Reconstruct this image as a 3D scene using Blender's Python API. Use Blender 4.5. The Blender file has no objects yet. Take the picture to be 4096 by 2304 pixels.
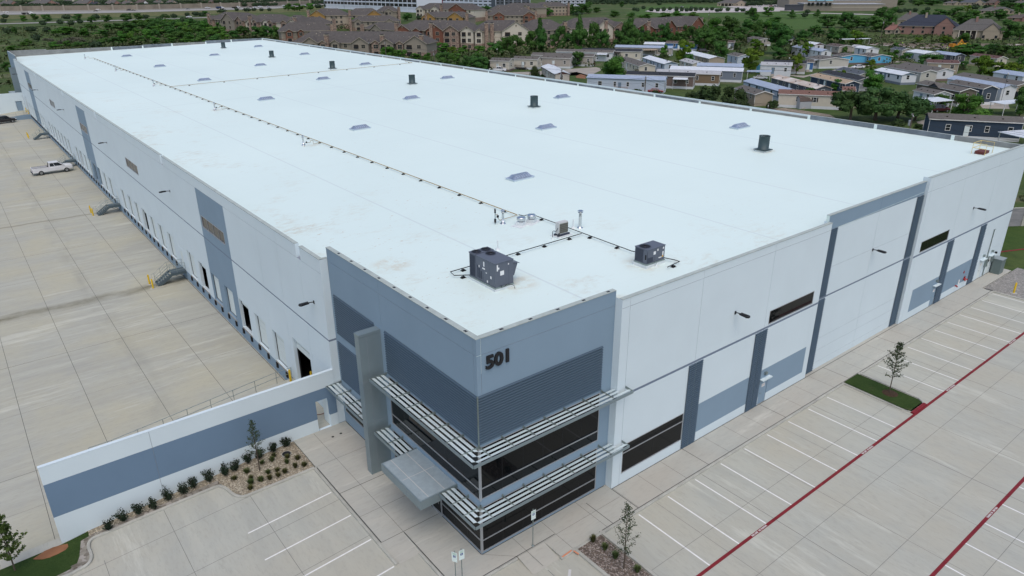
import bpy, bmesh, math, random
from mathutils import Vector, Matrix, noise
R = math.radians
sc = bpy.context.scene
COL = sc.collection
# ------------------------------------------------------------------ camera, sky, sun, exposure
CAM = Vector((-18.2465, -26.2635, 30.4201)); YAW, PITCH, ROLL = 0.90640, 0.40330, -0.00540
def cam_axes():
    ca, sa = math.cos(YAW), math.sin(YAW)
    f = Vector((math.cos(PITCH)*ca, math.cos(PITCH)*sa, -math.sin(PITCH)))
    r = Vector((sa, -ca, 0)); u = r.cross(f)
    return math.cos(ROLL)*r+math.sin(ROLL)*u, -math.sin(ROLL)*r+math.cos(ROLL)*u, f
cr, cu, cf = cam_axes()
cd = bpy.data.cameras.new('camera'); cam = bpy.data.objects.new('camera', cd); COL.objects.link(cam)
cam.matrix_world = Matrix(((cr.x, cu.x, -cf.x, CAM.x), (cr.y, cu.y, -cf.y, CAM.y), (cr.z, cu.z, -cf.z, CAM.z), (0, 0, 0, 1)))
cd.sensor_width = 36; cd.lens = 2846.14/4096*36; cd.clip_start = 0.5; cd.clip_end = 20000
sc.camera = cam
SUN_EL, SUN_AZ = R(62), R(240)          # azimuth of the light measured from +x towards +y
w = bpy.data.worlds.new('World'); sc.world = w; w.use_nodes = True
nt = w.node_tree; bg = nt.nodes['Background']
sky = nt.nodes.new('ShaderNodeTexSky'); sky.sky_type = 'NISHITA'; sky.sun_disc = False
sky.sun_elevation = SUN_EL; sky.sun_rotation = R(90)-SUN_AZ; sky.air_density = 1.0; sky.dust_density = 3.0; sky.ozone_density = 0.0
nt.links.new(sky.outputs[0], bg.inputs[0]); bg.inputs[1].default_value = 0.15
sl = bpy.data.lights.new('sun', 'SUN'); sl.energy = 0.6; sl.angle = R(60); sl.color = (1.0, 0.98, 0.94)
so = bpy.data.objects.new('sun', sl); COL.objects.link(so)
sd = Vector((math.cos(SUN_EL)*math.cos(SUN_AZ), math.cos(SUN_EL)*math.sin(SUN_AZ), math.sin(SUN_EL)))
so.rotation_euler = (-sd).to_track_quat('-Z', 'Y').to_euler()
sc.view_settings.view_transform = 'Standard'; sc.view_settings.look = 'None'
sc.view_settings.exposure = 0.35; sc.view_settings.gamma = 1.0
sc.cycles.max_bounces = 6; sc.cycles.diffuse_bounces = 3; sc.cycles.glossy_bounces = 3; sc.cycles.transmission_bounces = 4; sc.cycles.transparent_max_bounces = 6
# ------------------------------------------------------------------ helpers
rng = random.Random(7)
def px(o):                                # where a point falls across the photo, only used to order labels
    d = Vector(o)-CAM; return d.dot(cr)/max(d.dot(cf), .01)
class MB:
    def __init__(s): s.v = []; s.f = []; s.m = []; s.M = None
    def pt(s, p):
        if s.M is not None: p = s.M @ Vector(p)
        s.v.append(tuple(p)); return len(s.v)-1
    def poly(s, pts, m=0):
        s.f.append([s.pt(p) for p in pts]); s.m.append(m)
    def box(s, a, b, m=0, top=None):
        x0, y0, z0 = a; x1, y1, z1 = b
        i = [s.pt(p) for p in ((x0,y0,z0),(x1,y0,z0),(x1,y1,z0),(x0,y1,z0),(x0,y0,z1),(x1,y0,z1),(x1,y1,z1),(x0,y1,z1))]
        for q, mm in (((3,2,1,0), m), ((4,5,6,7), m if top is None else top), ((0,1,5,4), m), ((1,2,6,5), m), ((2,3,7,6), m), ((3,0,4,7), m)):
            s.f.append([i[k] for k in q]); s.m.append(mm)
    def prism(s, pts, z0, z1, m=0, top=None):   # polygon (x,y) counter-clockwise, extruded
        n = len(pts); a = [s.pt((p[0], p[1], z0)) for p in pts]; b = [s.pt((p[0], p[1], z1)) for p in pts]
        s.f.append(b); s.m.append(m if top is None else top); s.f.append(a[::-1]); s.m.append(m)
        for k in range(n):
            s.f.append([a[k], a[(k+1) % n], b[(k+1) % n], b[k]]); s.m.append(m)
    def extr(s, pts, d, m=0):                  # 3d polygon extruded by vector d
        d = Vector(d); n = len(pts); a = [s.pt(p) for p in pts]; b = [s.pt(Vector(p)+d) for p in pts]
        s.f.append(a[::-1]); s.m.append(m); s.f.append(b); s.m.append(m)
        for k in range(n): s.f.append([a[k], a[(k+1) % n], b[(k+1) % n], b[k]]); s.m.append(m)
    def tube(s, path, r, n=8, m=0, cap=True):   # r a number or one per point
        rings = []
        P = [Vector(p) for p in path]
        for k, p in enumerate(P):
            d = (P[min(k+1, len(P)-1)]-P[max(k-1, 0)])
            d = d.normalized() if d.length > 1e-9 else Vector((0, 0, 1))
            a = d.cross(Vector((0, 0, 1)) if abs(d.z) < .95 else Vector((1, 0, 0))).normalized(); b = d.cross(a)
            rr = r[k] if isinstance(r, (list, tuple)) else r
            rings.append([s.pt(p+rr*(math.cos(2*math.pi*i/n)*a+math.sin(2*math.pi*i/n)*b)) for i in range(n)])
        for A, B in zip(rings, rings[1:]):
            for i in range(n): s.f.append([A[i], B[i], B[(i+1) % n], A[(i+1) % n]]); s.m.append(m)
        if cap: s.f.append(rings[0]); s.m.append(m); s.f.append(rings[-1][::-1]); s.m.append(m)
    def lathe(s, c, prof, n=20, m=0):           # profile [(r,z)...] bottom to top round c
        rings = [[s.pt((c[0]+r*math.cos(2*math.pi*i/n), c[1]+r*math.sin(2*math.pi*i/n), c[2]+z)) for i in range(n)] for r, z in prof]
        for A, B in zip(rings, rings[1:]):
            for i in range(n): s.f.append([A[i], A[(i+1) % n], B[(i+1) % n], B[i]]); s.m.append(m)
        s.f.append(rings[-1]); s.m.append(m)
    def build(s, name, mats, parent=None, smooth=False, loc=None, rz=0):
        me = bpy.data.meshes.new(name); me.from_pydata(s.v, [], s.f)
        for mt in (mats if isinstance(mats, (list, tuple)) else [mats]): me.materials.append(mt)
        me.polygons.foreach_set('material_index', s.m)
        if smooth: me.polygons.foreach_set('use_smooth', [True]*len(s.f))
        me.update()
        o = bpy.data.objects.new(name, me); COL.objects.link(o)
        if parent: o.parent = parent
        if loc is not None: o.location = loc
        if rz: o.rotation_euler.z = rz
        return o
THINGS = []
def tag(o, label, cat, group=None, ref=None):
    o['label'] = label; o['category'] = cat
    if group: o['group'] = group
    THINGS.append((o, ref)); return o
def struct(o, kind='structure'): o['kind'] = kind; return o
def thing(name, label, cat, loc=(0,0,0), rz=0, group=None, ref=None):
    o = bpy.data.objects.new(name, None); COL.objects.link(o); o.location = loc; o.rotation_euler = (0, 0, rz); o.empty_display_size = .5
    return tag(o, label, cat, group, ref)
KIDS = {}
def dup(root, loc, rz=None, label=None, group=None, scale=None):
    def rec(o, par):
        c = o.copy(); COL.objects.link(c); c.parent = par
        for ch in KIDS.get(o.name) or KIDS.setdefault(o.name, list(o.children)): rec(ch, c)
        return c
    r = rec(root, None); r.location = loc
    if rz is not None: r.rotation_euler.z = rz
    if scale is not None: r.scale = scale
    r['label'] = label or root['label']
    if group: r['group'] = group
    THINGS.append((r, None)); return r
# height-field surface: a grid of cells, each with a material and a depth; None leaves an opening with reveals
def hf(mb, O, U, V, N, us, vs, fn, rev=.3):
    O, U, V, N = Vector(O), Vector(U), Vector(V), Vector(N)
    us = sorted(set(round(u, 4) for u in us)); vs = sorted(set(round(v, 4) for v in vs))
    nu, nv = len(us)-1, len(vs)-1
    D = [[fn((us[i]+us[i+1])/2, (vs[j]+vs[j+1])/2) for j in range(nv)] for i in range(nu)]
    dep = lambda c: -rev if c is None else c[1]
    P = lambda u, v, d: O+u*U+v*V+d*N
    flip = U.cross(V).dot(N) < 0
    def q(pts, m): mb.poly(pts[::-1] if flip else pts, m)
    for i in range(nu):
        for j in range(nv):
            c = D[i][j]
            if c is not None:
                d = c[1]; q([P(us[i],vs[j],d), P(us[i+1],vs[j],d), P(us[i+1],vs[j+1],d), P(us[i],vs[j+1],d)], c[0])
            if i+1 < nu:
                e = D[i+1][j]; a, b = dep(c), dep(e)
                if abs(a-b) > 1e-6:
                    m = c[0] if (a > b) else e[0]
                    q([P(us[i+1],vs[j],b), P(us[i+1],vs[j+1],b), P(us[i+1],vs[j+1],a), P(us[i+1],vs[j],a)][::-1], m)
            if j+1 < nv:
                e = D[i][j+1]; a, b = dep(c), dep(e)
                if abs(a-b) > 1e-6:
                    m = c[0] if (a > b) else e[0]
                    q([P(us[i],vs[j+1],a), P(us[i+1],vs[j+1],a), P(us[i+1],vs[j+1],b), P(us[i],vs[j+1],b)], m)
# ------------------------------------------------------------------ materials
MC = {}
def mat(name, col, rough=.7, metal=0, spec=.3, noise_amt=0, nscale=1.0, col2=None, bump=0, bscale=20, stretch=None, rand=0):
    if name in MC: return MC[name]
    m = bpy.data.materials.new(name); m.use_nodes = True; n = m.node_tree.nodes; l = m.node_tree.links
    b = n['Principled BSDF']; b.inputs['Roughness'].default_value = rough; b.inputs['Metallic'].default_value = metal
    b.inputs['Specular IOR Level'].default_value = spec
    c4 = (*col, 1); b.inputs['Base Color'].default_value = c4
    src = None
    if noise_amt or bump or rand:
        g = n.new('ShaderNodeNewGeometry'); mp = n.new('ShaderNodeMapping'); l.new(g.outputs['Position'], mp.inputs[0])
        if stretch: mp.inputs['Scale'].default_value = stretch
    if noise_amt:
        t = n.new('ShaderNodeTexNoise'); t.inputs['Scale'].default_value = nscale; t.inputs['Detail'].default_value = 5; t.inputs['Roughness'].default_value = .6
        l.new(mp.outputs[0], t.inputs['Vector'])
        mx = n.new('ShaderNodeMix'); mx.data_type = 'RGBA'; rr = n.new('ShaderNodeMapRange')
        rr.inputs[1].default_value = .3; rr.inputs[2].default_value = .7; l.new(t.outputs[0], rr.inputs[0]); l.new(rr.outputs[0], mx.inputs[0])
        k = col2 or tuple(x*(1-noise_amt) for x in col)
        mx.inputs[6].default_value = c4; mx.inputs[7].default_value = (*k, 1); src = mx.outputs[2]
    if rand:
        oi = n.new('ShaderNodeObjectInfo'); hs = n.new('ShaderNodeHueSaturation')
        r1 = n.new('ShaderNodeMapRange'); r1.inputs[3].default_value = 1-rand; r1.inputs[4].default_value = 1+rand; l.new(oi.outputs['Random'], r1.inputs[0]); l.new(r1.outputs[0], hs.inputs['Value'])
        if src: l.new(src, hs.inputs['Color'])
        else: hs.inputs['Color'].default_value = c4
        src = hs.outputs[0]
    if src: l.new(src, b.inputs['Base Color'])
    if bump:
        t2 = n.new('ShaderNodeTexNoise'); t2.inputs['Scale'].default_value = bscale; t2.inputs['Detail'].default_value = 4; l.new(mp.outputs[0], t2.inputs['Vector'])
        bp = n.new('ShaderNodeBump'); bp.inputs['Strength'].default_value = bump; bp.inputs['Distance'].default_value = .05; l.new(t2.outputs[0], bp.inputs['Height']); l.new(bp.outputs[0], b.inputs['Normal'])
    MC[name] = m; return m
class NT:                                   # tiny helper for the longer node trees
    def __init__(s, name, rough=.8, spec=.3):
        s.m = bpy.data.materials.new(name); s.m.use_nodes = True; s.n = s.m.node_tree.nodes; s.l = s.m.node_tree.links; s.b = s.n['Principled BSDF']
        s.b.inputs['Roughness'].default_value = rough; s.b.inputs['Specular IOR Level'].default_value = spec
        g = s.n.new('ShaderNodeNewGeometry'); s.pos = g.outputs['Position']
        sp = s.n.new('ShaderNodeSeparateXYZ'); s.l.new(s.pos, sp.inputs[0]); s.x, s.y, s.z = sp.outputs
    def put(s, v, sock):
        if isinstance(v, (int, float)): sock.default_value = v
        elif isinstance(v, tuple): sock.default_value = (*v, 1) if len(v) == 3 else v
        else: s.l.new(v, sock)
    def math(s, op, a, b=0, clamp=False):
        k = s.n.new('ShaderNodeMath'); k.operation = op; k.use_clamp = clamp; s.put(a, k.inputs[0]); s.put(b, k.inputs[1]); return k.outputs[0]
    def noise(s, scale, stretch=(1,1,1), detail=5, rough=.6, loc=(0,0,0)):
        mp = s.n.new('ShaderNodeMapping'); s.l.new(s.pos, mp.inputs[0]); mp.inputs['Scale'].default_value = stretch; mp.inputs['Location'].default_value = loc
        t = s.n.new('ShaderNodeTexNoise'); t.inputs['Scale'].default_value = scale; t.inputs['Detail'].default_value = detail; t.inputs['Roughness'].default_value = rough
        s.l.new(mp.outputs[0], t.inputs['Vector']); return t.outputs[0]
    def voro(s, scale, out='Distance', stretch=(1,1,1)):
        mp = s.n.new('ShaderNodeMapping'); s.l.new(s.pos, mp.inputs[0]); mp.inputs['Scale'].default_value = stretch
        t = s.n.new('ShaderNodeTexVoronoi'); t.inputs['Scale'].default_value = scale; s.l.new(mp.outputs[0], t.inputs['Vector']); return t.outputs[out]
    def rng(s, v, a, b, c=0., d=1.):
        k = s.n.new('ShaderNodeMapRange'); s.put(v, k.inputs[0]); k.inputs[1].default_value = a; k.inputs[2].default_value = b; k.inputs[3].default_value = c; k.inputs[4].default_value = d; return k.outputs[0]
    def mix(s, f, a, b, mode='MIX'):
        k = s.n.new('ShaderNodeMix'); k.data_type = 'RGBA'; k.blend_type = mode; s.put(f, k.inputs[0]); s.put(a, k.inputs[6]); s.put(b, k.inputs[7]); return k.outputs[2]
    def col(s, c): s.put(c, s.b.inputs['Base Color'])
    def bump(s, h, st, dist=.02):
        k = s.n.new('ShaderNodeBump'); k.inputs['Strength'].default_value = st; k.inputs['Distance'].default_value = dist; s.l.new(h, k.inputs['Height']); s.l.new(k.outputs[0], s.b.inputs['Normal'])
    def band(s, v, c, wdt, soft):            # 1 inside |v-c|<wdt
        return s.rng(s.math('ABSOLUTE', s.math('SUBTRACT', v, c)), wdt, wdt+soft, 1., 0.)
WHITE = mat('white_wall_paint', (.585,.675,.715), .75, noise_amt=.05, nscale=.25, bump=.15, bscale=30)
GREY = mat('grey_wall_paint', (.21,.295,.375), .75, noise_amt=.07, nscale=.25, bump=.15, bscale=30)
DGREY = mat('slate_wall_paint', (.14,.215,.305), .75, noise_amt=.07, nscale=.3, bump=.15, bscale=30)
STRIPE = mat('stripe_paint', (.16,.20,.26), .75)
SEAL = mat('joint_sealant', (.24,.27,.31), .8)
CORR = mat('corrugated_steel', (.075,.115,.155), .45, .3, .4)
RAWCON = mat('raw_concrete', (.30,.31,.30), .9, noise_amt=.35, nscale=.5, bump=.2, bscale=6)
ALU = mat('aluminium_panel', (.25,.315,.34), .45, .5, .5, noise_amt=.08, nscale=.6)
FIN = mat('silver_fins', (.64,.74,.76), .45, .1, .5)
FRAME = mat('window_frame', (.42,.44,.46), .4, .6)
STEEL = mat('galvanised_steel', (.29,.345,.335), .45, .7, noise_amt=.2, nscale=4)
DSTEEL = mat('grey_stair_steel', (.085,.115,.13), .55, .3)
BLACK = mat('black_rubber', (.012,.012,.013), .7)
BLACKM = mat('black_metal', (.02,.021,.024), .45, .3)
YEL = mat('safety_yellow', (.62,.42,.02), .5, noise_amt=.15, nscale=6)
WPAINT = mat('white_marking', (.74,.74,.72), .7, noise_amt=.15, nscale=3)
RED = mat('fire_lane_red', (.20,.014,.022), .7, noise_amt=.3, nscale=2)
WDOOR = mat('white_door', (.60,.67,.665), .6)
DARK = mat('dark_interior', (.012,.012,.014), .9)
CHROME = mat('chrome', (.6,.62,.64), .25, 1)
BRONZE = mat('bronze_window', (.035,.03,.024), .12, 0, .5)
g_ = NT('dark_glass', .03, .22); g_.col((.004,.005,.006)); GLASS = g_.m
def roof_mat():
    k = NT('white_roof_membrane', .55, .3)
    big = k.noise(.035, (1,1,1), 6); f = k.noise(2.2, (.5,1,1), 6, .7)
    c = k.mix(k.rng(big, .35, .7), (.655,.765,.73), (.615,.725,.695))
    # membrane seams every 3.05 m along x and a few long ones
    t = k.math('ABSOLUTE', k.math('SUBTRACT', k.math('FRACT', k.math('DIVIDE', k.y, 3.05)), .5))
    c = k.mix(k.math('MULTIPLY', k.rng(t, .4925, .5, 0, .34), k.rng(k.noise(.2), .35, .65)), c, (.48,.55,.58))
    for xx in (41.0, 10.2, 28.5, 57.3): c = k.mix(k.math('MULTIPLY', k.band(k.x, xx, .05, .06), .4), c, (.45,.5,.52))
    c = k.mix(k.math('MULTIPLY', k.band(k.y, 101.6, .07, .08), .4), c, (.45,.5,.52))
    # dirt: footmarks and dried puddles, thickest along the office end and the dock edge
    edge = k.math('MAXIMUM', k.rng(k.x, 0., 16., 1., .0), k.math('MULTIPLY', k.rng(k.y, 1., 22., 1., 0.), k.rng(k.x, 20, 34, 1., .15)))
    d = k.math('MULTIPLY', k.math('MULTIPLY', k.rng(k.noise(.16, (1,1,1), 8, .75), .52, .72), k.rng(f, .42, .62)), edge)
    c = k.mix(k.math('MULTIPLY', d, .95), c, (.46,.40,.29))
    sp = k.rng(k.noise(5.5, (.35,1.,1), 3, .6), .665, .72)
    c = k.mix(k.math('MULTIPLY', k.math('MULTIPLY', sp, k.rng(k.noise(.06), .45, .6)), k.rng(k.x, 14, 46, .9, .0)), c, (.45,.38,.28))
    for (cx, cy, r) in ((8.4,7.6,1.9),(17.4,4.4,1.7),(52.6,18.6,1.6),(11.5,1.2,1.4),(4.,15.8,1.8),(16.,57.,1.2),(15.6,92.,1.2)):
        dd = k.math('SQRT', k.math('ADD', k.math('POWER', k.math('SUBTRACT', k.x, cx), 2), k.math('POWER', k.math('SUBTRACT', k.y, cy), 2)))
        c = k.mix(k.math('MULTIPLY', k.rng(dd, r*.5, r, .45, 0.), k.rng(k.noise(1.1, (1,1,1), 7, .7), .42, .6)), c, (.50,.41,.27))
    k.col(c); k.bump(k.noise(1.2), .12, .03); return k.m
ROOF = roof_mat()
def concrete(name, a, b, warm, dirx=True, court=False):
    k = NT(name, .85, .25)
    st = (.12,1,1) if dirx else (1,.12,1)
    s1 = k.noise(.9, st, 7, .7); s2 = k.noise(.12, (1,1,1), 6); s3 = k.noise(6, (.25,1,1) if dirx else (1,.25,1), 6, .75)
    c = k.mix(k.rng(s1, .36, .64), a, b); c = k.mix(k.math('MULTIPLY', k.rng(s2, .42, .66), .9), c, warm)
    c = k.mix(k.rng(s3, .5, .72, 0., .6), c, tuple(x*.72 for x in a))
    c = k.mix(k.rng(k.noise(.45, st, 7, .75, (5,9,0)), .57, .70, 0., .7), c, tuple(min(.62, x*1.4) for x in a))
    c = k.mix(k.rng(k.noise(1.6, (1,1,1), 7, .8, (3,1,0)), .62, .75, 0., .5), c, tuple(x*.6 for x in warm))
    # slab to slab tone
    sx, sy = (4.7, 6.3) if court else (4.57, 3.95)
    v = k.n.new('ShaderNodeTexWhiteNoise'); v.noise_dimensions = '2D'
    cb = k.n.new('ShaderNodeCombineXYZ'); k.l.new(k.math('FLOOR', k.math('DIVIDE', k.math('ADD', k.x, 5.2 if court else 2.45), sx)), cb.inputs[0]); k.l.new(k.math('FLOOR', k.math('DIVIDE', k.math('ADD', k.y, 10.9), sy)), cb.inputs[1]); k.l.new(cb.outputs[0], v.inputs['Vector'])
    c = k.mix(k.rng(v.outputs['Value'], 0, 1, 0., .10), c, tuple(x*.7 for x in a))
    if court:   # the damp olive drain trail below the first stair, and tyre scuffs
        wv = k.math('ADD', k.y, k.math('MULTIPLY', k.math('SUBTRACT', k.noise(.22, (1,.2,1), 4), .5), 2.2))
        m = k.math('MULTIPLY', k.band(wv, 58.4, .22, 1.1), k.rng(k.x, -24, -20, 0, 1))
        c = k.mix(k.math('MULTIPLY', m, k.rng(k.noise(.8, (.4,1,1), 7, .7), .3, .62, .15, .9)), c, (.15,.14,.095))
        m = k.math('MULTIPLY', k.band(wv, 94.6, .1, .4), k.rng(k.x, -22, -18, 0, 1)); c = k.mix(k.math('MULTIPLY', m, .5), c, (.15,.14,.1))
        m = k.band(k.math('ADD', k.x, k.math('MULTIPLY', k.noise(.3), 1.6)), -9.4, .25, 1.2)
        c = k.mix(k.math('MULTIPLY', m, k.rng(k.noise(.7, (1,.3,1), 6), .42, .7, 0, .5)), c, tuple(x*.62 for x in a))
    k.col(c); k.bump(s3, .25, .01); return k.m
LOTM = concrete('parking_concrete', (.41,.415,.365), (.35,.36,.325), (.395,.38,.315), False)
WALKM = concrete('pavement_concrete', (.42,.42,.375), (.36,.37,.34), (.40,.38,.33), True)
COURTM = concrete('court_concrete', (.405,.405,.345), (.335,.335,.295), (.41,.39,.295), True, True)
KERBM = mat('kerb_concrete', (.43,.43,.385), .9, noise_amt=.3, nscale=1.2, bump=.2, bscale=12)
JOINT = mat('pavement_joint', (.07,.072,.07), .9)
JOINTL = mat('sawn_joint', (.15,.152,.148), .9)
def gravel(name, a, b, c3, sc_):
    k = NT(name, .95, .2); col = k.voro(sc_, 'Color'); sp = k.n.new('ShaderNodeSeparateColor'); k.l.new(col, sp.inputs[0])
    c = k.mix(sp.outputs[0], a, b); c = k.mix(k.rng(sp.outputs[1], .6, .9), c, c3); c = k.mix(k.rng(k.voro(sc_), .0, .55, 1., 0.), c, c); k.col(c); k.bump(k.voro(sc_), .9, .05); return k.m
GRAVT = gravel('tan_gravel', (.30,.26,.19), (.17,.145,.11), (.46,.42,.33), 14)
GRAVD = gravel('brown_gravel', (.16,.125,.10), (.085,.07,.06), (.32,.28,.25), 14)
GRAVG = gravel('grey_gravel', (.26,.25,.235), (.18,.175,.165), (.34,.33,.31), 9)
STONE = gravel('mortared_stone_edge', (.24,.225,.19), (.12,.105,.085), (.30,.28,.25), 4)
def grass(name, a, b, dry, t):
    k = NT(name, .95, .1); n1 = k.noise(.6, detail=8, rough=.75); n2 = k.noise(7, detail=5, rough=.8)
    c = k.mix(k.rng(n1, .35, .65), a, b); c = k.mix(k.rng(n2, .35, .7, 0, .6), c, tuple(x*.45 for x in a)); c = k.mix(k.rng(k.noise(.3, loc=(7,3,0)), t, t+.15), c, dry); k.col(c); k.bump(n2, .8, .06); return k.m
TURF = grass('lawn', (.045,.085,.022), (.07,.11,.03), (.13,.11,.055), .62)
TURFD = grass('bed_turf', (.028,.055,.014), (.042,.072,.02), (.11,.09,.05), .60)
DIRTM = mat('red_dirt', (.26,.12,.06), .95, noise_amt=.4, nscale=.8, bump=.6, bscale=3)
DRIVE = mat('park_road', (.34,.31,.27), .9, noise_amt=.25, nscale=.3)
# ------------------------------------------------------------------ ground, courts, lots
def zg(x, y):                              # far ground rises gently
    d = math.hypot(x-CAM.x, y-CAM.y); t = min(1, max(0, (d-420)/330)); return 5*t*t*(3-2*t)-.06
def pad(x, y): return -75 < x < 72.5 and -75 < y < 222
def zl(x): return -.12 if x > -4.2 else max(-1.0, -.12-(-4.2-x)/15.1*.88)
def drop(x, y, dz=0):                      # plan position measured level with the floor -> on the sloping lot
    z = 0
    for _ in range(4):
        k = (CAM.z-z)/CAM.z; X, Y = CAM.x+(x-CAM.x)*k, CAM.y+(y-CAM.y)*k; z = zl(X)+dz
    return X, Y, z
def gridsheet(name, xs, ys, zf, m, kind='structure'):
    b = MB(); ix = {}
    for i, x in enumerate(xs):
        for j, y in enumerate(ys): ix[i, j] = b.pt((x, y, zf(x, y)))
    for i in range(len(xs)-1):
        for j in range(len(ys)-1): b.f.append([ix[i,j], ix[i+1,j], ix[i+1,j+1], ix[i,j+1]]); b.m.append(0)
    return struct(b.build(name, m, smooth=True), kind)
def spread(a, b, n): return [a+(b-a)*i/n for i in range(n+1)]
GX = [-9000,-5000,-3000,-1500,-800,-400,-200,-100,-75.5,-75] + spread(-60, 72, 11) + [72.5,73] + spread(80, 900, 60) + [1000,1200,1500,2000,3000,5000,9000]
GY = [-9000,-3000,-1000,-400,-200,-100,-75.5,-75] + spread(-60, 220, 10) + [222,222.5] + spread(235, 1300, 72) + [1400,1600,2000,3000,5000,9000]
def ground_mat():
    k = NT('rough_grassland', .95, .1)
    n1 = k.noise(.02, detail=8, rough=.7); n2 = k.noise(.35, detail=7, rough=.8); n3 = k.noise(.006, detail=4)
    c = k.mix(k.rng(n1, .38, .62), (.052,.088,.026), (.085,.115,.035))
    c = k.mix(k.rng(n2, .35, .7, 0, .7), c, (.03,.05,.018)); c = k.mix(k.rng(k.noise(.045, loc=(9,2,0), detail=7), .56, .68, 0, .8), c, (.17,.15,.10))
    k.col(c); k.bump(n2, .8, .3); return k.m
gridsheet('ground', GX, GY, lambda x, y: -1.75 if pad(x, y) else zg(x, y), ground_mat())
def lines(b, x0, x1, y0, y1, zf, wd, m=0, seg=6):      # flat strip from (x0,y0) to (x1,y1), 4 mm up
    d = Vector((x1-x0, y1-y0, 0)); n = Vector((-d.y, d.x, 0)).normalized()*wd/2
    for k in range(seg):
        a, c = k/seg, (k+1)/seg; P = []
        for t, s in ((a,1),(a,-1),(c,-1),(c,1)):
            x = x0+d.x*t+n.x*s; y = y0+d.y*t+n.y*s; P.append((x, y, zf(x)+.004))
        b.poly(P, m)
# truck court
CZ = lambda x: -1.2
b = MB(); b.prism([(-62,17.2),(-.5,17.2),(-.5,222),(-62,222)], -1.7, -1.2, 0)
for k in range(9):
    x = -.62-4.68*k; lines(b, x if k else -.66, x if k else -.66, 17.9, 214, CZ, .03 if k else .05, 1, 12)
for y in (18.1, 22.8, 27.3, 36.6, 46.2, 57.2, 69, 79, 88.7, 96.5, 110, 122, 133, 145, 157, 168, 180, 192): mj = y in (18.1,27.3,46.2,79,110,145); lines(b, -60, -.6, y, y, CZ, .035 if mj else .02, 1 if mj else 2, 10)
struct(b.build('truck_court', [COURTM, JOINT, JOINTL]))
# front parking lot
LZ = lambda x: -.12
k_ = 1.0039
def L(x, y): return CAM.x+(x-CAM.x)*k_, CAM.y+(y-CAM.y)*k_
b = MB(); b.prism([(-4.2,-62),(82,-62),(82,0),(-2.5,0),(-2.5,4.4),(-4.2,4.4)], -1.7, -.12, 0)
for y in (-6.95, -10.85, -14.78, -18.7, -22.6, -26.5, -30.4):
    x0, yy = L(0, y); lines(b, -4.2, 80, yy, yy, LZ, .022, 1, 8)
for i in range(17):
    x, _ = L(2.2+4.56*i, 0); lines(b, x, x, -3.2, -60, LZ, .022 if i % 3 else .035, 1, 6)
struct(b.build('parking_lot', [LOTM, JOINTL]))
b = MB()
for i in range(30): 
    x0, x1 = -4.2-i*.6, -4.2-(i+1)*.6
    b.poly([(x0,-62,zl(x0)),(x0,18.3,zl(x0)),(x1,18.3,zl(x1)),(x1,-62,zl(x1))])
b.poly([(-22.2,-62,-1.0),(-22.2,17.3,-1.0),(-62,17.3,-1.0),(-62,-62,-1.0)])
for x, y0, y1 in ((-8.75,-50,14.2),(-13.4,-50,16.6),(-17.3,-50,14.3),(-22,-50,14)):
    X, _, _ = drop(x, 0) if x > -12 else (x, 0, 0); lines(b, X, X, y0, y1, zl, .025, 1, 8)
for y in (9.75, 14.0, 5.6, 1.2, -3.3):
    for s in range(20): lines(b, -4.3-s*1.5, -5.8-s*1.5, y, y, zl, .025, 1, 1)
struct(b.build('side_parking_lot', [LOTM, JOINTL]))
# pavements and kerb ramps
b = MB()
for pts in ([(3.48,-2.95),(65.2,-2.95),(65.2,.06),(3.48,.06)], [(-2.65,-1.4),(3.48,-1.4),(3.48,.06),(-2.65,.06)], [(-2.65,.06),(.06,.06),(.06,4.46),(-2.65,4.46)], [(-4.15,4.46),(.06,4.46),(.06,17.6),(-4.15,17.6)], [(65.2,-2.0),(73.4,-2.0),(73.4,.06),(65.2,.06)]):
    b.prism(pts, -.5, 0)
b.poly([(-4.15,4.46,0),(-4.2,2.4,-.112),(-2.65,2.4,-.112),(-2.65,4.46,0)]); b.poly([(3.48,-1.4,0),(1.5,-1.4,0),(1.4,-3.0,-.112),(3.4,-2.95,-.112)])
W0 = lambda x: 0
for i in range(24): lines(b, 7.8+2.33*i, 7.8+2.33*i, -2.95, -.55, W0, .018 if i % 4 else .04, 1, 1)
for y, wd in ((4.48,.03),(7.28,.018),(10.1,.04),(13.7,.018)): lines(b, -4.12, -.03, y, y, W0, wd, 1, 1)
lines(b, -2.62, -2.62, .0, 17.5, W0, .018, 1, 1); lines(b, -2.62, -2.62, -1.3, 4.4, W0, .05, 1, 1); lines(b, -2.62, 4.4, -1.38, -1.38, W0, .05, 1, 1)
lines(b, 0, 9.9, -1.45, -1.45, W0, .014, 1, 1); lines(b, .05, 1.5, -.05, -1.4, W0, .015, 1, 1)
for x in (2.2, 4.45, 7.3, 10.05): lines(b, x, x, -2.9, -.02 if x < 10 else -.5, W0, .018 if x < 10 else .05, 1, 1)
lines(b, -.035, -.035, 0, 17.5, W0, .05, 1, 1); lines(b, 0, 9.9, -.03, -.03, W0, .05, 1, 1); lines(b, 10.1, 73, -.585, -.585, W0, .05, 1, 1)
lines(b, 6.6, 65, -2.93, -2.93, W0, .045, 1, 1); lines(b, -4.12, -4.12, 4.5, 13.6, W0, .07, 1, 1)
struct(b.build('pavement', [WALKM, JOINT]))
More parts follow.
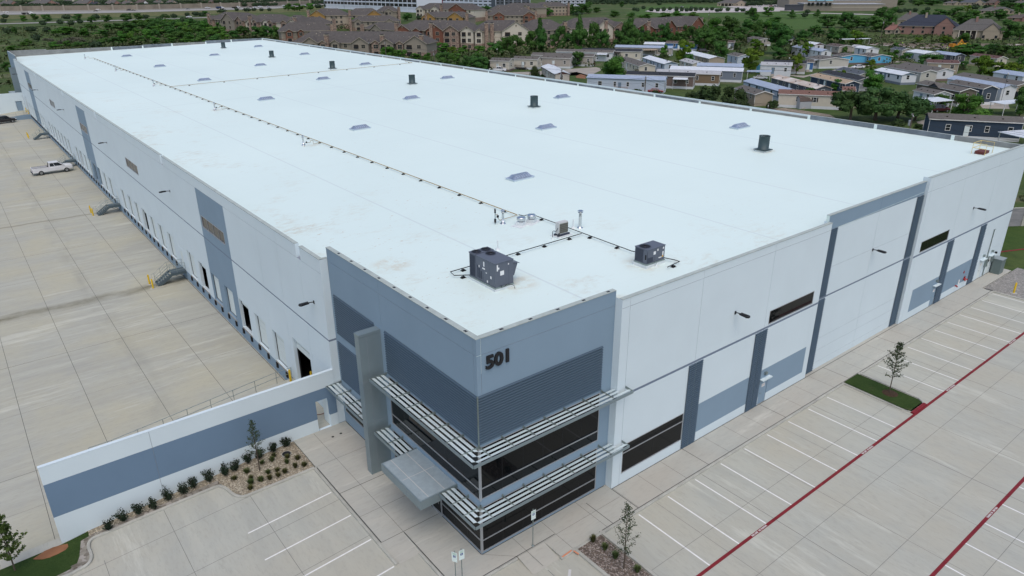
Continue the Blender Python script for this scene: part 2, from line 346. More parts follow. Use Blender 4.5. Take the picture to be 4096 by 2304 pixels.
# kerbs
def sweep(b, path, zf, wd=.18, h=.13, m=0):
    P = [Vector((p[0], p[1], 0)) for p in path]; rows = []
    for i, p in enumerate(P):
        d = (P[min(i+1, len(P)-1)]-P[max(i-1, 0)]).normalized(); n = Vector((-d.y, d.x, 0))*wd/2
        z = zf(p.x); rows.append([b.pt((p.x+n.x*s, p.y+n.y*s, z+q)) for s, q in ((1.25,-.2),(1,h-.02),(.85,h),(-.85,h),(-1,h-.02),(-1.25,-.2))])
    for A, B in zip(rows, rows[1:]):
        for i in range(5): b.f.append([A[i], B[i], B[i+1], A[i+1]]); b.m.append(m)
    b.f.append(rows[0]); b.m.append(m); b.f.append(rows[-1][::-1]); b.m.append(m)
def smooth_path(p, n=5, closed=False):       # Chaikin
    for _ in range(3):
        q = [p[0]]
        for a, c in zip(p, p[1:]):
            q += [(a[0]*.75+c[0]*.25, a[1]*.75+c[1]*.25), (a[0]*.25+c[0]*.75, a[1]*.25+c[1]*.75)]
        p = q+[p[-1]]
    return p
KP = [(-4.25,13.75),(-6.4,13.9)] + smooth_path([(-8.2,14.05),(-9.35,14.15),(-9.7,16.35),(-10.4,16.42)]) + [(-13,16.55)] + smooth_path([(-16.6,16.7),(-17.9,16.75),(-17.75,14.55),(-19.0,14.4)]) + [(-24,14.3),(-34,14.2)]
b = MB(); sweep(b, KP, zl); sweep(b, [(3.4,-3.04),(65.3,-3.04)], LZ, .18, .12); sweep(b, [(-4.24,2.45),(-4.24,13.7)], LZ, .18, .12); sweep(b, [(-2.74,-1.3),(-2.74,2.4)], LZ, .16, .12); sweep(b, [(-2.65,-1.48),(1.45,-1.48)], LZ, .16, .12)
gi = [L(*p) for p in ((4.45,-3.0),(4.5,-10.2),(4.9,-10.7),(6.1,-10.7),(6.5,-10.2),(6.66,-3.0))]
ti = [L(*p) for p in ((34.55,-2.95),(34.35,-8.0),(34.5,-8.55),(36.6,-8.55),(37.0,-8.0),(37.15,-2.95))]
sweep(b, gi[:2]+gi[2:], LZ, .2, .13); sweep(b, ti, LZ, .2, .13)
sweep(b, [(65.3,-3.04),(65.4,-6.4),(66,-7.2),(75,-7.4)], LZ, .2, .13)
kerb = struct(b.build('kerb', KERBM))
b = MB(); sweep(b, [(34.62,-8.62),(36.72,-8.62)], LZ, .26, .135); sweep(b, [(73.6,1.3),(79.5,1.2),(88,-2.5),(100,-9)], LZ, .2, .13); struct(b.build('red_kerb', RED))
# planted beds
def bed(name, pts, m, dz=.1, zf=zl, zs=None):
    b = MB(); b.poly([(x, y, (zf(x)+dz)) for x, y in pts]); return struct(b.build(name, m))
def bedgrid(name, top, bot, m, dz=.1):       # strip between two polylines with equal counts
    b = MB()
    for i in range(len(top)-1): b.poly([(top[i][0],top[i][1],zl(top[i][0])+dz),(bot[i][0],bot[i][1],zl(bot[i][0])+dz),(bot[i+1][0],bot[i+1][1],zl(bot[i+1][0])+dz),(top[i+1][0],top[i+1][1],zl(top[i+1][0])+dz)])
    return struct(b.build(name, m))
bx = [-4.2,-5,-6,-7,-8,-9,-9.55,-9.72,-11,-13,-15,-17.2,-17.75]
by = [13.8,13.85,13.9,13.97,14.05,14.3,15.2,16.42,16.5,16.58,16.67,16.78,16.5]
bedgrid('gravel_bed', [(x, 17.62) for x in bx], list(zip(bx, by)), GRAVT)
sx = [-9.8,-11,-13,-15,-17.2]; bedgrid('stone_edging', [(x, 16.88+.02*(-9.8-x)) for x in sx], [(x, 16.45+.028*(-9.8-x)) for x in sx], STONE, .125)
bedgrid('stone_edging', [(-17.2,17.1),(-18.1,16.9),(-18.4,15.5),(-18.6,15.0),(-20,14.9),(-26,14.75)], [(-17.3,16.7),(-17.72,16.6),(-17.85,15.0),(-18.0,14.6),(-20,14.43),(-26,14.35)], STONE, .125)
bedgrid('lawn', [(-17.6,17.55),(-19,17.4),(-22,17.3),(-30,17.2),(-50,17)], [(-17.65,16.5),(-18.3,14.8),(-22,14.4),(-30,14.3),(-50,14.2)], TURFD, .11)
b = MB(); b.prism([(-19.6+.9*math.cos(a*.5)*(1+.15*math.sin(a*2.3)), 17.0+.42*math.sin(a*.5)) for a in range(13)][:12], -.99, -.86); struct(b.build('bare_earth_patch', DIRTM))
bed('island_gravel', [(4.6,-3.05),(4.65,-10.3),(5,-10.6),(6.1,-10.6),(6.4,-10.2),(6.55,-3.05)], GRAVD, .1)
bed('island_lawn', [(x, y) for x, y in ((34.75,-2.98),(34.55,-8.1),(34.7,-8.5),(36.6,-8.5),(36.9,-8.0),(37.05,-2.98))], TURFD, .13)
b = MB(); b.lathe((36.05,-6.2,.0), [(.62,0),(.5,.04),(.2,.07)], 16); struct(b.build('mulch_ring', mat('mulch', (.06,.035,.02), .95, noise_amt=.5, nscale=8, bump=1, bscale=14)))
bed('corner_gravel', [(65.5,-2.1),(65.5,-6.4),(66.2,-7.1),(75,-7.3),(75,-2.1)], GRAVG, .1)
b = MB(); b.prism([(73.6,-62),(140,-62),(140,-6),(100,-8.8),(88,-2.4),(79.5,1.1),(73.6,1.2)], -.5, -.09); struct(b.build('service_drive', [WALKM]))
b = MB(); b.prism([(73.4,-2.2),(82,-5.4),(82,-4.9),(73.4,-1.5)], -.2, -.03); struct(b.build('lawn_strip', TURF))
b = MB(); b.prism([(73.6,1.4),(79.5,1.3),(88,-2.4),(100,-8.6),(104,-2),(90,6),(73.6,14)], -.3, -.02); struct(b.build('side_lawn', TURF))
# painted markings
b = MB(); r_ = MB()
SX = [9.63+2.743*i for i in range(9)] + [9.63+8.164+2.743*(8+i) for i in range(10)]
for x in SX:
    x0, y0 = L(x, -3.36); _, y1 = L(x, -8.76); lines(b, x0, x0, y0, y1, LZ, .1, 0, 2)
_, yr = L(0, -8.86); lines(r_, -4, 82, yr, yr, LZ, .21, 0, 8)
_, y2 = L(0, -16.93); lines(r_, 2, 82, y2, y2, LZ, .21, 0, 8)
for i in range(-4, 12):
    x, _ = L(22.83+2.743*i, 0); lines(b, x, x, y2-.1, y2-5.4, LZ, .1, 0, 2)
for y in (10.57, 7.77, 5.1, 2.35):
    x0, Y, _ = drop(-4.47, y); x1, Y1, _ = drop(-10.05 if y > 6 else -10.0, y)
    for s in range(6): lines(b, x0+(x1-x0)*s/6, x0+(x1-x0)*(s+1)/6, Y, Y, zl, .1, 0, 1)
for y in (-.4, -3.1): 
    for s in range(6): lines(b, -4.5-.95*s, -5.45-.95*s, y, y, zl, .1, 0, 1)
struct(b.build('stall_markings', WPAINT)); struct(r_.build('fire_lane_marking', RED))
b = MB(); lines(b, 3.3, 1.5, -3.95, -5.6, LZ, .16, 0, 1); struct(b.build('kerb_stop_marking', mat('pale_concrete', (.5,.5,.49), .9)))
b = MB(); lines(b, 3.5, 4.3, -3.06, -3.0, lambda x: .003, .1, 0, 1); lines(b, 4.35, 4.4, -3.1, -3.5, lambda x: .003, .1, 0, 1); struct(b.build('orange_survey_mark', mat('orange_spray', (.55,.22,.12), .9)))
def text_mesh(body, size, extrude=0, offset=0, align='LEFT'):
    c = bpy.data.curves.new('txt', 'FONT'); c.body = body; c.size = size; c.extrude = extrude; c.offset = offset; c.align_x = align
    o = bpy.data.objects.new('txt', c); COL.objects.link(o)
    bpy.context.view_layer.update()
    me = bpy.data.meshes.new_from_object(o.evaluated_get(bpy.context.evaluated_depsgraph_get()))
    bpy.data.objects.remove(o); return me
tm = text_mesh('FIRE LANE   NO PARKING', .16, 0, .004); tm.materials.clear(); tm.materials.append(WPAINT)
for x, y, rz in ((13.5,-8.86,0),(26.5,-8.86,0),(40,-8.86,0),(53,-8.86,0),(27.72,-16.93,math.pi),(41,-16.93,math.pi)):
    X, Y = L(x, y); o = bpy.data.objects.new('fire_lane_lettering', tm); COL.objects.link(o); o.location = (X, Y-.055 if rz == 0 else Y+.055, -.107); o.rotation_euler.z = rz; o.scale.x = .82; struct(o)
# ------------------------------------------------------------------ the warehouse
WH = thing('warehouse', 'huge white and grey warehouse 501 with flat white roof and row of dock doors', 'warehouse', (0,0,0))
XE, YE, YD = 73.2, 227.0, 207.2
MW = [WHITE, GREY, DGREY, STRIPE, SEAL, RAWCON]
COPE = mat('parapet_coping', (.40,.45,.42), .6, noise_amt=.2, nscale=1.5)
def roofz(x): return 12.2+.0185*x
def corr(b, O, U, u0, u1, z0, z1, N, pitch=.17, dp=.075, m=0):      # horizontal corrugation standing proud of a wall plane
    O, U, N = Vector(O), Vector(U), Vector(N); z = z0; prof = []
    while z < z1-1e-6:
        for q, d in ((0,.006),(.03,dp),(.06,dp),(.088,.006)):
            if z+q*pitch/.105 < z1: prof.append((z+q*pitch/.105, d))
        z += pitch
    prof.append((z1, .006))
    for (za, da), (zb, db) in zip(prof, prof[1:]):
        pts = [O+u0*U+Vector((0,0,za))+da*N, O+u1*U+Vector((0,0,za))+da*N, O+u1*U+Vector((0,0,zb))+db*N, O+u0*U+Vector((0,0,zb))+db*N]
        if U.cross(Vector((0,0,1))).dot(N) < 0: pts = pts[::-1]
        b.poly(pts, m)
def parapet(b, O, U, u0, u1, zt, zb, N, th=.26, mc=1, mi=0, gaps=()):   # coping and inner face of a wall top
    O, U, N = Vector(O), Vector(U), Vector(N)
    for a, c in gaps_split(u0, u1, gaps):
        P = [O+a*U, O+c*U]; Z = lambda v, z: Vector((v.x, v.y, z))
        b.extr([Z(P[0]+.03*N, zt), Z(P[1]+.03*N, zt), Z(P[1]-th*N, zt), Z(P[0]-th*N, zt)], (0,0,.035), mc)
        q = [Z(P[0]-th*N, zb), Z(P[1]-th*N, zb), Z(P[1]-th*N, zt), Z(P[0]-th*N, zt)]
        b.poly(q, mi); P = [P[0]+U*.014, P[1]-U*.014]; b.poly([Z(P[0], zb), Z(P[0]-th*N, zb), Z(P[0]-th*N, zt), Z(P[0], zt)], mi); b.poly([Z(P[1], zb), Z(P[1]-th*N, zb), Z(P[1]-th*N, zt), Z(P[1], zt)], mi)
def gaps_split(a, c, gaps):
    out = []; s = a
    for g0, g1 in sorted(gaps):
        if g0 > s and g0 < c: out.append((s, g0))
        if g1 > s: s = g1
    if s < c: out.append((s, c))
    return out
# --- dock wall (x = -.56)
BAYS = [[28.7+4.285*i for i in range(7)], [62.85+4.285*i for i in range(7)], [112.5+4.28*(i-3.5) for i in range(8)], [225-62.85-4.285*i for i in range(7)][::-1], [225-28.7-4.285*i for i in range(7)][::-1]]
DOCKS = [y for q in BAYS for y in q]
GP = [(38.65,47.2),(107.2,115.3),(177.7,186.2)]
WIN = [(39.75,46.75),(73.8,80.5),(108.6,115.0),(143.2,149.7),(178.3,185.2)]
PD = [58.55, 93.3, 131.7, 166.5]
NOTCH = [(21.15,21.9),(59.1,59.8),(96.9,97.6),(127.4,128.1),(165.2,165.9),(203.1,203.8)]
SEAMS = [21.5,25.9]+[30.3+8.62*i for i in range(21)]
inb = lambda v, L_: any(a < v < c for a, c in L_)
DH = [(y-1.32, y+1.32) for y in DOCKS]
def dockfn(y, z):
    if z > 12.12 and inb(y, NOTCH): return None
    if .08 < z < 3.12 and inb(y, DH): return None
    if 8.1 < z < 9.36 and inb(y, WIN): return None
    if 0 < z < 4.28 and (21.8 < y < 25.2 or 199.8 < y < 203.2): return None
    if 0 < z < 2.15 and any(abs(y-p) < .5 for p in PD): return (0, -.08)
    if 6.88 < z < 7.03: return (3, -.02)
    if 12.10 < z < 12.13: return (4, -.015)
    for s in SEAMS:
        if abs(y-s) < .0126: return (4, -.015)
    if z < -.05: return (1, 0)
    if inb(y, GP) and z < 12.1: return (1, 0)
    if 2.6 < z < 6.2 and any(abs(y-p+.25) < 1.05 for p in PD): return (0, -.015)
    if 2 < z < 4.35 and 18.3 < y < 21.3: return (0, -.015)
    return (0, 0)
us = [17.65, YD, 21.8, 25.2, 199.8, 203.2, 18.3, 21.3]; zs = [-1.3, -.05, 0, .08, 2.0, 2.15, 2.6, 3.12, 4.28, 4.35, 6.2, 6.88, 7.03, 8.1, 9.36, 12.10, 12.12, 12.13, 13.17]
for L_ in (DH, GP, WIN, NOTCH): us += [v for q in L_ for v in q]
for s in SEAMS: us += [s-.0125, s+.0125]
for p in PD: us += [p-.5, p+.5, p-1.3, p+.8]
us = [u for u in us if 17.6 < u <= YD]
b = MB(); hf(b, (-.56,0,0), (0,1,0), (0,0,1), (-1,0,0), us, zs, dockfn, .3)
b.poly([(-.56,17.65,0),(-.56,17.65,13.17),(0.02,17.65,13.17),(0.02,17.65,0)]); b.poly([(-.565,17.647,6.88),(-.565,17.647,7.03),(.02,17.647,7.03),(.02,17.647,6.88)], 3); b.poly([(-.56,17.65,-1.3),(-.56,17.65,0),(.02,17.65,0),(.02,17.65,-1.3)], 1)
b.poly([(-.56,YD,0),(0.02,YD,0),(0.02,YD,13.17),(-.56,YD,13.17)])
b.build('dock_wall', MW, WH)
b = MB(); parapet(b, (-.56,0,0), (0,1,0), 17.65, YD, 13.17, 11.9, (-1,0,0), gaps=NOTCH); b.box((-.56,17.65,13.168),(0.02,17.9,13.2), 1); b.build('dock_parapet', [ROOF, COPE], WH)
# --- office corner
LOUV_L = [(11.35,17.25,7.55,10.63),(11.35,17.35,3.72,6.92),(.0,9.95,7.55,10.63)]
GL_L = [(.06,9.92,3.82,7.38),(.06,9.97,.1,3.3),(11.3,17.38,.96,2.85)]
b = MB()
def offl(y, z):
    for a, c, d, e in GL_L:
        if a < y < c and d < z < e: return None
    if 12.98 < z < 13.01 or abs(y-10.35) < .0126 or abs(y-.28) < .0126 and z > 10.65: return (4, -.015)
    return (1, 0)
hf(b, (0,0,0), (0,1,0), (0,0,1), (-1,0,0), [0,17.65,10.3375,10.3625,.2675,.2925]+[v for q in GL_L for v in q[:2]], [-.05,13.95,10.65,12.98,13.01]+[v for q in GL_L for v in q[2:]], offl, .07)
GL_F = [(.06,9.14,3.9,7.4),(.06,9.12,.12,3.35)]
def offf(x, z):
    for a, c, d, e in GL_F:
        if a < x < c and d < z < e: return None
    if 12.98 < z < 13.01 or abs(x-.28) < .0126 and z > 10.65: return (4, -.015)
    return (1, 0)
hf(b, (0,0,0), (1,0,0), (0,0,1), (0,-1,0), [0,10.05,.2675,.2925]+[v for q in GL_F for v in q[:2]], [-.05,13.95,10.65,12.98,13.01]+[v for q in GL_F for v in q[2:]], offf, .07)
b.build('office_wall', MW, WH)
b = MB(); parapet(b, (0,0,0), (0,1,0), 0, 17.65, 13.95, 11.9, (-1,0,0), .3, gaps=()); parapet(b, (0,0,0), (1,0,0), .31, 10.05, 13.95, 11.9, (0,-1,0), .3)
b.box((0,17.62,12),(.3,17.64,13.95), 1); b.box((10.045,.0,12.3),(10.06,.3,13.95), 1); b.build('office_parapet', [ROOF, COPE], WH)
for q in LOUV_L:
    b = MB(); corr(b, (0,0,0), (0,1,0), q[0], q[1], q[2], q[3], (-1,0,0)); b.build('corrugated_panel', CORR, WH)
b = MB(); corr(b, (0,0,0), (1,0,0), .0, 9.15, 7.57, 10.63, (0,-1,0)); b.build('corrugated_panel', CORR, WH)
b = MB(); b.box((-.05,-.05,7.56),(.012,.012,10.64)); b.build('corner_trim', STEEL, WH)
def glazing(O, U, N, u0, u1, z0, z1, hm=(), step=1.52, deep=.06, name='curtain_window'):
    O, U, N = Vector(O), Vector(U), Vector(N); fr = MB(); gl = MB(); n_ = max(1, round((u1-u0)/step))
    def slab(bb, a, c, d, e, n0, n1, m=0):
        P = [O+a*U+Vector((0,0,d))+n0*N, O+c*U+Vector((0,0,d))+n0*N, O+c*U+Vector((0,0,e))+n0*N, O+a*U+Vector((0,0,e))+n0*N]
        bb.extr(P, (n1-n0)*N, m)
    t = .05
    slab(fr, u0, u1, z0, z0+t, -deep, .008); slab(fr, u0, u1, z1-t, z1, -deep, .008); slab(fr, u0, u0+t, z0+t, z1-t, -deep, .008); slab(fr, u1-t, u1, z0+t, z1-t, -deep, .008)
    for h in hm: slab(fr, u0+t, u1-t, h-.03, h+.03, -deep, .006)
    for i in range(1, n_): u = u0+(u1-u0)*i/n_; slab(fr, u-.009, u+.009, z0+t, z1-t, -deep, -.030, 1)
    slab(gl, u0+t, u1-t, z0+t, z1-t, -deep, -.035)
    f = fr.build(name, [FRAME, BLACKM], WH); g = gl.build('glass_pane', GLASS, f); return f
glazing((0,0,0), (0,1,0), (-1,0,0), .06, 9.92, 3.82, 7.38, (4.55,)); glazing((0,0,0), (0,1,0), (-1,0,0), .06, 9.97, .1, 3.3, (.95,)); glazing((0,0,0), (0,1,0), (-1,0,0), 11.3, 17.38, .96, 2.85, (1.75,))
glazing((0,0,0), (1,0,0), (0,-1,0), .06, 9.14, 3.9, 7.4, (4.62,)); glazing((0,0,0), (1,0,0), (0,-1,0), .06, 9.12, .12, 3.35, (.95,))
b = MB(); b.box((-.04,-.04,.1),(.058,.058,3.34)); b.box((-.04,-.04,3.84),(.058,.058,7.4)); b.build('corner_mullion', FRAME, WH)
d_ = MB(); d_.box((-.05,4.15,.02),(.0,5.25,2.45)); 
d_ = MB()
for a, c in ((4.15,4.23),(5.17,5.25)): d_.box((-.06,a,0),(.012,c,2.5))
d_.box((-.06,4.23,2.42),(.012,5.17,2.5)); d_.box((-.06,4.23,0),(.012,5.17,.18)); d0 = d_.build('entrance_door', FRAME, WH)
b = MB(); b.box((-.045,4.23,.18),(-.02,5.17,2.42)); b.build('glass_pane', GLASS, d0)
b = MB(); b.tube([(-.06,4.34,.85),(-.13,4.34,.9),(-.13,4.34,1.25),(-.06,4.34,1.3)], .018); b.build('handle', CHROME, d0)
# pylon, canopy, sunshades
def pylon(yc, name='pylon'):
    b = MB(); b.box((-1.52,yc-.3,-.02),(.01,yc+.3,10.3)); b.box((-1.53,yc-.31,10.32),(.01,yc+.31,10.5))
    b.box((-1.0,yc-.306,0),(-.985,yc+.306,10.3), 1)
    for z in (1.0, 4.0, 7.1): b.box((-1.527,yc-.306,z),(0,yc+.306,z+.015), 1)
    b.box((-1.5,yc-.28,10.3),(0,yc+.28,10.32), 1)
    b.build(name, [ALU, SEAL], WH)
pylon(10.82); pylon(214.2)
def canopy(y0, y1):
    b = MB(); b.box((-2.5,y0,2.92),(-.01,y1,3.5)); b.box((-2.42,y0+.08,3.5),(-.01,y1-.08,3.53), 1)
    b.box((-2.506,y0+(y1-y0)/3,2.93),(-2.0,y0+(y1-y0)/3+.015,3.49), 2); b.box((-2.506,y0+2*(y1-y0)/3,2.93),(-2.0,y0+2*(y1-y0)/3+.015,3.49), 2); b.box((-1.3,y0-.006,2.93),(-1.285,y1+.006,3.49), 2)
    for x in (-1.9,-.8): b.box((x,y0+.1,3.531),(x+.025,y1-.1,3.536), 3)
    b.box((-2.3,(y0+y1)/2,3.531),(-.1,(y0+y1)/2+.02,3.536), 3)
    b.build('entrance_canopy', [ALU, mat('canopy_top', (.33,.40,.43), .6, .2, .3, noise_amt=.15, nscale=3, bump=.3, bscale=25), SEAL, mat('canopy_seam', (.55,.53,.50), .6)], WH)
canopy(2.38, 6.92); canopy(218.0, 222.5)
def shade(pa, pb, inw, z, mitre_a=0, mitre_b=0, n=None, inner_stop=None):   # pa->pb along the wall line, inw = unit vector off the wall
    pa, pb, o = Vector(pa), Vector(pb), Vector(inw); d = (pb-pa).normalized(); Ln = (pb-pa).length; b = MB()
    for i, off in enumerate((.20,.52,.84)):
        a = pa-d*(mitre_a*off)+o*off; c = pb+d*(mitre_b*off)+o*off
        if inner_stop is not None and off < .6: c = pa+d*inner_stop+o*off
        b.extr([a+Vector((0,0,z-.05)), a+o*.23+Vector((0,0,z+.03)), c+o*.23+Vector((0,0,z+.03)), c+Vector((0,0,z-.05))], (0,0,.025), 0)
    a = pa-d*(mitre_a*1.2)+o*1.2; c = pb+d*(mitre_b*1.2)+o*1.2
    b.extr([a+Vector((0,0,z-.1)), a+o*.05+Vector((0,0,z-.1)), c+o*.05+Vector((0,0,z-.1)), c+Vector((0,0,z-.1))], (0,0,.18), 1)
    k = max(2, round(Ln/1.525)+1)
    for i in range(k):
        p = pa+d*(Ln*i/(k-1))
        if inner_stop is not None and (p-pa).length > inner_stop: q0 = .56
        else: q0 = 0
        b.extr([p+o*q0+Vector((0,0,z-.07)), p+o*1.2+Vector((0,0,z-.07)), p+o*1.2+Vector((0,0,z+.07)), p+o*q0+Vector((0,0,z+.10))], d*.02, 2)
        b.box((min(p.x-.04,p.x+.04)+0, p.y-.04, z-.02),(p.x+.04, p.y+.04, z+.14), 2) if q0 == 0 else None
    b.build('sunshade', [FIN, ALU, STEEL], WH)
for z in (7.44, 3.42):
    shade((-.01,10.15 if z > 5 else 2.35,0), (-.01,0,0), (-1,0,0), z, 0, 1)
    shade((0,-.01,0), (10.75,-.01,0), (0,-1,0), z, 1, 0, inner_stop=10.02)
shade((-.01,10.2,0), (-.01,6.95,0), (-1,0,0), 3.42); shade((-.01,17.6,0), (-.01,11.15,0), (-1,0,0), 3.42)
nm = text_mesh('501', 1.08, .045, .035); nm.materials.clear(); nm.materials.append(BLACKM)
o = bpy.data.objects.new('building_number', nm); COL.objects.link(o); o.parent = WH; o.rotation_euler = (R(90),0,0); o.location = (.52,-.06,12.1)
bb = [v.co for v in nm.vertices]; o.scale = (1.5/(max(v.x for v in bb)-min(v.x for v in bb)), .79/(max(v.y for v in bb)-min(v.y for v in bb)), 1)
# --- front wall, white section / recessed section / white section
FW1 = [(10.9,16.95,.8,3.05),(26.05,32.08,7.05,8.17)]; FW2 = [(50.4,56.4,7.05,8.15)]
def frontfn(wins, x0, x1, rev_z, greys, seams, doors, end):
    def fn(x, z):
        for a, c, d, e in wins:
            if a < x < c and d < z < e: return None
        for a, c in doors:
            if a < x < c and 0 < z < 2.2: return (1 if not end or x < 65 else 0, -.06)
        if 6.75 < z < 6.95: return (3, -.02)
        if rev_z < z < rev_z+.03 and x > x0+.0: return (4, -.015)
        if 3.1 < z < 3.12 and end and x > 66: return (4, -.012)
        for s in seams:
            if abs(x-s) < .0126: return (4, -.015)
        for a, c in greys:
            if a < x < c and .75 < z < 3.12: return (1, 0)
        return (0, 0)
    return fn
def front(x0, x1, top, rev_z, wins, greys, seams, doors, fins, end=False):
    b = MB(); us = [x0, x1]+[v for q in wins for v in q[:2]]+[v for q in greys+doors for v in q]
    for s in seams: us += [s-.0125, s+.0125]
    if end: us.append(66.4)
    hf(b, (0,-.55,0), (1,0,0), (0,0,1), (0,-1,0), us, [-.05,.75,2.2,3.1,3.12,6.75,6.95,rev_z,rev_z+.03,top]+[v for q in wins for v in q[2:]], frontfn(wins, x0, x1, rev_z, greys, seams, doors, end), .12)
    b.poly([(x0,-.55,-.05),(x0,-.55,top),(x0,.1,top),(x0,.1,-.05)]); b.poly([(x1,-.55,-.05),(x1,.1,-.05),(x1,.1,top),(x1,-.55,top)])
    if not end: b.poly([(x0-.004,-.553,6.75),(x0-.004,-.553,6.95),(x0-.004,.02,6.95),(x0-.004,.02,6.75)], 3)
    b.build('front_wall', MW, WH)
    b = MB(); parapet(b, (0,-.55,0), (1,0,0), x0, x1, top, 12.0, (0,-1,0)); b.build('front_parapet', [ROOF, COPE], WH)
    for a, c in fins:
        b = MB(); corr(b, (0,-.55,0), (1,0,0), a, (a+c)/2-.012, -.02, 6.74, (0,-1,0)); corr(b, (0,-.55,0), (1,0,0), (a+c)/2+.012, c, -.02, 6.74, (0,-1,0)); b.box(((a+c)/2-.012,-.575,0),((a+c)/2+.012,-.552,6.74), 1)
        b.build('corrugated_panel', [CORR, STEEL], WH)
front(10.05, 33.0, 13.54, 12.95, FW1, [(18.5,24.6),(26.1,32.35)], [10.75,17.6,25.6], [(26.2,27.2)], [(16.98,18.48),(24.55,26.05)])
front(49.25, XE, 14.42, 13.07, FW2, [(50.95,56.8),(58.2,64.75)], [49.9,57.3,65.4], [(55.75,56.75),(67.3,68.3),(69.6,70.6)], [(56.72,58.2),(64.75,66.25)], True)
def recess(x, z):
    for h in (.66,1.87,3.03,9.47): 
        if abs(z-h) < .0126: return (4, -.012)
    if 6.83 < z < 7.0: return (3, -.02)
    if abs(x-41.2) < .0126: return (4, -.015)
    if z > 12.87: return (1, 0)
    if 12.84 < z < 12.87: return (4, -.015)
    return (0, 0)
b = MB(); zz = [-.05,6.83,7.0,12.84,12.87,14.05]
for h in (.66,1.87,3.03,9.47): zz += [h-.0125, h+.0125]
hf(b, (0,-.27,0), (1,0,0), (0,0,1), (0,-1,0), [33.0,49.25,41.1875,41.2125], zz, recess); b.build('front_wall', MW, WH)
b = MB(); parapet(b, (0,-.27,0), (1,0,0), 33.0, 49.25, 14.05, 12.0, (0,-1,0)); b.build('front_parapet', [ROOF, COPE], WH)
for a, c in ((33.02,34.5),(47.95,49.23)):
    b = MB(); corr(b, (0,-.27,0), (1,0,0), a, c, -.02, 6.82, (0,-1,0)); corr(b, (0,-.27,0), (1,0,0), a, c, 7.01, 12.84, (0,-1,0)); b.build('corrugated_panel', CORR, WH)
glazing((0,-.55,0), (1,0,0), (0,-1,0), 10.9, 16.95, .8, 3.05, (2.36,), 3.0, .1, 'window'); glazing((0,-.55,0), (1,0,0), (0,-1,0), 26.05, 32.08, 7.05, 8.17, (), 1.5, .1, 'window'); glazing((0,-.55,0), (1,0,0), (0,-1,0), 50.4, 56.4, 7.05, 8.15, (), 1.5, .1, 'window')
for a, c in WIN:
    f = MB()
    for y in (a, c-.05): f.box((-.575,y,8.1),(-.46,y+.05,9.36))
    f.box((-.575,a+.05,8.1),(-.46,c-.05,8.15)); f.box((-.575,a+.05,9.31),(-.46,c-.05,9.36))
    for i in (1,2,3): y = a+(c-a)*i/4; f.box((-.54,y-.025,8.15),(-.46,y+.025,9.31))
    f = f.build('window', FRAME, WH); g = MB(); g.box((-.5,a+.05,8.15),(-.47,c-.05,9.31)); g.build('glass_pane', BRONZE, f)
# dock doors, bumpers, personnel doors
dm = MB(); 
for i in range(5): dm.box((0,-1.31,.6*i+.01),(.05,1.31,.6*i+.585))
dm.box((.012,-1.31,0),(.04,1.31,3.02), 1); dm.box((-.03,-1.31,0),(0,-1.22,3.02), 2); dm.box((-.03,1.2,0),(0,1.31,3.02), 2); dm.box((-.015,-1.2,0),(0,1.2,.06), 2)
d0 = None
OPEN = [37.27, 50.125, 75.7, 110.36, 123.2]
for y in DOCKS:
    op = any(abs(y-q) < 1 for q in OPEN)
    if d0 is None: d0 = dm.build('dock_door', [WDOOR, SEAL, BLACK], WH); me = d0.data; o = d0
    else: o = bpy.data.objects.new('dock_door', me); COL.objects.link(o); o.parent = WH
    o.location = (-.31, y, .09 if not op else 2.45); 
sill = MB(); sill.box((-.60,-1.34,-.04),(-.3,1.34,.078)); s0 = sill.build('dock_sill', mat('dusty_sill', (.36,.34,.30), .85, noise_amt=.3, nscale=3), WH); s0.location = (0, DOCKS[0], 0)
for y in DOCKS[1:]: o = s0.copy(); COL.objects.link(o); o.location = (0, y, 0)
bm_ = MB(); bm_.box((-.13,-.13,-.25),(0,.13,.25)); bm_.box((-.02,-.16,-.3),(0,.16,.3)); u0 = bm_.build('dock_bumper', BLACK, WH); u0.location = (-.56, DOCKS[0]-1.1, -.28)
first = True
for y in DOCKS:
    for s in (-1.1, 1.1):
        if first: first = False; continue
        o = u0.copy(); COL.objects.link(o); o.location = (-.56, y+s, -.28)
pdm = MB(); pdm.box((-.53,-.46,.02),(-.49,.46,2.1)); p0 = pdm.build('door', WDOOR, WH); p0.location = (-.02, PD[0], 0)
h_ = MB(); h_.tube([(-.55,.36,1.0),(-.6,.36,1.0),(-.6,.24,1.0)], .02, 6); h0 = h_.build('handle', STEEL, p0)
for y in PD[1:]:
    o = p0.copy(); COL.objects.link(o); o.location = (-.02, y, 0); q = h0.copy(); COL.objects.link(q); q.parent = o
for y in (23.5, 201.5):
    g = MB(); 
    for z in (3.2,3.75): g.box((-.28,y-1.7,z),(-.22,y+1.7,z+.5))
    for s in (-1.68,1.58): g.box((-.3,y+s,0),(-.2,y+s+.1,3.2), 1)
    g.build('drive_in_door', [WDOOR, BLACKM], WH)
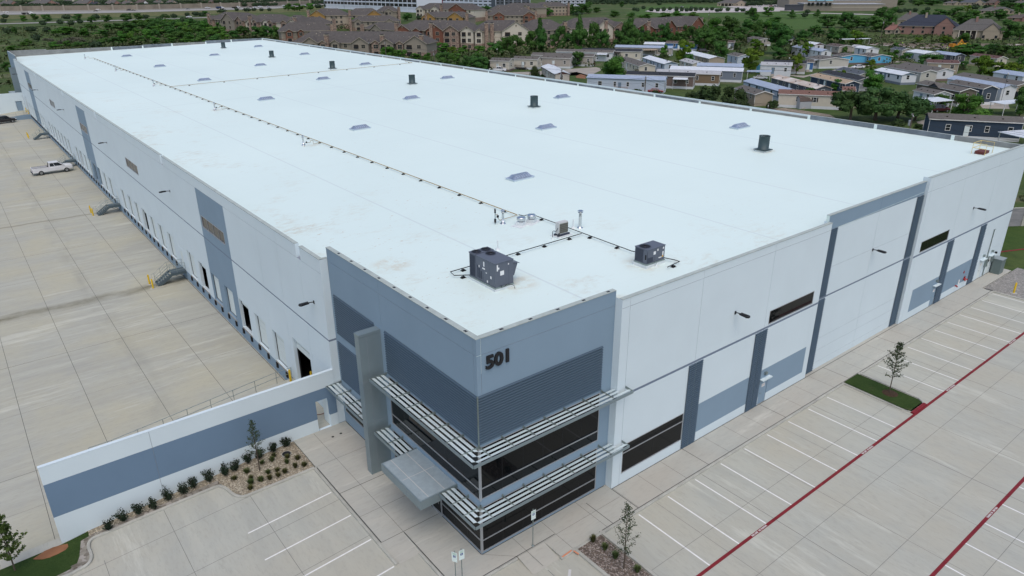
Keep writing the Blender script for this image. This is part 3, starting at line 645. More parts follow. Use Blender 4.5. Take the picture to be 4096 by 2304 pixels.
def fdoor(x, m, white=False):
    g = MB(); g.box((x-.46,-.53,.02),(x+.46,-.5,2.14)); d = g.build('door', m, WH)
    q = MB(); q.tube([(x-.34,-.53,1.0),(x-.34,-.59,1.0),(x-.22,-.59,1.0)], .022, 6); q.build('handle', STEEL, d)
    q = MB(); q.box((x-.2,-.535,1.5),(x+.22,-.531,1.78)); q.box((x-.14,-.537,1.6),(x+.16,-.5355,1.62), 1); q.box((x-.14,-.537,1.68),(x+.16,-.5355,1.7), 1); q.build('door_notice', [WPAINT, RED], d)
    q = MB(); q.box((x-.62,-.85,2.3),(x+.62,-.55,2.34)); q.box((x-.62,-.86,2.26),(x+.62,-.84,2.34)); q.build('door_hood', FIN, WH)
    q = MB(); q.box((x-.13,-.72,2.62),(x+.13,-.55,2.84)); q.build('door_lamp', STEEL, WH)
fdoor(26.7, GREY); fdoor(56.25, GREY); fdoor(67.8, WDOOR); fdoor(70.1, WDOOR)
# rear wall, far wall, far office corner
b = MB(); b.poly([(XE,-.55,-1.2),(XE,YE,-1.2),(XE,YE,14.1),(XE,-.55,14.1)]); b.poly([(XE,YE,-1.2),(0,YE,-1.2),(0,YE,13.6),(XE,YE,13.6)])
b.poly([(0,YD,-1.2),(0,YE,-1.2),(0,YE,13.95),(0,YD,13.95)][::-1], 1); b.build('rear_wall', MW, WH)
b = MB(); rr = random.Random(3)
PAR = [mat('rear_parapet_grey', (.27,.28,.275), .9, noise_amt=.4, nscale=.45), mat('rear_parapet_blue', (.20,.235,.27), .9, noise_amt=.5, nscale=.5), mat('membrane_strip', (.66,.75,.74), .6), COPE]
ys_ = [-.5]+[7.2+9.05*i for i in range(24)]+[YE]
for i, (a, c) in enumerate(zip(ys_, ys_[1:])):
    top = 14.12 if c < 27 else (13.86 if i % 7 != 5 else 13.92)
    x = XE-.25; b.box((x,a,12.2),(XE+.02,c,top), rr.choice((0,0,1)), 3)
    b.box((x-.02,c-.19,13.4),(x+.02,c+.19,top-.01), 2)
xs_ = [.014,9.5,18.0,26.5,35.2,43.8,54.2,62.4,XE-.3]; tp = [13.9,13.58,13.58,13.58,13.8,13.8,14.1,14.1]
for i, (a, c) in enumerate(zip(xs_, xs_[1:])):
    b.box((a,YE-.25,12),(c,YE+.02,tp[i]), (0,0,0,1,1,0,1,1)[i] if i else 0, 3)
    if i > 1: b.box((c-.2,YE-.29,12.3),(c+.2,YE-.24,tp[i]-.01), 2)
b.box((.012,YD+.01,11.9),(.26,YE-.26,13.95), 0, 3); b.build('rear_parapet', PAR, WH)
b = MB()
X_ = spread(.0, 72.96, 12); Y_ = spread(.05, YE-.24, 24)
for x0, x1 in zip(X_, X_[1:]):
    for y0, y1 in zip(Y_, Y_[1:]): b.poly([(x0,y0,roofz(x0)),(x1,y0,roofz(x1)),(x1,y1,roofz(x1)),(x0,y1,roofz(x0))])
b.poly([(-.31,17.9,roofz(0)),(0,17.9,roofz(0)),(0,YD-.05,roofz(0)),(-.31,YD-.05,roofz(0))]); b.poly([(10.1,-.3,roofz(10.1)),(72.9,-.3,roofz(72.9)),(72.9,.05,roofz(72.9)),(10.1,.05,roofz(10.1))])
b.build('roof', ROOF, WH)
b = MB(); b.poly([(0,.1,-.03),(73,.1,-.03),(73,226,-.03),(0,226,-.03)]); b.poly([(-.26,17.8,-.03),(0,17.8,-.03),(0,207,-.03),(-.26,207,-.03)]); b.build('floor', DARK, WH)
# roof tie-down plates along the office coping
b = MB()
for i in range(9): b.box((.06,1.0+1.85*i,13.986),(.2,1.22+1.85*i,14.0))
for i in range(5): b.box((1.6+1.95*i,.06,13.986),(1.82+1.95*i,.2,14.0))
b.build('coping_plates', BRONZE, WH)
# skylights
def skylight_parts():
    b = MB(); b.box((-1.26,-.68,-.2),(1.26,.68,.18)); c = b.build('skylight', mat('skylight_kerb', (.60,.68,.72), .5), WH)
    b = MB(); n = 7
    prof = lambda v: .20+.32*(1-abs(v)**2.2)
    rows = []
    U_ = [-1.2,-1.05,-.86]+[-.86+1.72*i/12 for i in range(1,13)]+[1.05,1.2]
    for i, u in enumerate(U_):
        k = 0 if i in (0, len(U_)-1) else .62 if i in (1, len(U_)-2) else 1; rib = .05 if (i % 2 == 0 and k == 1) else 0
        rows.append([b.pt((u, .62*v, .19+(prof(v)-.19+rib)*k)) for v in (-1,-.8,-.5,-.2,.2,.5,.8,1)])
    for A, B in zip(rows, rows[1:]):
        for i in range(7): b.f.append([A[i], B[i], B[i+1], A[i+1]]); b.m.append(0)
    b.build('skylight_dome', mat('blue_acrylic', (.225,.285,.40), .3, 0, .5, noise_amt=.4, nscale=1.5), c)
    b = MB()
    for u in (-.72,-.43,-.14,.14,.43,.72): b.tube([(u, .62*v, .205+(prof(v)-.19)+.02) for v in (-.95,-.7,-.4,0,.4,.7,.95)], .022, 4)
    b.box((-1.3,-.72,.15),(1.3,-.62,.21)); b.box((-1.3,.62,.15),(1.3,.72,.21)); b.box((-1.3,-.62,.15),(-1.2,.62,.21)); b.box((1.2,-.62,.15),(1.3,.62,.21)); b.build('skylight_frame', mat('skylight_frame', (.42,.50,.60), .4, .2), c)
    return c
s0 = skylight_parts(); kids = list(s0.children); first = True
SKY = [(25.1,y) for y in (27.7,61.9,96.1,130.2,165.2,200)]+[(43.3,y) for y in (44.9,79.1,113.4,148.2,182.6)]+[(61.6,y) for y in (28.1,62.2,96.0,130.5,165.2,199.6)]
for x, y in SKY:
    if first: o = s0; first = False
    else:
        o = s0.copy(); COL.objects.link(o)
        for k in kids: q = k.copy(); COL.objects.link(q); q.parent = o
    o.location = (x, y, roofz(x)); o.rotation_euler.y = -.0185
# ------------------------------------------------------------------ things standing on the roof
HV = mat('slate_enamel', (.105,.118,.150), .45, .15, .4, noise_amt=.06, nscale=3); HVD = mat('slate_enamel_grille', (.045,.055,.08), .5, .2)
CURB = mat('membrane_kerb', (.66,.70,.71), .6, noise_amt=.15, nscale=2); STICK = mat('white_sticker', (.7,.7,.7), .5); YST = mat('yellow_sticker', (.65,.38,.03), .5)
def at_roof(x, y): return (x, y, roofz(x))
def fanpart(par, x, y, z, r):
    b = MB(); b.lathe((x,y,z), [(r,-.08),(r,.012),(r+.05,.012),(r+.05,.02)], 28, 0)
    f = b.build('fan_guard', HVD, par); b = MB(); b.lathe((x,y,z+.021), [(r,0),(r*.9,.002)], 28); b.lathe((x,y,z+.02), [(.1,0),(.1,.06),(.04,.08)], 10)
    for k in range(4):
        a = k*math.pi/2+.4; b.extr([(x+.08*math.cos(a),y+.08*math.sin(a),z+.026),(x+r*.9*math.cos(a),y+r*.9*math.sin(a),z+.026),(x+r*.9*math.cos(a+.5),y+r*.9*math.sin(a+.5),z+.034),(x+.08*math.cos(a+.8),y+.08*math.sin(a+.8),z+.034)], (0,0,.008))
    for rr in (.35,.6,.82): b.tube([(x+r*rr*math.cos(t*math.pi/10),y+r*rr*math.sin(t*math.pi/10),z+.045) for t in range(21)], .008, 4, 1, False)
    b.build('fan', [BLACK, HVD], f)
def stickers(par, items):
    b = MB()
    for a, c, m in items: b.box(a, c, m)
    b.build('stickers', [STICK, YST, BLACK], par)
t = thing('rooftop_unit', 'large slate rooftop air unit with three fans and a sloping intake hood', 'air conditioner', at_roof(7.42, 8.7), 0, 'rooftop air units')
b = MB(); b.box((-.72,-1.4,.24),(.73,.72,1.86)); b.box((-.75,-1.43,1.86),(.76,.74,1.9)); b.box((-.735,.73,.24),(.75,1.42,1.86)); b.box((-.76,.75,1.86),(.78,1.45,1.93)); b.box((-.725,-.1,.3),(-.722,-.09,1.8), 1); b.box((-.725,-.75,.3),(-.722,-.74,1.8), 1); b.box((.35,-1.405,.3),(.36,-1.402,1.8), 1); b.build('cabinet', [HV, HVD], t)
b = MB()
for i in range(9): b.box((-.752,.8+.065*i,.34),(-.732,.83+.065*i,1.8))
for i in range(3): b.box((-.738,.05+.2*i,.4),(-.722,.18+.2*i,.95+.15*i))
b.build('coil_grille', HVD, t)
fanpart(t, -.38, 1.1, 1.935, .3); fanpart(t, .38, 1.1, 1.935, .3); fanpart(t, .2, .32, 1.905, .31)
b = MB(); b.box((-.78,-1.44,-.1),(.79,1.46,.14)); b.box((-.76,-1.42,.14),(.77,1.44,.24), 1); b.build('kerb_frame', [CURB, STEEL], t)
b = MB(); b.extr([(.74,-1.1,1.5),(1.32,-1.1,1.38),(1.05,-1.1,.62),(.74,-1.1,.5)], (0,1.5,0)); b.extr([(.73,-1.16,1.56),(1.46,-1.16,1.37),(1.46,-1.16,1.39),(.73,-1.16,1.58)], (0,1.62,0)); b.build('intake_hood', HV, t)
stickers(t, [((-.73,-.25,1.35),(-.724,-.12,1.68),0),((-.73,-.3,1.15),(-.724,-.02,1.25),0),((-.73,.3,1.15),(-.724,.38,1.3),0),((-.73,-.5,.95),(-.724,-.38,1.02),0),((-.73,-1.0,.72),(-.724,-.86,.9),0),((-.6,-1.41,1.35),(-.5,-1.404,1.78),0),((-.5,-1.41,1.45),(-.4,-1.404,1.58),0),((-.33,-1.41,1.0),(-.03,-1.404,1.3),0),((.3,-1.41,1.6),(.38,-1.404,1.7),0),((-.73,-.6,.35),(-.724,-.5,.5),0)])
b = MB(); b.tube([(-.3,-1.43,.35),(-.3,-1.5,.2),(-.1,-1.5,.2),(.1,-1.55,.35),(.5,-1.75,.25),(.55,-1.8,0)], .018, 6); b.build('drain_trap', BLACKM, t)
t = thing('rooftop_unit', 'small slate rooftop air unit with one fan, near the front parapet', 'air conditioner', at_roof(17.72, 4.2), 0, 'rooftop air units')
b = MB(); b.box((-.9,-.55,.3),(.9,.55,1.3)); b.box((-.93,-.58,1.3),(.93,.58,1.34)); b.box((-.1,-.556,.34),(-.09,-.551,1.28), 1); b.build('cabinet', [HV, HVD], t)
b = MB()
for i in range(11): b.box((-.915,-.2+.066*i,.36),(-.9,-.165+.066*i,1.26))
for i in range(9): b.box((-.88+.07*i,-.565,.36),(-.85+.07*i,-.55,.72 if i else 1.2))
b.build('coil_grille', HVD, t)
fanpart(t, -.45, .08, 1.345, .36)
b = MB(); b.box((-.96,-.61,-.1),(.96,.61,.2)); b.box((-.94,-.59,.2),(.94,.59,.3), 1); b.build('kerb_frame', [CURB, STEEL], t)
stickers(t, [((-.25,-.562,.85),(-.03,-.553,1.08),0),((.12,-.562,1.05),(.22,-.553,1.2),0),((.68,-.562,1.08),(.8,-.553,1.22),0),((.66,-.562,.5),(.78,-.553,.9),0),((.64,-.565,.5),(.76,-.554,.62),1),((.3,-.562,.48),(.6,-.553,.55),0),((-.91,-.5,.6),(-.904,-.38,.95),2)])
b = MB(); b.tube([(-.1,-.57,.4),(-.1,-.7,.35),(-.1,-.75,.1),(-.1,-.75,-.05)], .02, 6); b.lathe((-.1,-.75,-.06), [(.12,0),(.03,.25)], 10, 1); b.build('drain_trap', [STEEL, CURB], t)
t = thing('condenser', 'pale slim condenser box with brown coil grille on a white plinth', 'air conditioner', at_roof(17.05, 12.55), R(0))
b = MB(); b.box((-.48,-.19,.2),(.48,.19,1.12)); b.build('cabinet', mat('beige_enamel', (.50,.51,.50), .5, noise_amt=.06), t); b = MB(); b.box((-.38,-.2,.26),(.47,-.191,1.02)); b.build('coil', mat('brown_coil', (.10,.075,.05), .7), t)
b = MB()
for i in range(14): b.box((-.38+.065*i,-.212,.26),(-.37+.065*i,-.2,1.02))
for i in range(6): b.box((-.38,-.214,.27+.14*i),(.47,-.2,.285+.14*i))
b.build('grille', STEEL, t); b = MB(); b.box((-.6,-.3,.08),(.6,-.18,.2)); b.box((-.6,.1,.08),(.6,.22,.2)); b.build('skid', HVD, t); b = MB(); b.box((-.75,-.5,-.06),(.75,.45,.06)); b.build('plinth', CURB, t)
b = MB(); b.tube([(-.48,-.1,.7),(-.7,-.15,.5),(-1.0,-.2,.62),(-1.1,-.2,.6),(-1.1,-.2,.0)], .022, 6); b.tube([(-.42,-.2,.3),(-.5,-.32,.12),(-.62,-.35,.35),(-.7,-.35,.1)], .03, 6); b.lathe((-1.1,-.2,-.03), [(.1,0),(.03,.15)], 8, 1); b.build('hose', [BLACKM, CURB], t)
FANM = mat('green_grey_enamel', (.042,.070,.078), .5, .2, .4, noise_amt=.12, nscale=2)
t = thing('exhaust_fan', '', 'exhaust fan', at_roof(52.55, 18.6), 0, 'upblast exhaust fans on the roof')
b = MB(); b.box((-.62,-.62,-.1),(.62,.62,.18)); b.build('kerb', CURB, t)
b = MB(); b.box((-.74,-.74,.17),(.74,.74,.24)); b.build('base_plate', FANM, t)
b = MB(); b.lathe((0,0,.24), [(.66,0),(.66,.05),(.585,.06),(.585,1.42),(.61,1.44),(.61,1.47),(.565,1.47),(.565,1.1),(.1,1.05)], 32); b.build('housing', FANM, t, True)
b = MB(); b.lathe((0,0,1.2), [(.16,0),(.16,.25),(.08,.33)], 12, 1); b.extr([(-.56,-.03,1.6),(.56,-.03,1.6),(.56,.03,1.6),(-.56,.03,1.6)], (0,0,.05)); b.extr([(-.5,.1,1.62),(.1,.35,1.68),(.1,.42,1.68),(-.5,.2,1.62)], (0,0,.01), 1); b.build('damper', [BLACKM, STEEL], t)
FL = ['nearest and largest looking dark green exhaust fan, beside the right-hand skylight', 'second dark green exhaust fan from the office end', 'third dark green exhaust fan from the office end', 'dark green exhaust fan just beyond the cross pipe', 'second farthest dark green exhaust fan on the white roof', 'farthest dark green exhaust fan near the far parapet']
t['label'] = FL[0]
for y, l in zip((58.5,94.4,128.9,165.2,204), FL[1:]): dup(t, at_roof(52.6, y), label=l)
# gas pipes on rubber feet
GASP = mat('rusty_yellow_pipe', (.36,.24,.08), .7, noise_amt=.5, nscale=1.5)
def pipeline(name, label, pts, m, step, r=.032, zoff=.2, cat='gas pipe'):
    P = [Vector((x, y, roofz(x)+zoff+(q[0] if q else 0))) for x, y, *q in pts]
    t = thing(name, label, cat, P[0]); o0 = P[0]; b = MB(); b.tube([p-o0 for p in P], r, 6); b.build('pipe', m, t)
    first = None
    for a, c in zip(P, P[1:]):
        ln = (c-a).length; n = max(1, round(ln/step))
        for i in range(n):
            if ln < 1: continue
            p = a+(c-a)*((i+.5)/n)-o0-Vector((0,0,zoff+.02))
            if first is None:
                f = MB(); f.box((-.17,-.13,-.02),(.17,.13,.05)); f.box((-.1,-.09,.05),(.1,.09,.13)); first = f.build('pipe_foot', BLACK, t); q = first
            else: q = first.copy(); COL.objects.link(q); q.parent = t
            q.location = p
    return t
pipeline('gas_pipe', 'long rusty yellow gas pipe on black feet along the whole roof', [(17.15,201.5),(17.3,18.45)], GASP, 3.4, .035)
pipeline('gas_pipe', 'rusty cross pipe running over the roof to the right-hand parapet', [(17.3,124.9),(70.8,124.75),(71.1,128.5),(71.1,128.5,.9),(71.9,128.5,.9)], GASP, 6.6, .035)
pipeline('gas_pipe', 'black pipe run from the yellow pipe to the small air unit', [(17.4,18.3),(17.55,17.75),(18.3,17.85),(18.2,6.3),(19.15,3.2),(19.2,2.75),(17.75,2.6)], BLACKM, 2.6, .032)
pipeline('gas_pipe', 'black branch pipe leading to the large air unit', [(18.1,11.42),(8.2,11.55),(6.1,11.6),(5.95,10.9),(6.9,10.2)], BLACKM, 2.8, .032)
def flue(x, y, label, h=.95, r=.09):
    t = thing('flue_pipe', label, 'flue', at_roof(x, y), 0, 'heater flues on the roof')
    b = MB(); b.lathe((0,0,-.02), [(.28,0),(.12,.14),(r,.15),(r,h),(r*1.7,h+.02),(r*1.7,h+.05),(r*1.2,h+.07)], 14); b.build('pipe', CHROME, t, True); b = MB(); b.lathe((0,0,h+.13), [(r*1.9,0),(r*1.9,.03),(r*.6,.1)], 14); b.lathe((0,0,h), [(.03,0),(.03,.15)], 6); b.build('rain_cap', CHROME, t)
    return t
fl = flue(15.35, 57.8, 'small steel flue beside the long yellow pipe, second from the office end')
for y, l in ((92.2,'small steel flue beside the long yellow pipe, third from the office end'),(130,'small steel flue beside the yellow pipe near the cross pipe'),(164.6,'small steel flue beside the yellow pipe, second farthest'),(203,'farthest small steel flue at the end of the yellow pipe')): dup(fl, at_roof(15.4, y), label=l)
flue(15.4, 17.85, 'steel flue with cap beside the gas valve, office end of yellow pipe')
flue(19.35, 12.92, 'tall capped steel flue on the right of the condenser', 1.25, .12)
def branch(x, y, l):
    t = thing('gas_branch', l, 'gas pipe', at_roof(x, y), 0, 'gas branches with valves beside the yellow pipe')
    b = MB(); b.tube([(-.9,-.1,.0),(-.9,-.1,.42),(-.3,-.1,.42),(-.1,-.1,.42),(-.1,-.1,.6),(.25,-.1,.6),(.25,-.1,.15),(1.45,.3,.18)], .025, 6); b.build('pipe', GASP, t); b = MB(); b.lathe((-.6,-.1,.4), [(.09,0),(.12,.08),(.05,.2)], 8); b.build('valve', BLACKM, t); return t
br = branch(15.95, 56.9, 'thin gas branch with valve, second from the office end')
for y, l in ((91.3,'thin gas branch with valve, third from the office end'),(129.1,'thin gas branch with valve near the cross pipe'),(163.6,'thin gas branch with valve, second farthest'),(202.2,'farthest thin gas branch with valve')): dup(br, at_roof(15.95, y), label=l)
t = thing('gas_valve', 'upright gas vent pipe with black valves near two round vents', 'gas valve', at_roof(14.8, 18.1)); b = MB(); b.tube([(0,0,0),(0,0,1.15)], .035, 8); b.lathe((0,0,.15), [(.09,0),(.09,.3)], 8, 1); b.lathe((0,0,.95), [(.07,0),(.07,.25),(.03,.4)], 8, 1); b.tube([(0,0,.8),(.25,.05,.8),(.25,.05,.55),(.45,.1,.3),(.6,.15,.18)], .022, 6, 2); b.lathe((.3,.05,.5), [(.1,0),(.1,.18)], 8, 1); b.build('pipe', [STEEL, BLACKM, GASP], t); 
b = MB(); b.tube([(.6,.15,.18),(2.6,.32,.2)], .024, 6); b.build('branch_pipe', GASP, t)
def rvent(x, y, l):
    t = thing('roof_vent', l, 'roof vent', at_roof(x, y), R(20), 'round vents on one white pad'); b = MB(); b.box((-.3,-.3,-.05),(.3,.3,.3)); b.box((-.75,-.5,-.03),(.75,.5,.025)); b.build('kerb', CURB, t); b = MB(); b.lathe((0,0,.3), [(.26,0),(.2,.06),(.2,.1),(.33,.1),(.36,.14),(.36,.34),(.33,.38),(.1,.42)], 22); b.build('hood', CHROME, t, True)
rvent(16.25, 16.55, 'left of two round steel vents on a white pad'); rvent(17.3, 16.5, 'right of two round steel vents on a white pad')
for x, y, l in ((11.42,13.3,'short white vent pipe behind the large air unit'),(18.86,13.2,'short white vent pipe beside the tall capped flue')):
    t = thing('vent_pipe', l, 'vent pipe', at_roof(x, y), 0, 'white vent pipes'); b = MB(); b.lathe((0,0,-.02), [(.2,0),(.07,.2),(.045,.21),(.045,.75)], 12); b.build('pipe', CURB, t)
t = thing('roof_hatch', 'brown roof hatch inside yellow guard rails at the far right corner', 'roof hatch', at_roof(68.4, 2.35)); b = MB(); b.box((-.75,-.45,-.1),(.75,.45,.3)); b.build('lid', mat('rust_brown_lid', (.14,.035,.03), .6, noise_amt=.3, nscale=3), t)
b = MB(); HY = mat('pale_yellow_rail', (.62,.48,.16), .5)
for sx in (-1, 1):
    for q in (0, 1): b.tube([(sx*1.0,-.65,0),(sx*1.0,-.65,1.15-.5*q),(sx*1.0,.65,1.15-.5*q),(sx*1.0,.65,0)], .03, 6)
b.tube([(-1,.65,1.15),(1,.65,1.15)], .03, 6); b.tube([(-1,.65,.65),(1,.65,.65)], .03, 6); b.build('guard_rail', HY, t)
# ------------------------------------------------------------------ wall lamps
def wlamp(loc, rz, label):
    t = thing('wall_lamp', label, 'wall lamp', loc, rz, 'black lamps on the warehouse walls'); b = MB(); b.box((-.08,-.02,-.12),(.08,.03,.12)); b.build('wall_plate', BLACKM, t); b = MB(); b.tube([(0,-.02,.02),(0,-.3,.06),(0,-.42,.06)], .035, 6); b.build('arm', BLACKM, t); b = MB(); b.extr([(-.15,-.4,.02),(.15,-.4,.02),(.19,-1.0,.0),(.1,-1.12,0),(-.1,-1.12,0),(-.19,-1.0,.0)], (0,0,.1)); b.box((-.09,-.9,.1),(.09,-.5,.14)); b.build('head', BLACKM, t); return t
wl = wlamp((-.58, 19.55, 9.35), R(-90), 'black wall lamp on the white dock wall next to the grey office corner')
for y, l in ((58.1,'second black lamp along the dock wall from the office corner'),(92.3,'third black lamp along the dock wall from the office corner'),(131.2,'fourth black lamp along the dock wall, past the middle'),(166.5,'second farthest black lamp on the dock wall'),(206.3,'farthest black lamp on the dock wall, against the grey pylon')): dup(wl, (-.58, y, 9.4), label=l)
for x, y, z, l in ((21.6,-.57,9.35,'black lamp on the front wall between the office and the strip window'),(41.3,-.29,9.4,'black lamp at the middle of the recessed front wall'),(61.2,-.57,9.4,'black lamp at the right-hand end of the front wall')): dup(wl, (x, y, z), 0, label=l)
# ------------------------------------------------------------------ screen wall, ramp, railing
SW = thing('screen_wall', 'long white screen wall with a slate band, doorway and shrubs below', 'wall')
b = MB(); SU = [-19.05,-.565,-2.15,-1.15,-13.062,-13.038]; SZ = [-1.4,1.0,2.5,3.4,4.6,0]
def scr(x, z):
    if -2.15 < x < -1.15 and -.2 < z < 2.5: return None
    if abs(x+13.05) < .0126: return (2, -.02)
    return (1, 0) if 1.0 < z < 3.4 else (0, 0)
hf(b, (0,17.6,0), (1,0,0), (0,0,1), (0,-1,0), SU, SZ, scr, .25); hf(b, (0,17.85,0), (1,0,0), (0,0,1), (0,1,0), [-19.05,-2.15,-1.15,-.565], [-1.4,0,2.5,4.6], lambda x, z: None if -2.15 < x < -1.15 and 0 < z < 2.5 else (0, 0), 0)
b.box((-19.06,17.59,4.6),(-.57,17.86,4.64)); b.poly([(-19.05,17.6,-1.4),(-19.05,17.6,4.6),(-19.05,17.85,4.6),(-19.05,17.85,-1.4)]); b.poly([(-.563,17.6,0),(-.563,17.85,0),(-.563,17.85,4.6),(-.563,17.6,4.6)]); b.build('wall', [WHITE, DGREY, SEAL], SW)
b = MB(); b.box((-1.17,17.84,.02),(-1.13,18.75,2.1)); b.build('door', WDOOR, SW)
def ramp(y0, y1, name):
    b = MB(); zr = lambda x: 0 if x > -2 else max(-1.19, (x+2)/12*1.2)
    for x0, x1 in ((-.57,-2),(-2,-8),(-8,-13.9)): b.extr([(x0,y0,zr(x0)),(x0,y1,zr(x0)),(x0,y1,-1.3),(x0,y0,-1.3)], (0,0,0)) if 0 else b.poly([(x0,y0,zr(x0)),(x1,y0,zr(x1)),(x1,y1,zr(x1)),(x0,y1,zr(x0))][::-1])
    for y in (y0, y1):
        b.poly([(-.57,y,-1.3),(-.57,y,zr(-.57)),(-2,y,zr(-2)),(-13.9,y,zr(-13.9)),(-13.9,y,-1.3)], 1)
    return struct(b.build(name, [COURTM, GREY]))
ramp(17.86, 26.3, 'ramp'); ramp(199.0, 207.4, 'ramp')
def rail(label, pts, name='railing'):
    t = thing(name, label, 'railing', pts[0]); o = Vector(pts[0]); b = MB()
    P = [Vector(p)-o for p in pts]
    for h in (1.05, .55): b.tube([p+Vector((0,0,h)) for p in P], .024, 6)
    b.build('rail', STEEL, t); n0 = None
    for a, c in zip(P, P[1:]):
        n = max(1, round((c-a).length/1.75))
        for i in range(n+1 if c is P[-1] else n):
            p = a+(c-a)*i/n
            if n0 is None: q = MB(); q.tube([(0,0,0),(0,0,1.05)], .024, 6); n0 = q.build('post', STEEL, t); k = n0
            else: k = n0.copy(); COL.objects.link(k); k.parent = t
            k.location = p
    return t
rail('steel pipe railing along the ramp behind the screen wall', [(-.7,26.2,0),(-2,26.2,0),(-14.5,26.2,-1.2),(-16,26.2,-1.2)])
rail('far steel pipe railing on the grey ramp beyond the black car', [(-.7,199.1,0),(-2,199.1,0),(-14,199.1,-1.2)])
t = thing('screen_wall', 'far white screen wall at the end of the truck court', 'wall'); b = MB()
hf(b, (0,207.4,0), (1,0,0), (0,0,1), (0,-1,0), [-19,-2.6,-1.1,-.565], [-1.4,0,2.5,4.6], lambda x, z: (0,0) if not (-2.6 < x < -1.1 and 0 < z < 2.5) else None, .25); b.box((-19,207.39,4.6),(-.57,207.65,4.64)); b.poly([(-19,207.65,-1.4),(-.57,207.65,-1.4),(-.57,207.65,4.6),(-19,207.65,4.6)]); b.build('wall', [WHITE], t)
b = MB(); b.box((-2.5,207.55,.02),(-1.2,207.6,2.4)); b.build('door', GREY, t)
# ------------------------------------------------------------------ stairs and bollards
def stairs():
    t = thing('dock_stairs', '', 'stairs', (-.56, 58.55, -1.2), 0, 'steel stairs up to the dock doors')
    w_ = .72
    b = MB(); b.box((-1.65,-w_,1.12),(0,w_,1.18)); b.build('landing', DSTEEL, t)
    prof = [(0,1.16),(-1.7,1.16),(-3.25,.12),(-3.25,0),(-2.85,0),(-1.55,.86),(0,.86)]
    for s in (-1, 1):
        b = MB(); b.extr([(x, s*w_-.02, z) for x, z in prof], (0,.04,0)); b.build('stringer', DSTEEL, t)
    for i in range(6):
        x = -1.72-.26*i; z = .98-.175*i; b = MB(); b.box((x-.27,-w_+.03,z-.03),(x,w_-.03,z)); b.box((x-.275,-w_+.03,z-.03),(x-.245,w_-.03,z+.006), 1); b.build('tread', [DSTEEL, STEEL], t)
    for s in (-1, 1):
        b = MB()
        for h in (1.02,.62,.3): b.tube([(-.05,s*w_,1.16+h),(-1.7,s*w_,1.16+h),(-3.2,s*w_,.12+h)], .021, 6)
        b.tube([(-3.2,s*w_,1.14),(-3.5,s*w_,1.1),(-3.5,s*w_,.75)], .021, 6)
        for x, z in ((-.05,1.16),(-1.0,1.16),(-1.7,1.16),(-2.5,.6),(-3.2,.12)): b.tube([(x,s*w_,z),(x,s*w_,z+1.02)], .021, 6)
        b.build('handrail', STEEL, t)
    b = MB()
    for s in (-.7,.7): b.tube([(-1.6,s,1.1),(-.02,s,.1)], .03, 6)
    b.build('brace', DSTEEL, t)
    return t
st = stairs(); SL = ['nearest grey steel stairs on the dock wall, two yellow bollards at its foot','second grey steel stairs along the dock wall from the office','grey steel stairs behind the white pickup truck','farthest grey steel stairs along the dock wall']
st['label'] = SL[0]
for y, l in zip(PD[1:], SL[1:]): dup(st, (-.56, y+.05, -1.2), label=l)
def bollard(x, y, z, label, h=1.1):
    t = thing('bollard', label, 'bollard', (x, y, z), 0, 'yellow bollards'); b = MB(); b.lathe((0,0,0), [(.095,-.1),(.095,h),(.07,h+.06),(.02,h+.08)], 14); b.build('post', YEL, t, True); b = MB(); b.lathe((0,0,.0), [(.34,0),(.33,.006)], 18); b.build('concrete_collar', KERBM, t); return t
bo = bollard(-4.42, 59.25, -1.2, 'yellow bollard at the foot of the nearest dock stairs, farther of the pair')
for x, y, z, l in ((-4.42,57.6,-1.2,'yellow bollard at the foot of the nearest dock stairs, nearer of the pair'),(-4.4,95.0,-1.2,'yellow bollard at the second stairs, farther of the pair'),(-4.4,93.2,-1.2,'yellow bollard at the second stairs, nearer of the pair'),(-4.4,132.6,-1.2,'yellow bollard peeking over the white pickup'),(-4.5,168.4,-1.2,'yellow bollard at the farthest stairs, nearer of the pair'),(-4.5,170.4,-1.2,'yellow bollard at the farthest stairs, farther of the pair'),
    (-1.0,25.75,0,'yellow bollard at the end of the ramp railing'),(.3,24.4,-.02,'left yellow bollard just inside the dark drive-in door'),(.0,22.3,-.02,'front yellow bollard just inside the dark drive-in door'),(.7,22.6,-.02,'rear yellow bollard inside the dark drive-in door'),(66.5,-4.6,-.02,'yellow bollard in the grey gravel at the right-hand corner'),(-.9,199.6,0,'farther yellow bollard by the far drive-in door'),(-1.0,203.5,0,'nearer yellow bollard by the far drive-in door')): dup(bo, (x, y, z), label=l)
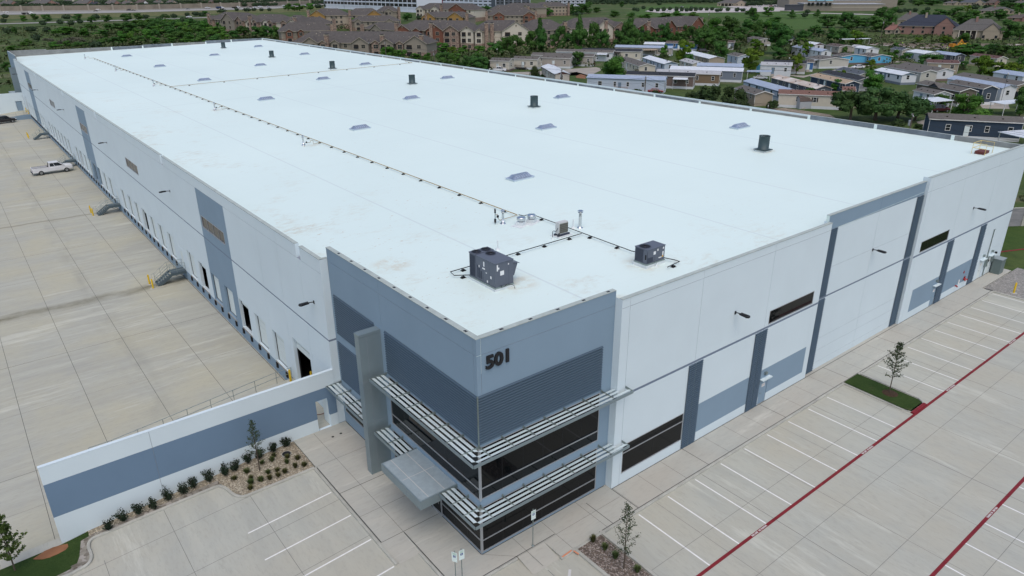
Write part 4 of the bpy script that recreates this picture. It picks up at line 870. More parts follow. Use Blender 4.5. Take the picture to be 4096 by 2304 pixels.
# ------------------------------------------------------------------ signs
BLUE = mat('sign_blue', (.02,.07,.22), .5); GREEN = mat('sign_green', (.06,.25,.13), .5)
sgx = text_mesh('RESERVED', .066, 0, .002, 'CENTER'); sgy = text_mesh('PARKING', .066, 0, .002, 'CENTER')
def sign(x, y, rz, label):
    t = thing('parking_sign', label, 'sign', (x, y, 0), rz, 'disabled parking signs'); b = MB(); b.tube([(0,0,0),(0,0,2.66)], .028, 8); b.lathe((0,0,2.66), [(.035,0),(.035,.03)], 8); b.lathe((0,0,0), [(.09,0),(.05,.05)], 8); b.build('post', STEEL, t)
    b = MB(); b.box((-.16,-.045,2.14),(.16,-.032,2.62)); b.box((-.16,-.045,1.98),(.16,-.032,2.12)); p = b.build('plate', mat('sign_white', (.62,.72,.70), .5), t)
    b = MB(); b.box((-.075,-.0475,2.27),(.075,-.0455,2.42)); b.build('symbol_panel', BLUE, p)
    b = MB(); c = [(-.005+.032*math.cos(a*.35),-.049,2.325+.032*math.sin(a*.35)) for a in range(-9,8)]; b.tube(c, .005, 4); b.tube([(-.01,-.049,2.4),(-.005,-.049,2.34),(.025,-.049,2.34),(.04,-.049,2.3)], .006, 4); b.lathe((-.01,-.05,2.4), [(.01,-.008),(.01,.008)], 6); b.build('wheelchair_symbol', WPAINT, p)
    for me, z in ((sgx,2.53),(sgy,2.45)):
        o = bpy.data.objects.new('lettering', me); me.materials.clear(); me.materials.append(GREEN); COL.objects.link(o); o.parent = p; o.location = (0,-.047,z); o.rotation_euler = (R(90),0,0); o.scale = (.72,.85,1)
    return t
sign(2.76, -1.3, R(-2), 'disabled parking sign on a post in front of the dark office glass'); sign(-2.25, -1.3, R(-8), 'right-hand disabled parking sign of two at the bottom edge'); sign(-2.62, -1.22, R(-62), 'left-hand disabled parking sign of two at the bottom edge, seen edge-on')
# ------------------------------------------------------------------ electric and fire gear at the right-hand end
t = thing('transformer', 'green-grey electrical cabinet on the pavement by the right-hand corner', 'cabinet', (71.4, -1.15, 0)); b = MB(); b.box((-.6,-.45,0),(.6,.45,1.7)); b.build('body', mat('cabinet_green', (.13,.17,.165), .5), t); b = MB(); b.box((-.65,-.5,1.7),(.65,.5,1.76)); b.box((-.005,-.456,.1),(.005,-.45,1.6), 1); b.build('lid', [mat('cabinet_lid', (.24,.28,.29), .5), SEAL], t)
t = thing('meter_box', 'tall grey conduit with meter boxes on the white wall', 'meter box', (69.0, -.55, 0)); b = MB(); b.tube([(-.1,-.06,1.2),(-.1,-.06,5.5)], .05, 6); b.tube([(-.1,-.06,5.5),(.1,-.1,5.55)], .04, 6); b.tube([(-.1,-.08,.1),(-.1,-.08,1.3)], .05, 6); b.build('conduit', STEEL, t); b = MB(); b.box((-.35,-.2,1.2),(.15,0,2.3)); b.box((1.45,-.2,1.4),(1.75,0,2.3)); b.build('box', STEEL, t); b = MB(); b.lathe((.35,-.1,1.7), [(.12,0),(.12,.2)], 10); b.lathe((1.95,-.2,2.3), [(.12,0),(.12,.2)], 10); b.build('meter', BLACK, t)
t = thing('fire_connection', 'red fire department connection on the grey wall panel', 'fire valve', (63.6, -.58, 1.05)); RP = mat('red_enamel', (.30,.02,.02), .4); b = MB(); b.lathe((0,-.06,-.1), [(.1,0),(.15,.1),(.1,.22)], 10); b.tube([(-.1,-.05,0),(-.28,-.28,-.08)], .07, 8); b.tube([(.1,-.05,0),(.28,-.28,-.08)], .07, 8); b.tube([(0,0,.1),(0,-.1,.3)], .06, 8); b.build('valve', RP, t); b = MB(); b.box((-1.35,-.02,-.25),(-1.1,0.02,.2)); b.box((-.5,-.02,.75),(-.3,.02,1.0), 1); b.build('plate', [WPAINT, RP], t)
t = thing('drain_outlet', 'small red drain outlet low on the grey wall panel', 'drain outlet', (61.7, -.56, .75)); b = MB(); b.tube([(0,0,0),(0,-.16,0),(.02,-.22,-.12)], .07, 8); b.lathe((0,-.03,-.05), [(.12,0),(.12,.1)], 8); b.build('outlet', RP, t)
MW_ = NT('stacked_stone_wall', .9, .2); MW_.col(MW_.mix(MW_.rng(MW_.noise(1.0,(.6,.6,3)), .35, .65), (.27,.27,.28), (.20,.205,.215))); MW_.bump(MW_.noise(1.3,(.7,.7,4)), .8, .05)
t = thing('boundary_wall', 'grey stacked stone boundary wall with posts beyond the right-hand corner', 'wall', (0,0,0)); b = MB()
A_, B_ = Vector((80.5,11.0,0)), Vector((99,-.5,0)); d = (B_-A_).normalized(); n = Vector((-d.y,d.x,0))
b.extr([A_, B_, B_+n*.15, A_+n*.15], (0,0,2.5)); b.build('panel', MW_.m, t); b = MB(); b.extr([A_-n*.05, B_-n*.05, B_+n*.2, A_+n*.2], (0,0,.08)); o = b.build('coping', KERBM, t); o.location.z = 2.5
for k in range(7): q = A_+d*(k*3.6); b = MB(); b.extr([q-n*.08-d*.2, q-n*.08+d*.2, q+n*.23+d*.2, q+n*.23-d*.2], (0,0,2.66)); b.build('pier', KERBM, t)
t = thing('hose', 'red-brown hose lying on the concrete behind the doorway', 'hose', (-1.7,20.3,.02)); b = MB(); b.tube([(-.5,.3,0),(.0,-.4,0),(.5,-.7,0),(.8,-.75,0),(1.0,-.6,0)], .03, 6); b.build('tube', mat('hose_red', (.14,.05,.04), .7), t)
for x, y, l, r in ((-1.68,16.27,'left small dark drain cover in the entrance pavement',.1),(-1.03,16.3,'right small dark drain cover in the entrance pavement',.1)):
    t = thing('drain_cover', l, 'drain cover', (x, y, .002), 0, 'drain covers'); b = MB(); b.lathe((0,0,0), [(r,0),(r*.9,.006)], 14); b.build('lid', BLACKM, t)
t = thing('manhole', 'dark manhole ring in the tan gravel bed by the grass tufts', 'manhole', (-5.15,16.4,-.08)); b = MB(); b.lathe((0,0,0), [(.34,0),(.34,.1),(.3,.1)], 18, 0); b.lathe((0,0,.1), [(.3,0),(.29,.008)], 18, 1); b.build('ring', [KERBM, BLACKM], t)
# ------------------------------------------------------------------ vegetation
def leafmat(name, col, hue2, rand=.18, ns=.35):
    k = NT(name, .75, .15); oi = k.n.new('ShaderNodeObjectInfo')
    n1 = k.noise(ns, detail=4); n2 = k.noise(ns*6, detail=3)
    c = k.mix(k.rng(n1, .35, .65), col, hue2); c = k.mix(k.rng(n2, .4, .7, 0, .55), c, tuple(x*.5 for x in col))
    hs = k.n.new('ShaderNodeHueSaturation'); k.l.new(c, hs.inputs['Color']); k.l.new(k.rng(oi.outputs['Random'], 0, 1, 1-rand, 1+rand), hs.inputs['Value']); k.l.new(k.rng(k.math('FRACT', k.math('MULTIPLY', oi.outputs['Random'], 7.3)), 0, 1, .49, .515), hs.inputs['Hue'])
    k.col(hs.outputs[0]); return k.m
LF = {'r': leafmat('dark_leaves', (.034,.092,.018), (.055,.120,.024)), 'm': leafmat('green_leaves', (.044,.120,.016), (.068,.150,.022)), 'b': leafmat('oak_leaves', (.032,.074,.022), (.048,.095,.026)), 'c': leafmat('cottonwood_leaves', (.028,.084,.018), (.046,.108,.022)),
      'y': leafmat('lime_leaves', (.070,.135,.012), (.105,.165,.016)), 's': leafmat('shrub_leaves', (.032,.064,.020), (.055,.085,.026)), 'g': leafmat('grey_twigs', (.13,.125,.095), (.09,.10,.06)), 'd': leafmat('clipped_leaves', (.030,.052,.016), (.05,.07,.02))}
BARK = mat('bark', (.10,.08,.06), .95, noise_amt=.4, nscale=6)
def leafquad(b, p, n, s, m=0, r=rng):
    n = n.normalized(); a = n.cross(Vector((0,0,1))); a = a.normalized() if a.length > .01 else Vector((1,0,0)); c = n.cross(a); t = r.uniform(0, 6.28); u = (math.cos(t)*a+math.sin(t)*c)*s; v = (-math.sin(t)*a+math.cos(t)*c)*s*.62
    b.v += [tuple(p-u), tuple(p+v), tuple(p+u), tuple(p-v)]; k = len(b.v); b.f.append([k-4,k-3,k-2,k-1]); b.m.append(m)
def rdir(r):
    z = r.uniform(-1, 1); t = r.uniform(0, 6.283); q = math.sqrt(1-z*z); return Vector((q*math.cos(t), q*math.sin(t), z))
PROTO = {}
def crown_proto(kind, seed):               # unit tree: height 1, crown width 1
    r = random.Random(seed); B = []; z0 = .12; nl = 1500; ls = .032; trunk = True
    if kind in 'rm':
        for i in range(18):
            h = r.uniform(.17, .88); w_ = .36*math.sin(math.pi*min(1, (h-.02)/1.0))**.6; t = r.uniform(0, 6.28); q = w_*r.uniform(.25, 1); B.append((Vector((q*math.cos(t), q*math.sin(t), h)), r.uniform(.12, .2), r.uniform(.10, .16)))
    elif kind == 'b':
        for i in range(26):
            t = r.uniform(0, 6.28); q = .40*math.sqrt(r.random()); h = .68-1.3*q*q+r.uniform(-.26, .10); B.append((Vector((q*math.cos(t), q*math.sin(t), h)), r.uniform(.10, .15), r.uniform(.10, .17)))
    elif kind == 'c':
        for i in range(14):
            h = .22+.7*i/13; q = .36*(1-(h-.2)/.85)*r.uniform(.1, 1); t = r.uniform(0, 6.28); B.append((Vector((q*math.cos(t), q*math.sin(t), h)), .26*(1.05-h)+.05, .12))
    elif kind == 'y':
        ls = .034; nl = 1400
        for i in range(17):
            h = r.uniform(.2, .9); w_ = .37*math.sin(math.pi*min(1, (h-.04)/1.0))**.7; t = r.uniform(0, 6.28); q = w_*r.uniform(.2, 1); B.append((Vector((q*math.cos(t), q*math.sin(t), h)), r.uniform(.09, .16), r.uniform(.08, .13)))
    elif kind in 'sg':
        trunk = False; nl = 1100; ls = .04
        for i in range(14):
            t = r.uniform(0, 6.28); q = .36*math.sqrt(r.random()); h = .15+.6*(1-(q/.42)**2)*r.uniform(.5, 1); B.append((Vector((q*math.cos(t), q*math.sin(t), h)), r.uniform(.12, .19), r.uniform(.14, .24)))
    elif kind == 'd':
        trunk = False; nl = 2200; ls = .026
        for i in range(5): B.append((Vector((0, 0, .2+.14*i)), (.47, .48, .44, .36, .24)[i], .22))
    b = MB(); tot = sum(q[1]*q[2] for q in B)
    for p, rx, rz in B:
        n = int(nl*rx*rz/tot)
        for _ in range(n):
            d = rdir(r); 
            if d.z < -.55: d.z *= -.6
            k = r.uniform(.82, 1.08)*(1+.12*noise.noise((p+d*rx)*9)); q = p+Vector((d.x*rx*k, d.y*rx*k, d.z*rz*k))
            leafquad(b, q, d+.7*rdir(r), ls*r.uniform(.6, 1.35), 0, r)
    if kind != 'g':
        for p, rx, rz in B:                     # leafy inner mass so the sky does not show straight through
            k = 6; R_ = []
            for i in range(1, 4):
                ph = math.pi*i/4; R_.append([b.pt(p+Vector((rx*.80*math.sin(ph)*math.cos(2*math.pi*j/k+i), rx*.80*math.sin(ph)*math.sin(2*math.pi*j/k+i), rz*.80*math.cos(ph)))) for j in range(k)])
            for A, C in zip(R_, R_[1:]):
                for j in range(k): b.f.append([A[j], C[j], C[(j+1) % k], A[(j+1) % k]]); b.m.append(0)
            b.f.append(R_[0]); b.m.append(0)
    me = b.build('crown', LF[kind]); root = bpy.data.objects.new('proto', None)
    mesh = me.data; bpy.data.objects.remove(me); tm_ = None
    if trunk or kind == 'g':
        b = MB(); b.tube([(0,0,-.03),(.01,0,.15),(-.01,.01,.35),(0,0,.6)], [.035,.028,.022,.01], 6)
        for i in range(5):
            p = B[i % len(B)][0]; b.tube([(0,0,.22+.05*i), tuple((Vector((0,0,.3+.05*i))+p)/2), tuple(p)], [.016,.011,.005], 5)
        t_ = b.build('trunk', BARK); tm_ = t_.data; bpy.data.objects.remove(t_)
    return mesh, tm_
def tree_obj(x, y, z, h, w_, kind, label, cat='tree', name=None, group=None, seed=None):
    n = {'r':4,'m':4,'b':2,'c':2,'y':3,'s':3,'g':2,'d':1}[kind]; s = rng.randrange(n) if seed is None else seed
    if (kind, s) not in PROTO: PROTO[kind, s] = crown_proto(kind, hash(kind) % 97 if 0 else ord(kind)*10+s)
    cm, tm_ = PROTO[kind, s]; nm = name or {'r':'broadleaf_tree','m':'broadleaf_tree','b':'live_oak','c':'cottonwood_tree','y':'lime_green_tree','s':'bush','g':'bare_bush','d':'clipped_bush'}[kind]
    t = thing(nm, label, cat if kind not in 'sgd' else 'bush', (x, y, z), rng.uniform(0, 6.28), group); t.scale = (w_, w_, h)
    o = bpy.data.objects.new('crown', cm); COL.objects.link(o); o.parent = t
    if tm_: o = bpy.data.objects.new('trunk', tm_); COL.objects.link(o); o.parent = t
    return t
# young trees and shrubs near the camera, leaf by leaf
def young_tree(x, y, z, h, w_, label, seed, nl=1300, ls=.045, col=None, low=.28):
    r = random.Random(seed); t = thing('young_tree', label, 'tree', (x, y, z), 0, 'young planted trees'); b = MB(); lf = MB(); tips = []
    b.tube([(0,0,-.1),(.02,.01,h*.3),(-.02,.02,h*.6),(.0,0,h*.97)], [.045,.036,.022,.006], 8)
    for i in range(34):
        f = low+(.97-low)*(i/33); a = i*2.4+r.uniform(-.4, .4); q = w_/2*(1-((f-low)/(1-low))**1.3*.85)*r.uniform(.6, 1.1)*(1 if f > low+.08 else .75); p0 = Vector((0,0,h*f)); p1 = p0+Vector((q*math.cos(a), q*math.sin(a), q*r.uniform(.5, 1.1)))
        b.tube([p0, (p0+p1)/2+Vector((0,0,-.03)), p1], [.014,.009,.004], 5); tips.append((p0, p1))
    for _ in range(nl):
        p0, p1 = r.choice(tips); f = r.uniform(.25, 1.08); p = p0+(p1-p0)*f+rdir(r)*r.uniform(.02, .16); leafquad(lf, p, rdir(r)+Vector((0,0,.5)), ls*r.uniform(.6, 1.3), 0, r)
    b.build('trunk', BARK, t); lf.build('foliage', col or YT, t); return t
YT = leafmat('young_oak_leaves', (.040,.062,.030), (.062,.085,.042), .05, 3); YT2 = leafmat('young_elm_leaves', (.055,.095,.022), (.08,.12,.03), .05, 3)
SH = leafmat('holly_leaves', (.014,.026,.015), (.024,.040,.020), .15, 3)
x, y = L(35.91, -6.17); young_tree(x, y, .02, 4.5, 2.0, 'young tree on the green lawn island in the car park', 3, 1500, .06)
x, y = L(5.55, -5.95); young_tree(x, y, -.02, 4.6, 1.75, 'sparse young tree in the brown gravel island by the bottom edge', 5, 1150, .042, low=.2)
x, y, z = drop(-7.3, 15.75, .1); young_tree(x, y, z, 4.0, 1.45, 'slim young tree in the tan gravel bed against the screen wall', 8, 1250, .042, low=.3)
young_tree(-21.55, 16.7, -.9, 3.9, 2.1, 'leafy young tree cut off by the left edge at the bottom', 12, 2600, .075, YT2, .18)
def shrub(x, y, z, h, w_, seed):
    r = random.Random(seed); b = MB(); s = MB()
    for i in range(14):
        a = r.uniform(0, 6.28); q = w_/2*r.uniform(.3, 1.0); hh = h*r.uniform(.45, 1.0); s.tube([(0,0,0),(q*math.cos(a)*.5, q*math.sin(a)*.5, hh*.6),(q*math.cos(a)*.9, q*math.sin(a)*.9, hh)], [.012,.01,.005], 4)
        for _ in range(34):
            f = r.uniform(.3, 1.05); leafquad(b, Vector((q*math.cos(a)*f, q*math.sin(a)*f, hh*f))+rdir(r)*.10, rdir(r)+Vector((0,0,.4)), .058*r.uniform(.6, 1.2), 0, r)
    return b, s
SHP = [(-16.55,16.95),(-15.65,17.0),(-14.7,17.0),(-13.9,17.0),(-12.95,17.1),(-11.95,17.05),(-11.25,17.2),(-10.3,17.15),(-9.25,17.2),(-8.5,17.2),(-7.55,17.35),(-6.7,17.3),(-5.72,17.3),(-4.8,17.3)]
ORD = ['first','second','third','fourth','fifth','sixth','seventh','eighth','ninth','tenth','eleventh','twelfth','thirteenth','fourteenth','fifteenth','sixteenth','seventeenth','eighteenth','nineteenth','twentieth']
for i, (x, y) in enumerate(SHP):
    t = thing('shrub', ORD[i]+' dark evergreen shrub from the left along the screen wall', 'shrub', (x, y, zl(x)+.08), rng.uniform(0,6), 'dark shrubs along the screen wall'); b, s = shrub(x, y, 0, rng.uniform(.8, 1.05), rng.uniform(.75, .95), i+40)
    b.build('foliage', SH, t); s.build('stems', BARK, t)
GT = [leafmat('tuft_grass', (.075,.11,.035), (.11,.14,.05), .1, 3), leafmat('tuft_olive', (.07,.075,.028), (.10,.10,.035), .1, 3)]
def tuft(x, y, z, h, w_, seed, label, g, m):
    r = random.Random(seed); b = MB()
    for i in range(190):
        a = r.uniform(0, 6.28); q = w_*.5*r.random()**.6; hh = h*r.uniform(.55, 1); p0 = Vector((q*.25*math.cos(a), q*.25*math.sin(a), 0)); p2 = Vector((q*math.cos(a), q*math.sin(a), hh*(1-.35*q/w_))); p1 = (p0+p2)/2+Vector((0,0,hh*.2)); n = Vector((-math.sin(a), math.cos(a), 0))*.012
        b.poly([p0-n, p0+n, p1+n]); b.poly([p0-n, p1+n, p1-n]); b.poly([p1-n, p1+n, p2])
    o = b.build('grass_tuft', m); o.location = (x, y, z); tag(o, label, 'grass', g); return o
TF = [(-6.2,16.4),(-5.25,16.0),(-4.75,15.35),(-5.5,15.45),(-5.25,14.6),(-4.7,14.35),(-6.9,15.3),(-6.35,15.1),(-6.0,14.55),(-7.55,14.8),(-7.05,14.6),(-6.5,14.5),(-8.2,15.0),(-8.4,14.5),(-8.9,16.25),(-8.0,16.35),(-8.05,15.4),(-7.6,14.9),(-6.85,16.6),(-5.9,16.8)]
for i, (x, y) in enumerate(TF):
    tuft(x, y, zl(x)+.08, rng.uniform(.32, .5), rng.uniform(.45, .65), i, 'small olive or green grass tuft in the tan gravel bed', 'grass tufts in the tan gravel bed', GT[0 if i % 3 == 0 else 1])
for i, ((x, y), l) in enumerate(zip(((5.68,-3.35),(5.75,-4.25),(5.75,-5.1),(5.95,-6.6)), ('pale dry grass tuft at the top of the brown gravel island','second green tuft down the brown gravel island','third green tuft down the brown gravel island, beside the tree','lowest green tuft on the brown gravel island at the bottom edge'))):
    X, Y = L(x, y); tuft(X, Y, -.02, .55, .6, 70+i, l, 'grass tufts in the brown gravel island', GT[i == 0])
# ------------------------------------------------------------------ vehicles
GLS = mat('car_glass', (.008,.010,.012), .08, 0, .6); TYRE = mat('tyre', (.014,.014,.015), .8); RIM = mat('wheel_rim', (.30,.31,.32), .35, .8); LAMPW = mat('headlamp_glass', (.55,.57,.6), .15, 0, .6); LAMPR = mat('tail_lamp_glass', (.28,.012,.012), .2, 0, .5)
PAINT = {k: mat(k+'_car_paint', c, .3, 0, .5, noise_amt=.08, nscale=1.5) for k, c in dict(white=(.62,.63,.65), black=(.012,.012,.014), red=(.19,.014,.02), grey=(.16,.17,.18), silver=(.38,.39,.41), blue=(.02,.04,.10), maroon=(.06,.008,.014), tan=(.30,.23,.15)).items()}
def loft(b, secs, m=0):                   # sections (x, half width, zb, zt)
    R_ = []
    for x, hw, zb, zt in secs:
        c = min(.12, (zt-zb)*.25); R_.append([b.pt(p) for p in ((x,-hw,zb+c),(x,-hw,zt-c*1.2),(x,-hw+c,zt),(x,hw-c,zt),(x,hw,zt-c*1.2),(x,hw,zb+c),(x,hw-c,zb),(x,-hw+c,zb))])
    for A, C in zip(R_, R_[1:]):
        for i in range(8): b.f.append([A[i], A[(i+1) % 8], C[(i+1) % 8], C[i]][::-1]); b.m.append(m)
    b.f.append(R_[0]); b.m.append(m); b.f.append(R_[-1][::-1]); b.m.append(m)
def vehicle(kind, col, name, label, cat, loc, rz, detail=True, group=None):
    P_ = PAINT[col]; t = thing(name, label, cat, loc, rz, group); b = MB(); gl = MB(); tr = MB()
    if kind == 'pickup':
        Lh, hw, wx, wr = 3.2, 1.0, (-1.95, 2.12), .42
        loft(b, [(-.62,.99,.5,1.3),(1.8,.99,.45,1.32),(2.6,.98,.48,1.3),(3.1,.95,.55,1.22),(3.22,.84,.6,1.1)])
        for s in (-1, 1): b.box((-3.2,min(s*.99,s*.87),.55),(-.6,max(s*.99,s*.87),1.34))
        b.box((-3.24,-.97,.55),(-3.14,.97,1.3)); b.box((-3.15,-.88,.55),(-.6,.88,.82), 1); b.box((-.64,-.87,.82),(-.6,.87,1.34), 1); b.box((-3.36,-.9,.45),(-3.24,.9,.65), 2); tr.box((3.2,-.88,.5),(3.3,.88,.72)); tr.box((3.18,-.55,.78),(3.25,.55,1.08), 1)
        for s in (-1, 1): b.box((-3.1,min(s*.93,s*.86),1.335),(-.66,max(s*.93,s*.86),1.35), 1)
        cab = (-.6, 2.0, -.42, 1.05, 1.3, 2.02, .95, .77); split = (.40,)
    elif kind in ('suv', 'van'):
        Lh, hw, wx, wr = 2.4, .96, (-1.4, 1.45), .37
        loft(b, [(-2.4,.9,.45,1.05),(-2.2,.95,.35,1.1),(1.2,.95,.35,1.12),(2.1,.92,.4,1.05),(2.42,.78,.45,.85)])
        cab = (-2.3, 1.35, -2.05, .55, 1.05, 1.8, .92, .72); split = (.33,.64)
    else:
        Lh, hw, wx, wr = 2.4, .92, (-1.4, 1.4), .33
        loft(b, [(-2.4,.8,.42,.85),(-2.15,.9,.3,.95),(1.0,.91,.28,.95),(2.05,.87,.32,.82),(2.42,.68,.38,.66)])
        cab = (-1.75, 1.2, -1.15, .25, .92, 1.43, .86, .62); split = (.52,)
    x0, x1, x2, x3, z0, z1, hb, ht = cab
    lo = [Vector((x0,-hb,z0)), Vector((x1,-hb,z0)), Vector((x1,hb,z0)), Vector((x0,hb,z0))]; up = [Vector((x2,-ht,z1)), Vector((x3,-ht,z1)), Vector((x3,ht,z1)), Vector((x2,ht,z1))]
    b.poly(up)
    for i in range(4): b.poly([lo[i], lo[(i+1) % 4], up[(i+1) % 4], up[i]])
    def win(i, a, c, d=.1, e=.88):
        p0, p1, q0, q1 = lo[i], lo[(i+1) % 4], up[i], up[(i+1) % 4]; F = lambda s, v: (p0+(p1-p0)*s)*(1-v)+(q0+(q1-q0)*s)*v
        n = (p1-p0).cross(q0-p0).normalized()*.012; gl.poly([F(a,d)+n, F(c,d)+n, F(c,e)+n, F(a,e)+n])
    cuts = [.06]+list(split)+[.93]
    for i in (0, 2):
        cc = cuts if i == 0 else [1-c for c in cuts][::-1]
        for a, c in zip(cc, cc[1:]): win(i, a+.015, c-.015)
    win(1, .06, .94); win(3, .08, .92)
    b.build('body', [P_, BLACK, BLACKM], t); gl.build('window', GLS, t)
    if tr.f: tr.build('bumper', [CHROME if col == 'white' else BLACKM, BLACKM], t)
    for x in wx:
        for s in (-1, 1):
            q = MB(); y0, y1 = s*(hw-.2), s*(hw+.015); q.tube([(x,y0,wr),(x,y1,wr)], wr, 16 if detail else 10); o = q.build('wheel', TYRE, t)
            if detail: q = MB(); q.tube([(x,y1-s*.02,wr),(x,y1+s*.012,wr)], wr*.6, 12); q.build('rim', RIM, o)
    if detail:
        f = 3.2 if kind == 'pickup' else 2.38
        for s in (-1, 1):
            q = MB(); q.box((f-.22,min(s*.58,s*.86),.78 if kind != 'car' else .56),(f+.03,max(s*.58,s*.86),1.0 if kind != 'car' else .7)); q.build('headlight', LAMPW, t)
            q = MB(); q.box((-f-.05,min(s*.74,s*.93),.75),(-f+.05,max(s*.74,s*.93),1.1 if kind != 'car' else .88)); q.build('tail_light', LAMPR, t)
            q = MB(); q.box((x1-.35,min(s*(hb+.02),s*(hb+.22)),z0+.1),(x1-.2,max(s*(hb+.02),s*(hb+.22)),z0+.28)); q.build('mirror', P_, t)
            if kind == 'pickup': q = MB(); q.box((.32,min(s*.972,s*.985),1.02),(.5,max(s*.972,s*.985),1.06)); q.box((-.75,min(s*.972,s*.985),1.02),(-.58,max(s*.972,s*.985),1.06)); q.build('door_handle', BLACKM, t)
    return t
vehicle('pickup', 'white', 'pickup_truck', 'white crew-cab pickup with open black bed, nose towards the dock wall', 'pickup truck', (-5.05, 128.0, -1.2), R(2))
vehicle('suv', 'black', 'parked_suv', 'black car by the far grey ramp, cut by the left edge', 'car', (-6.6, 196.2, -1.2), R(8))
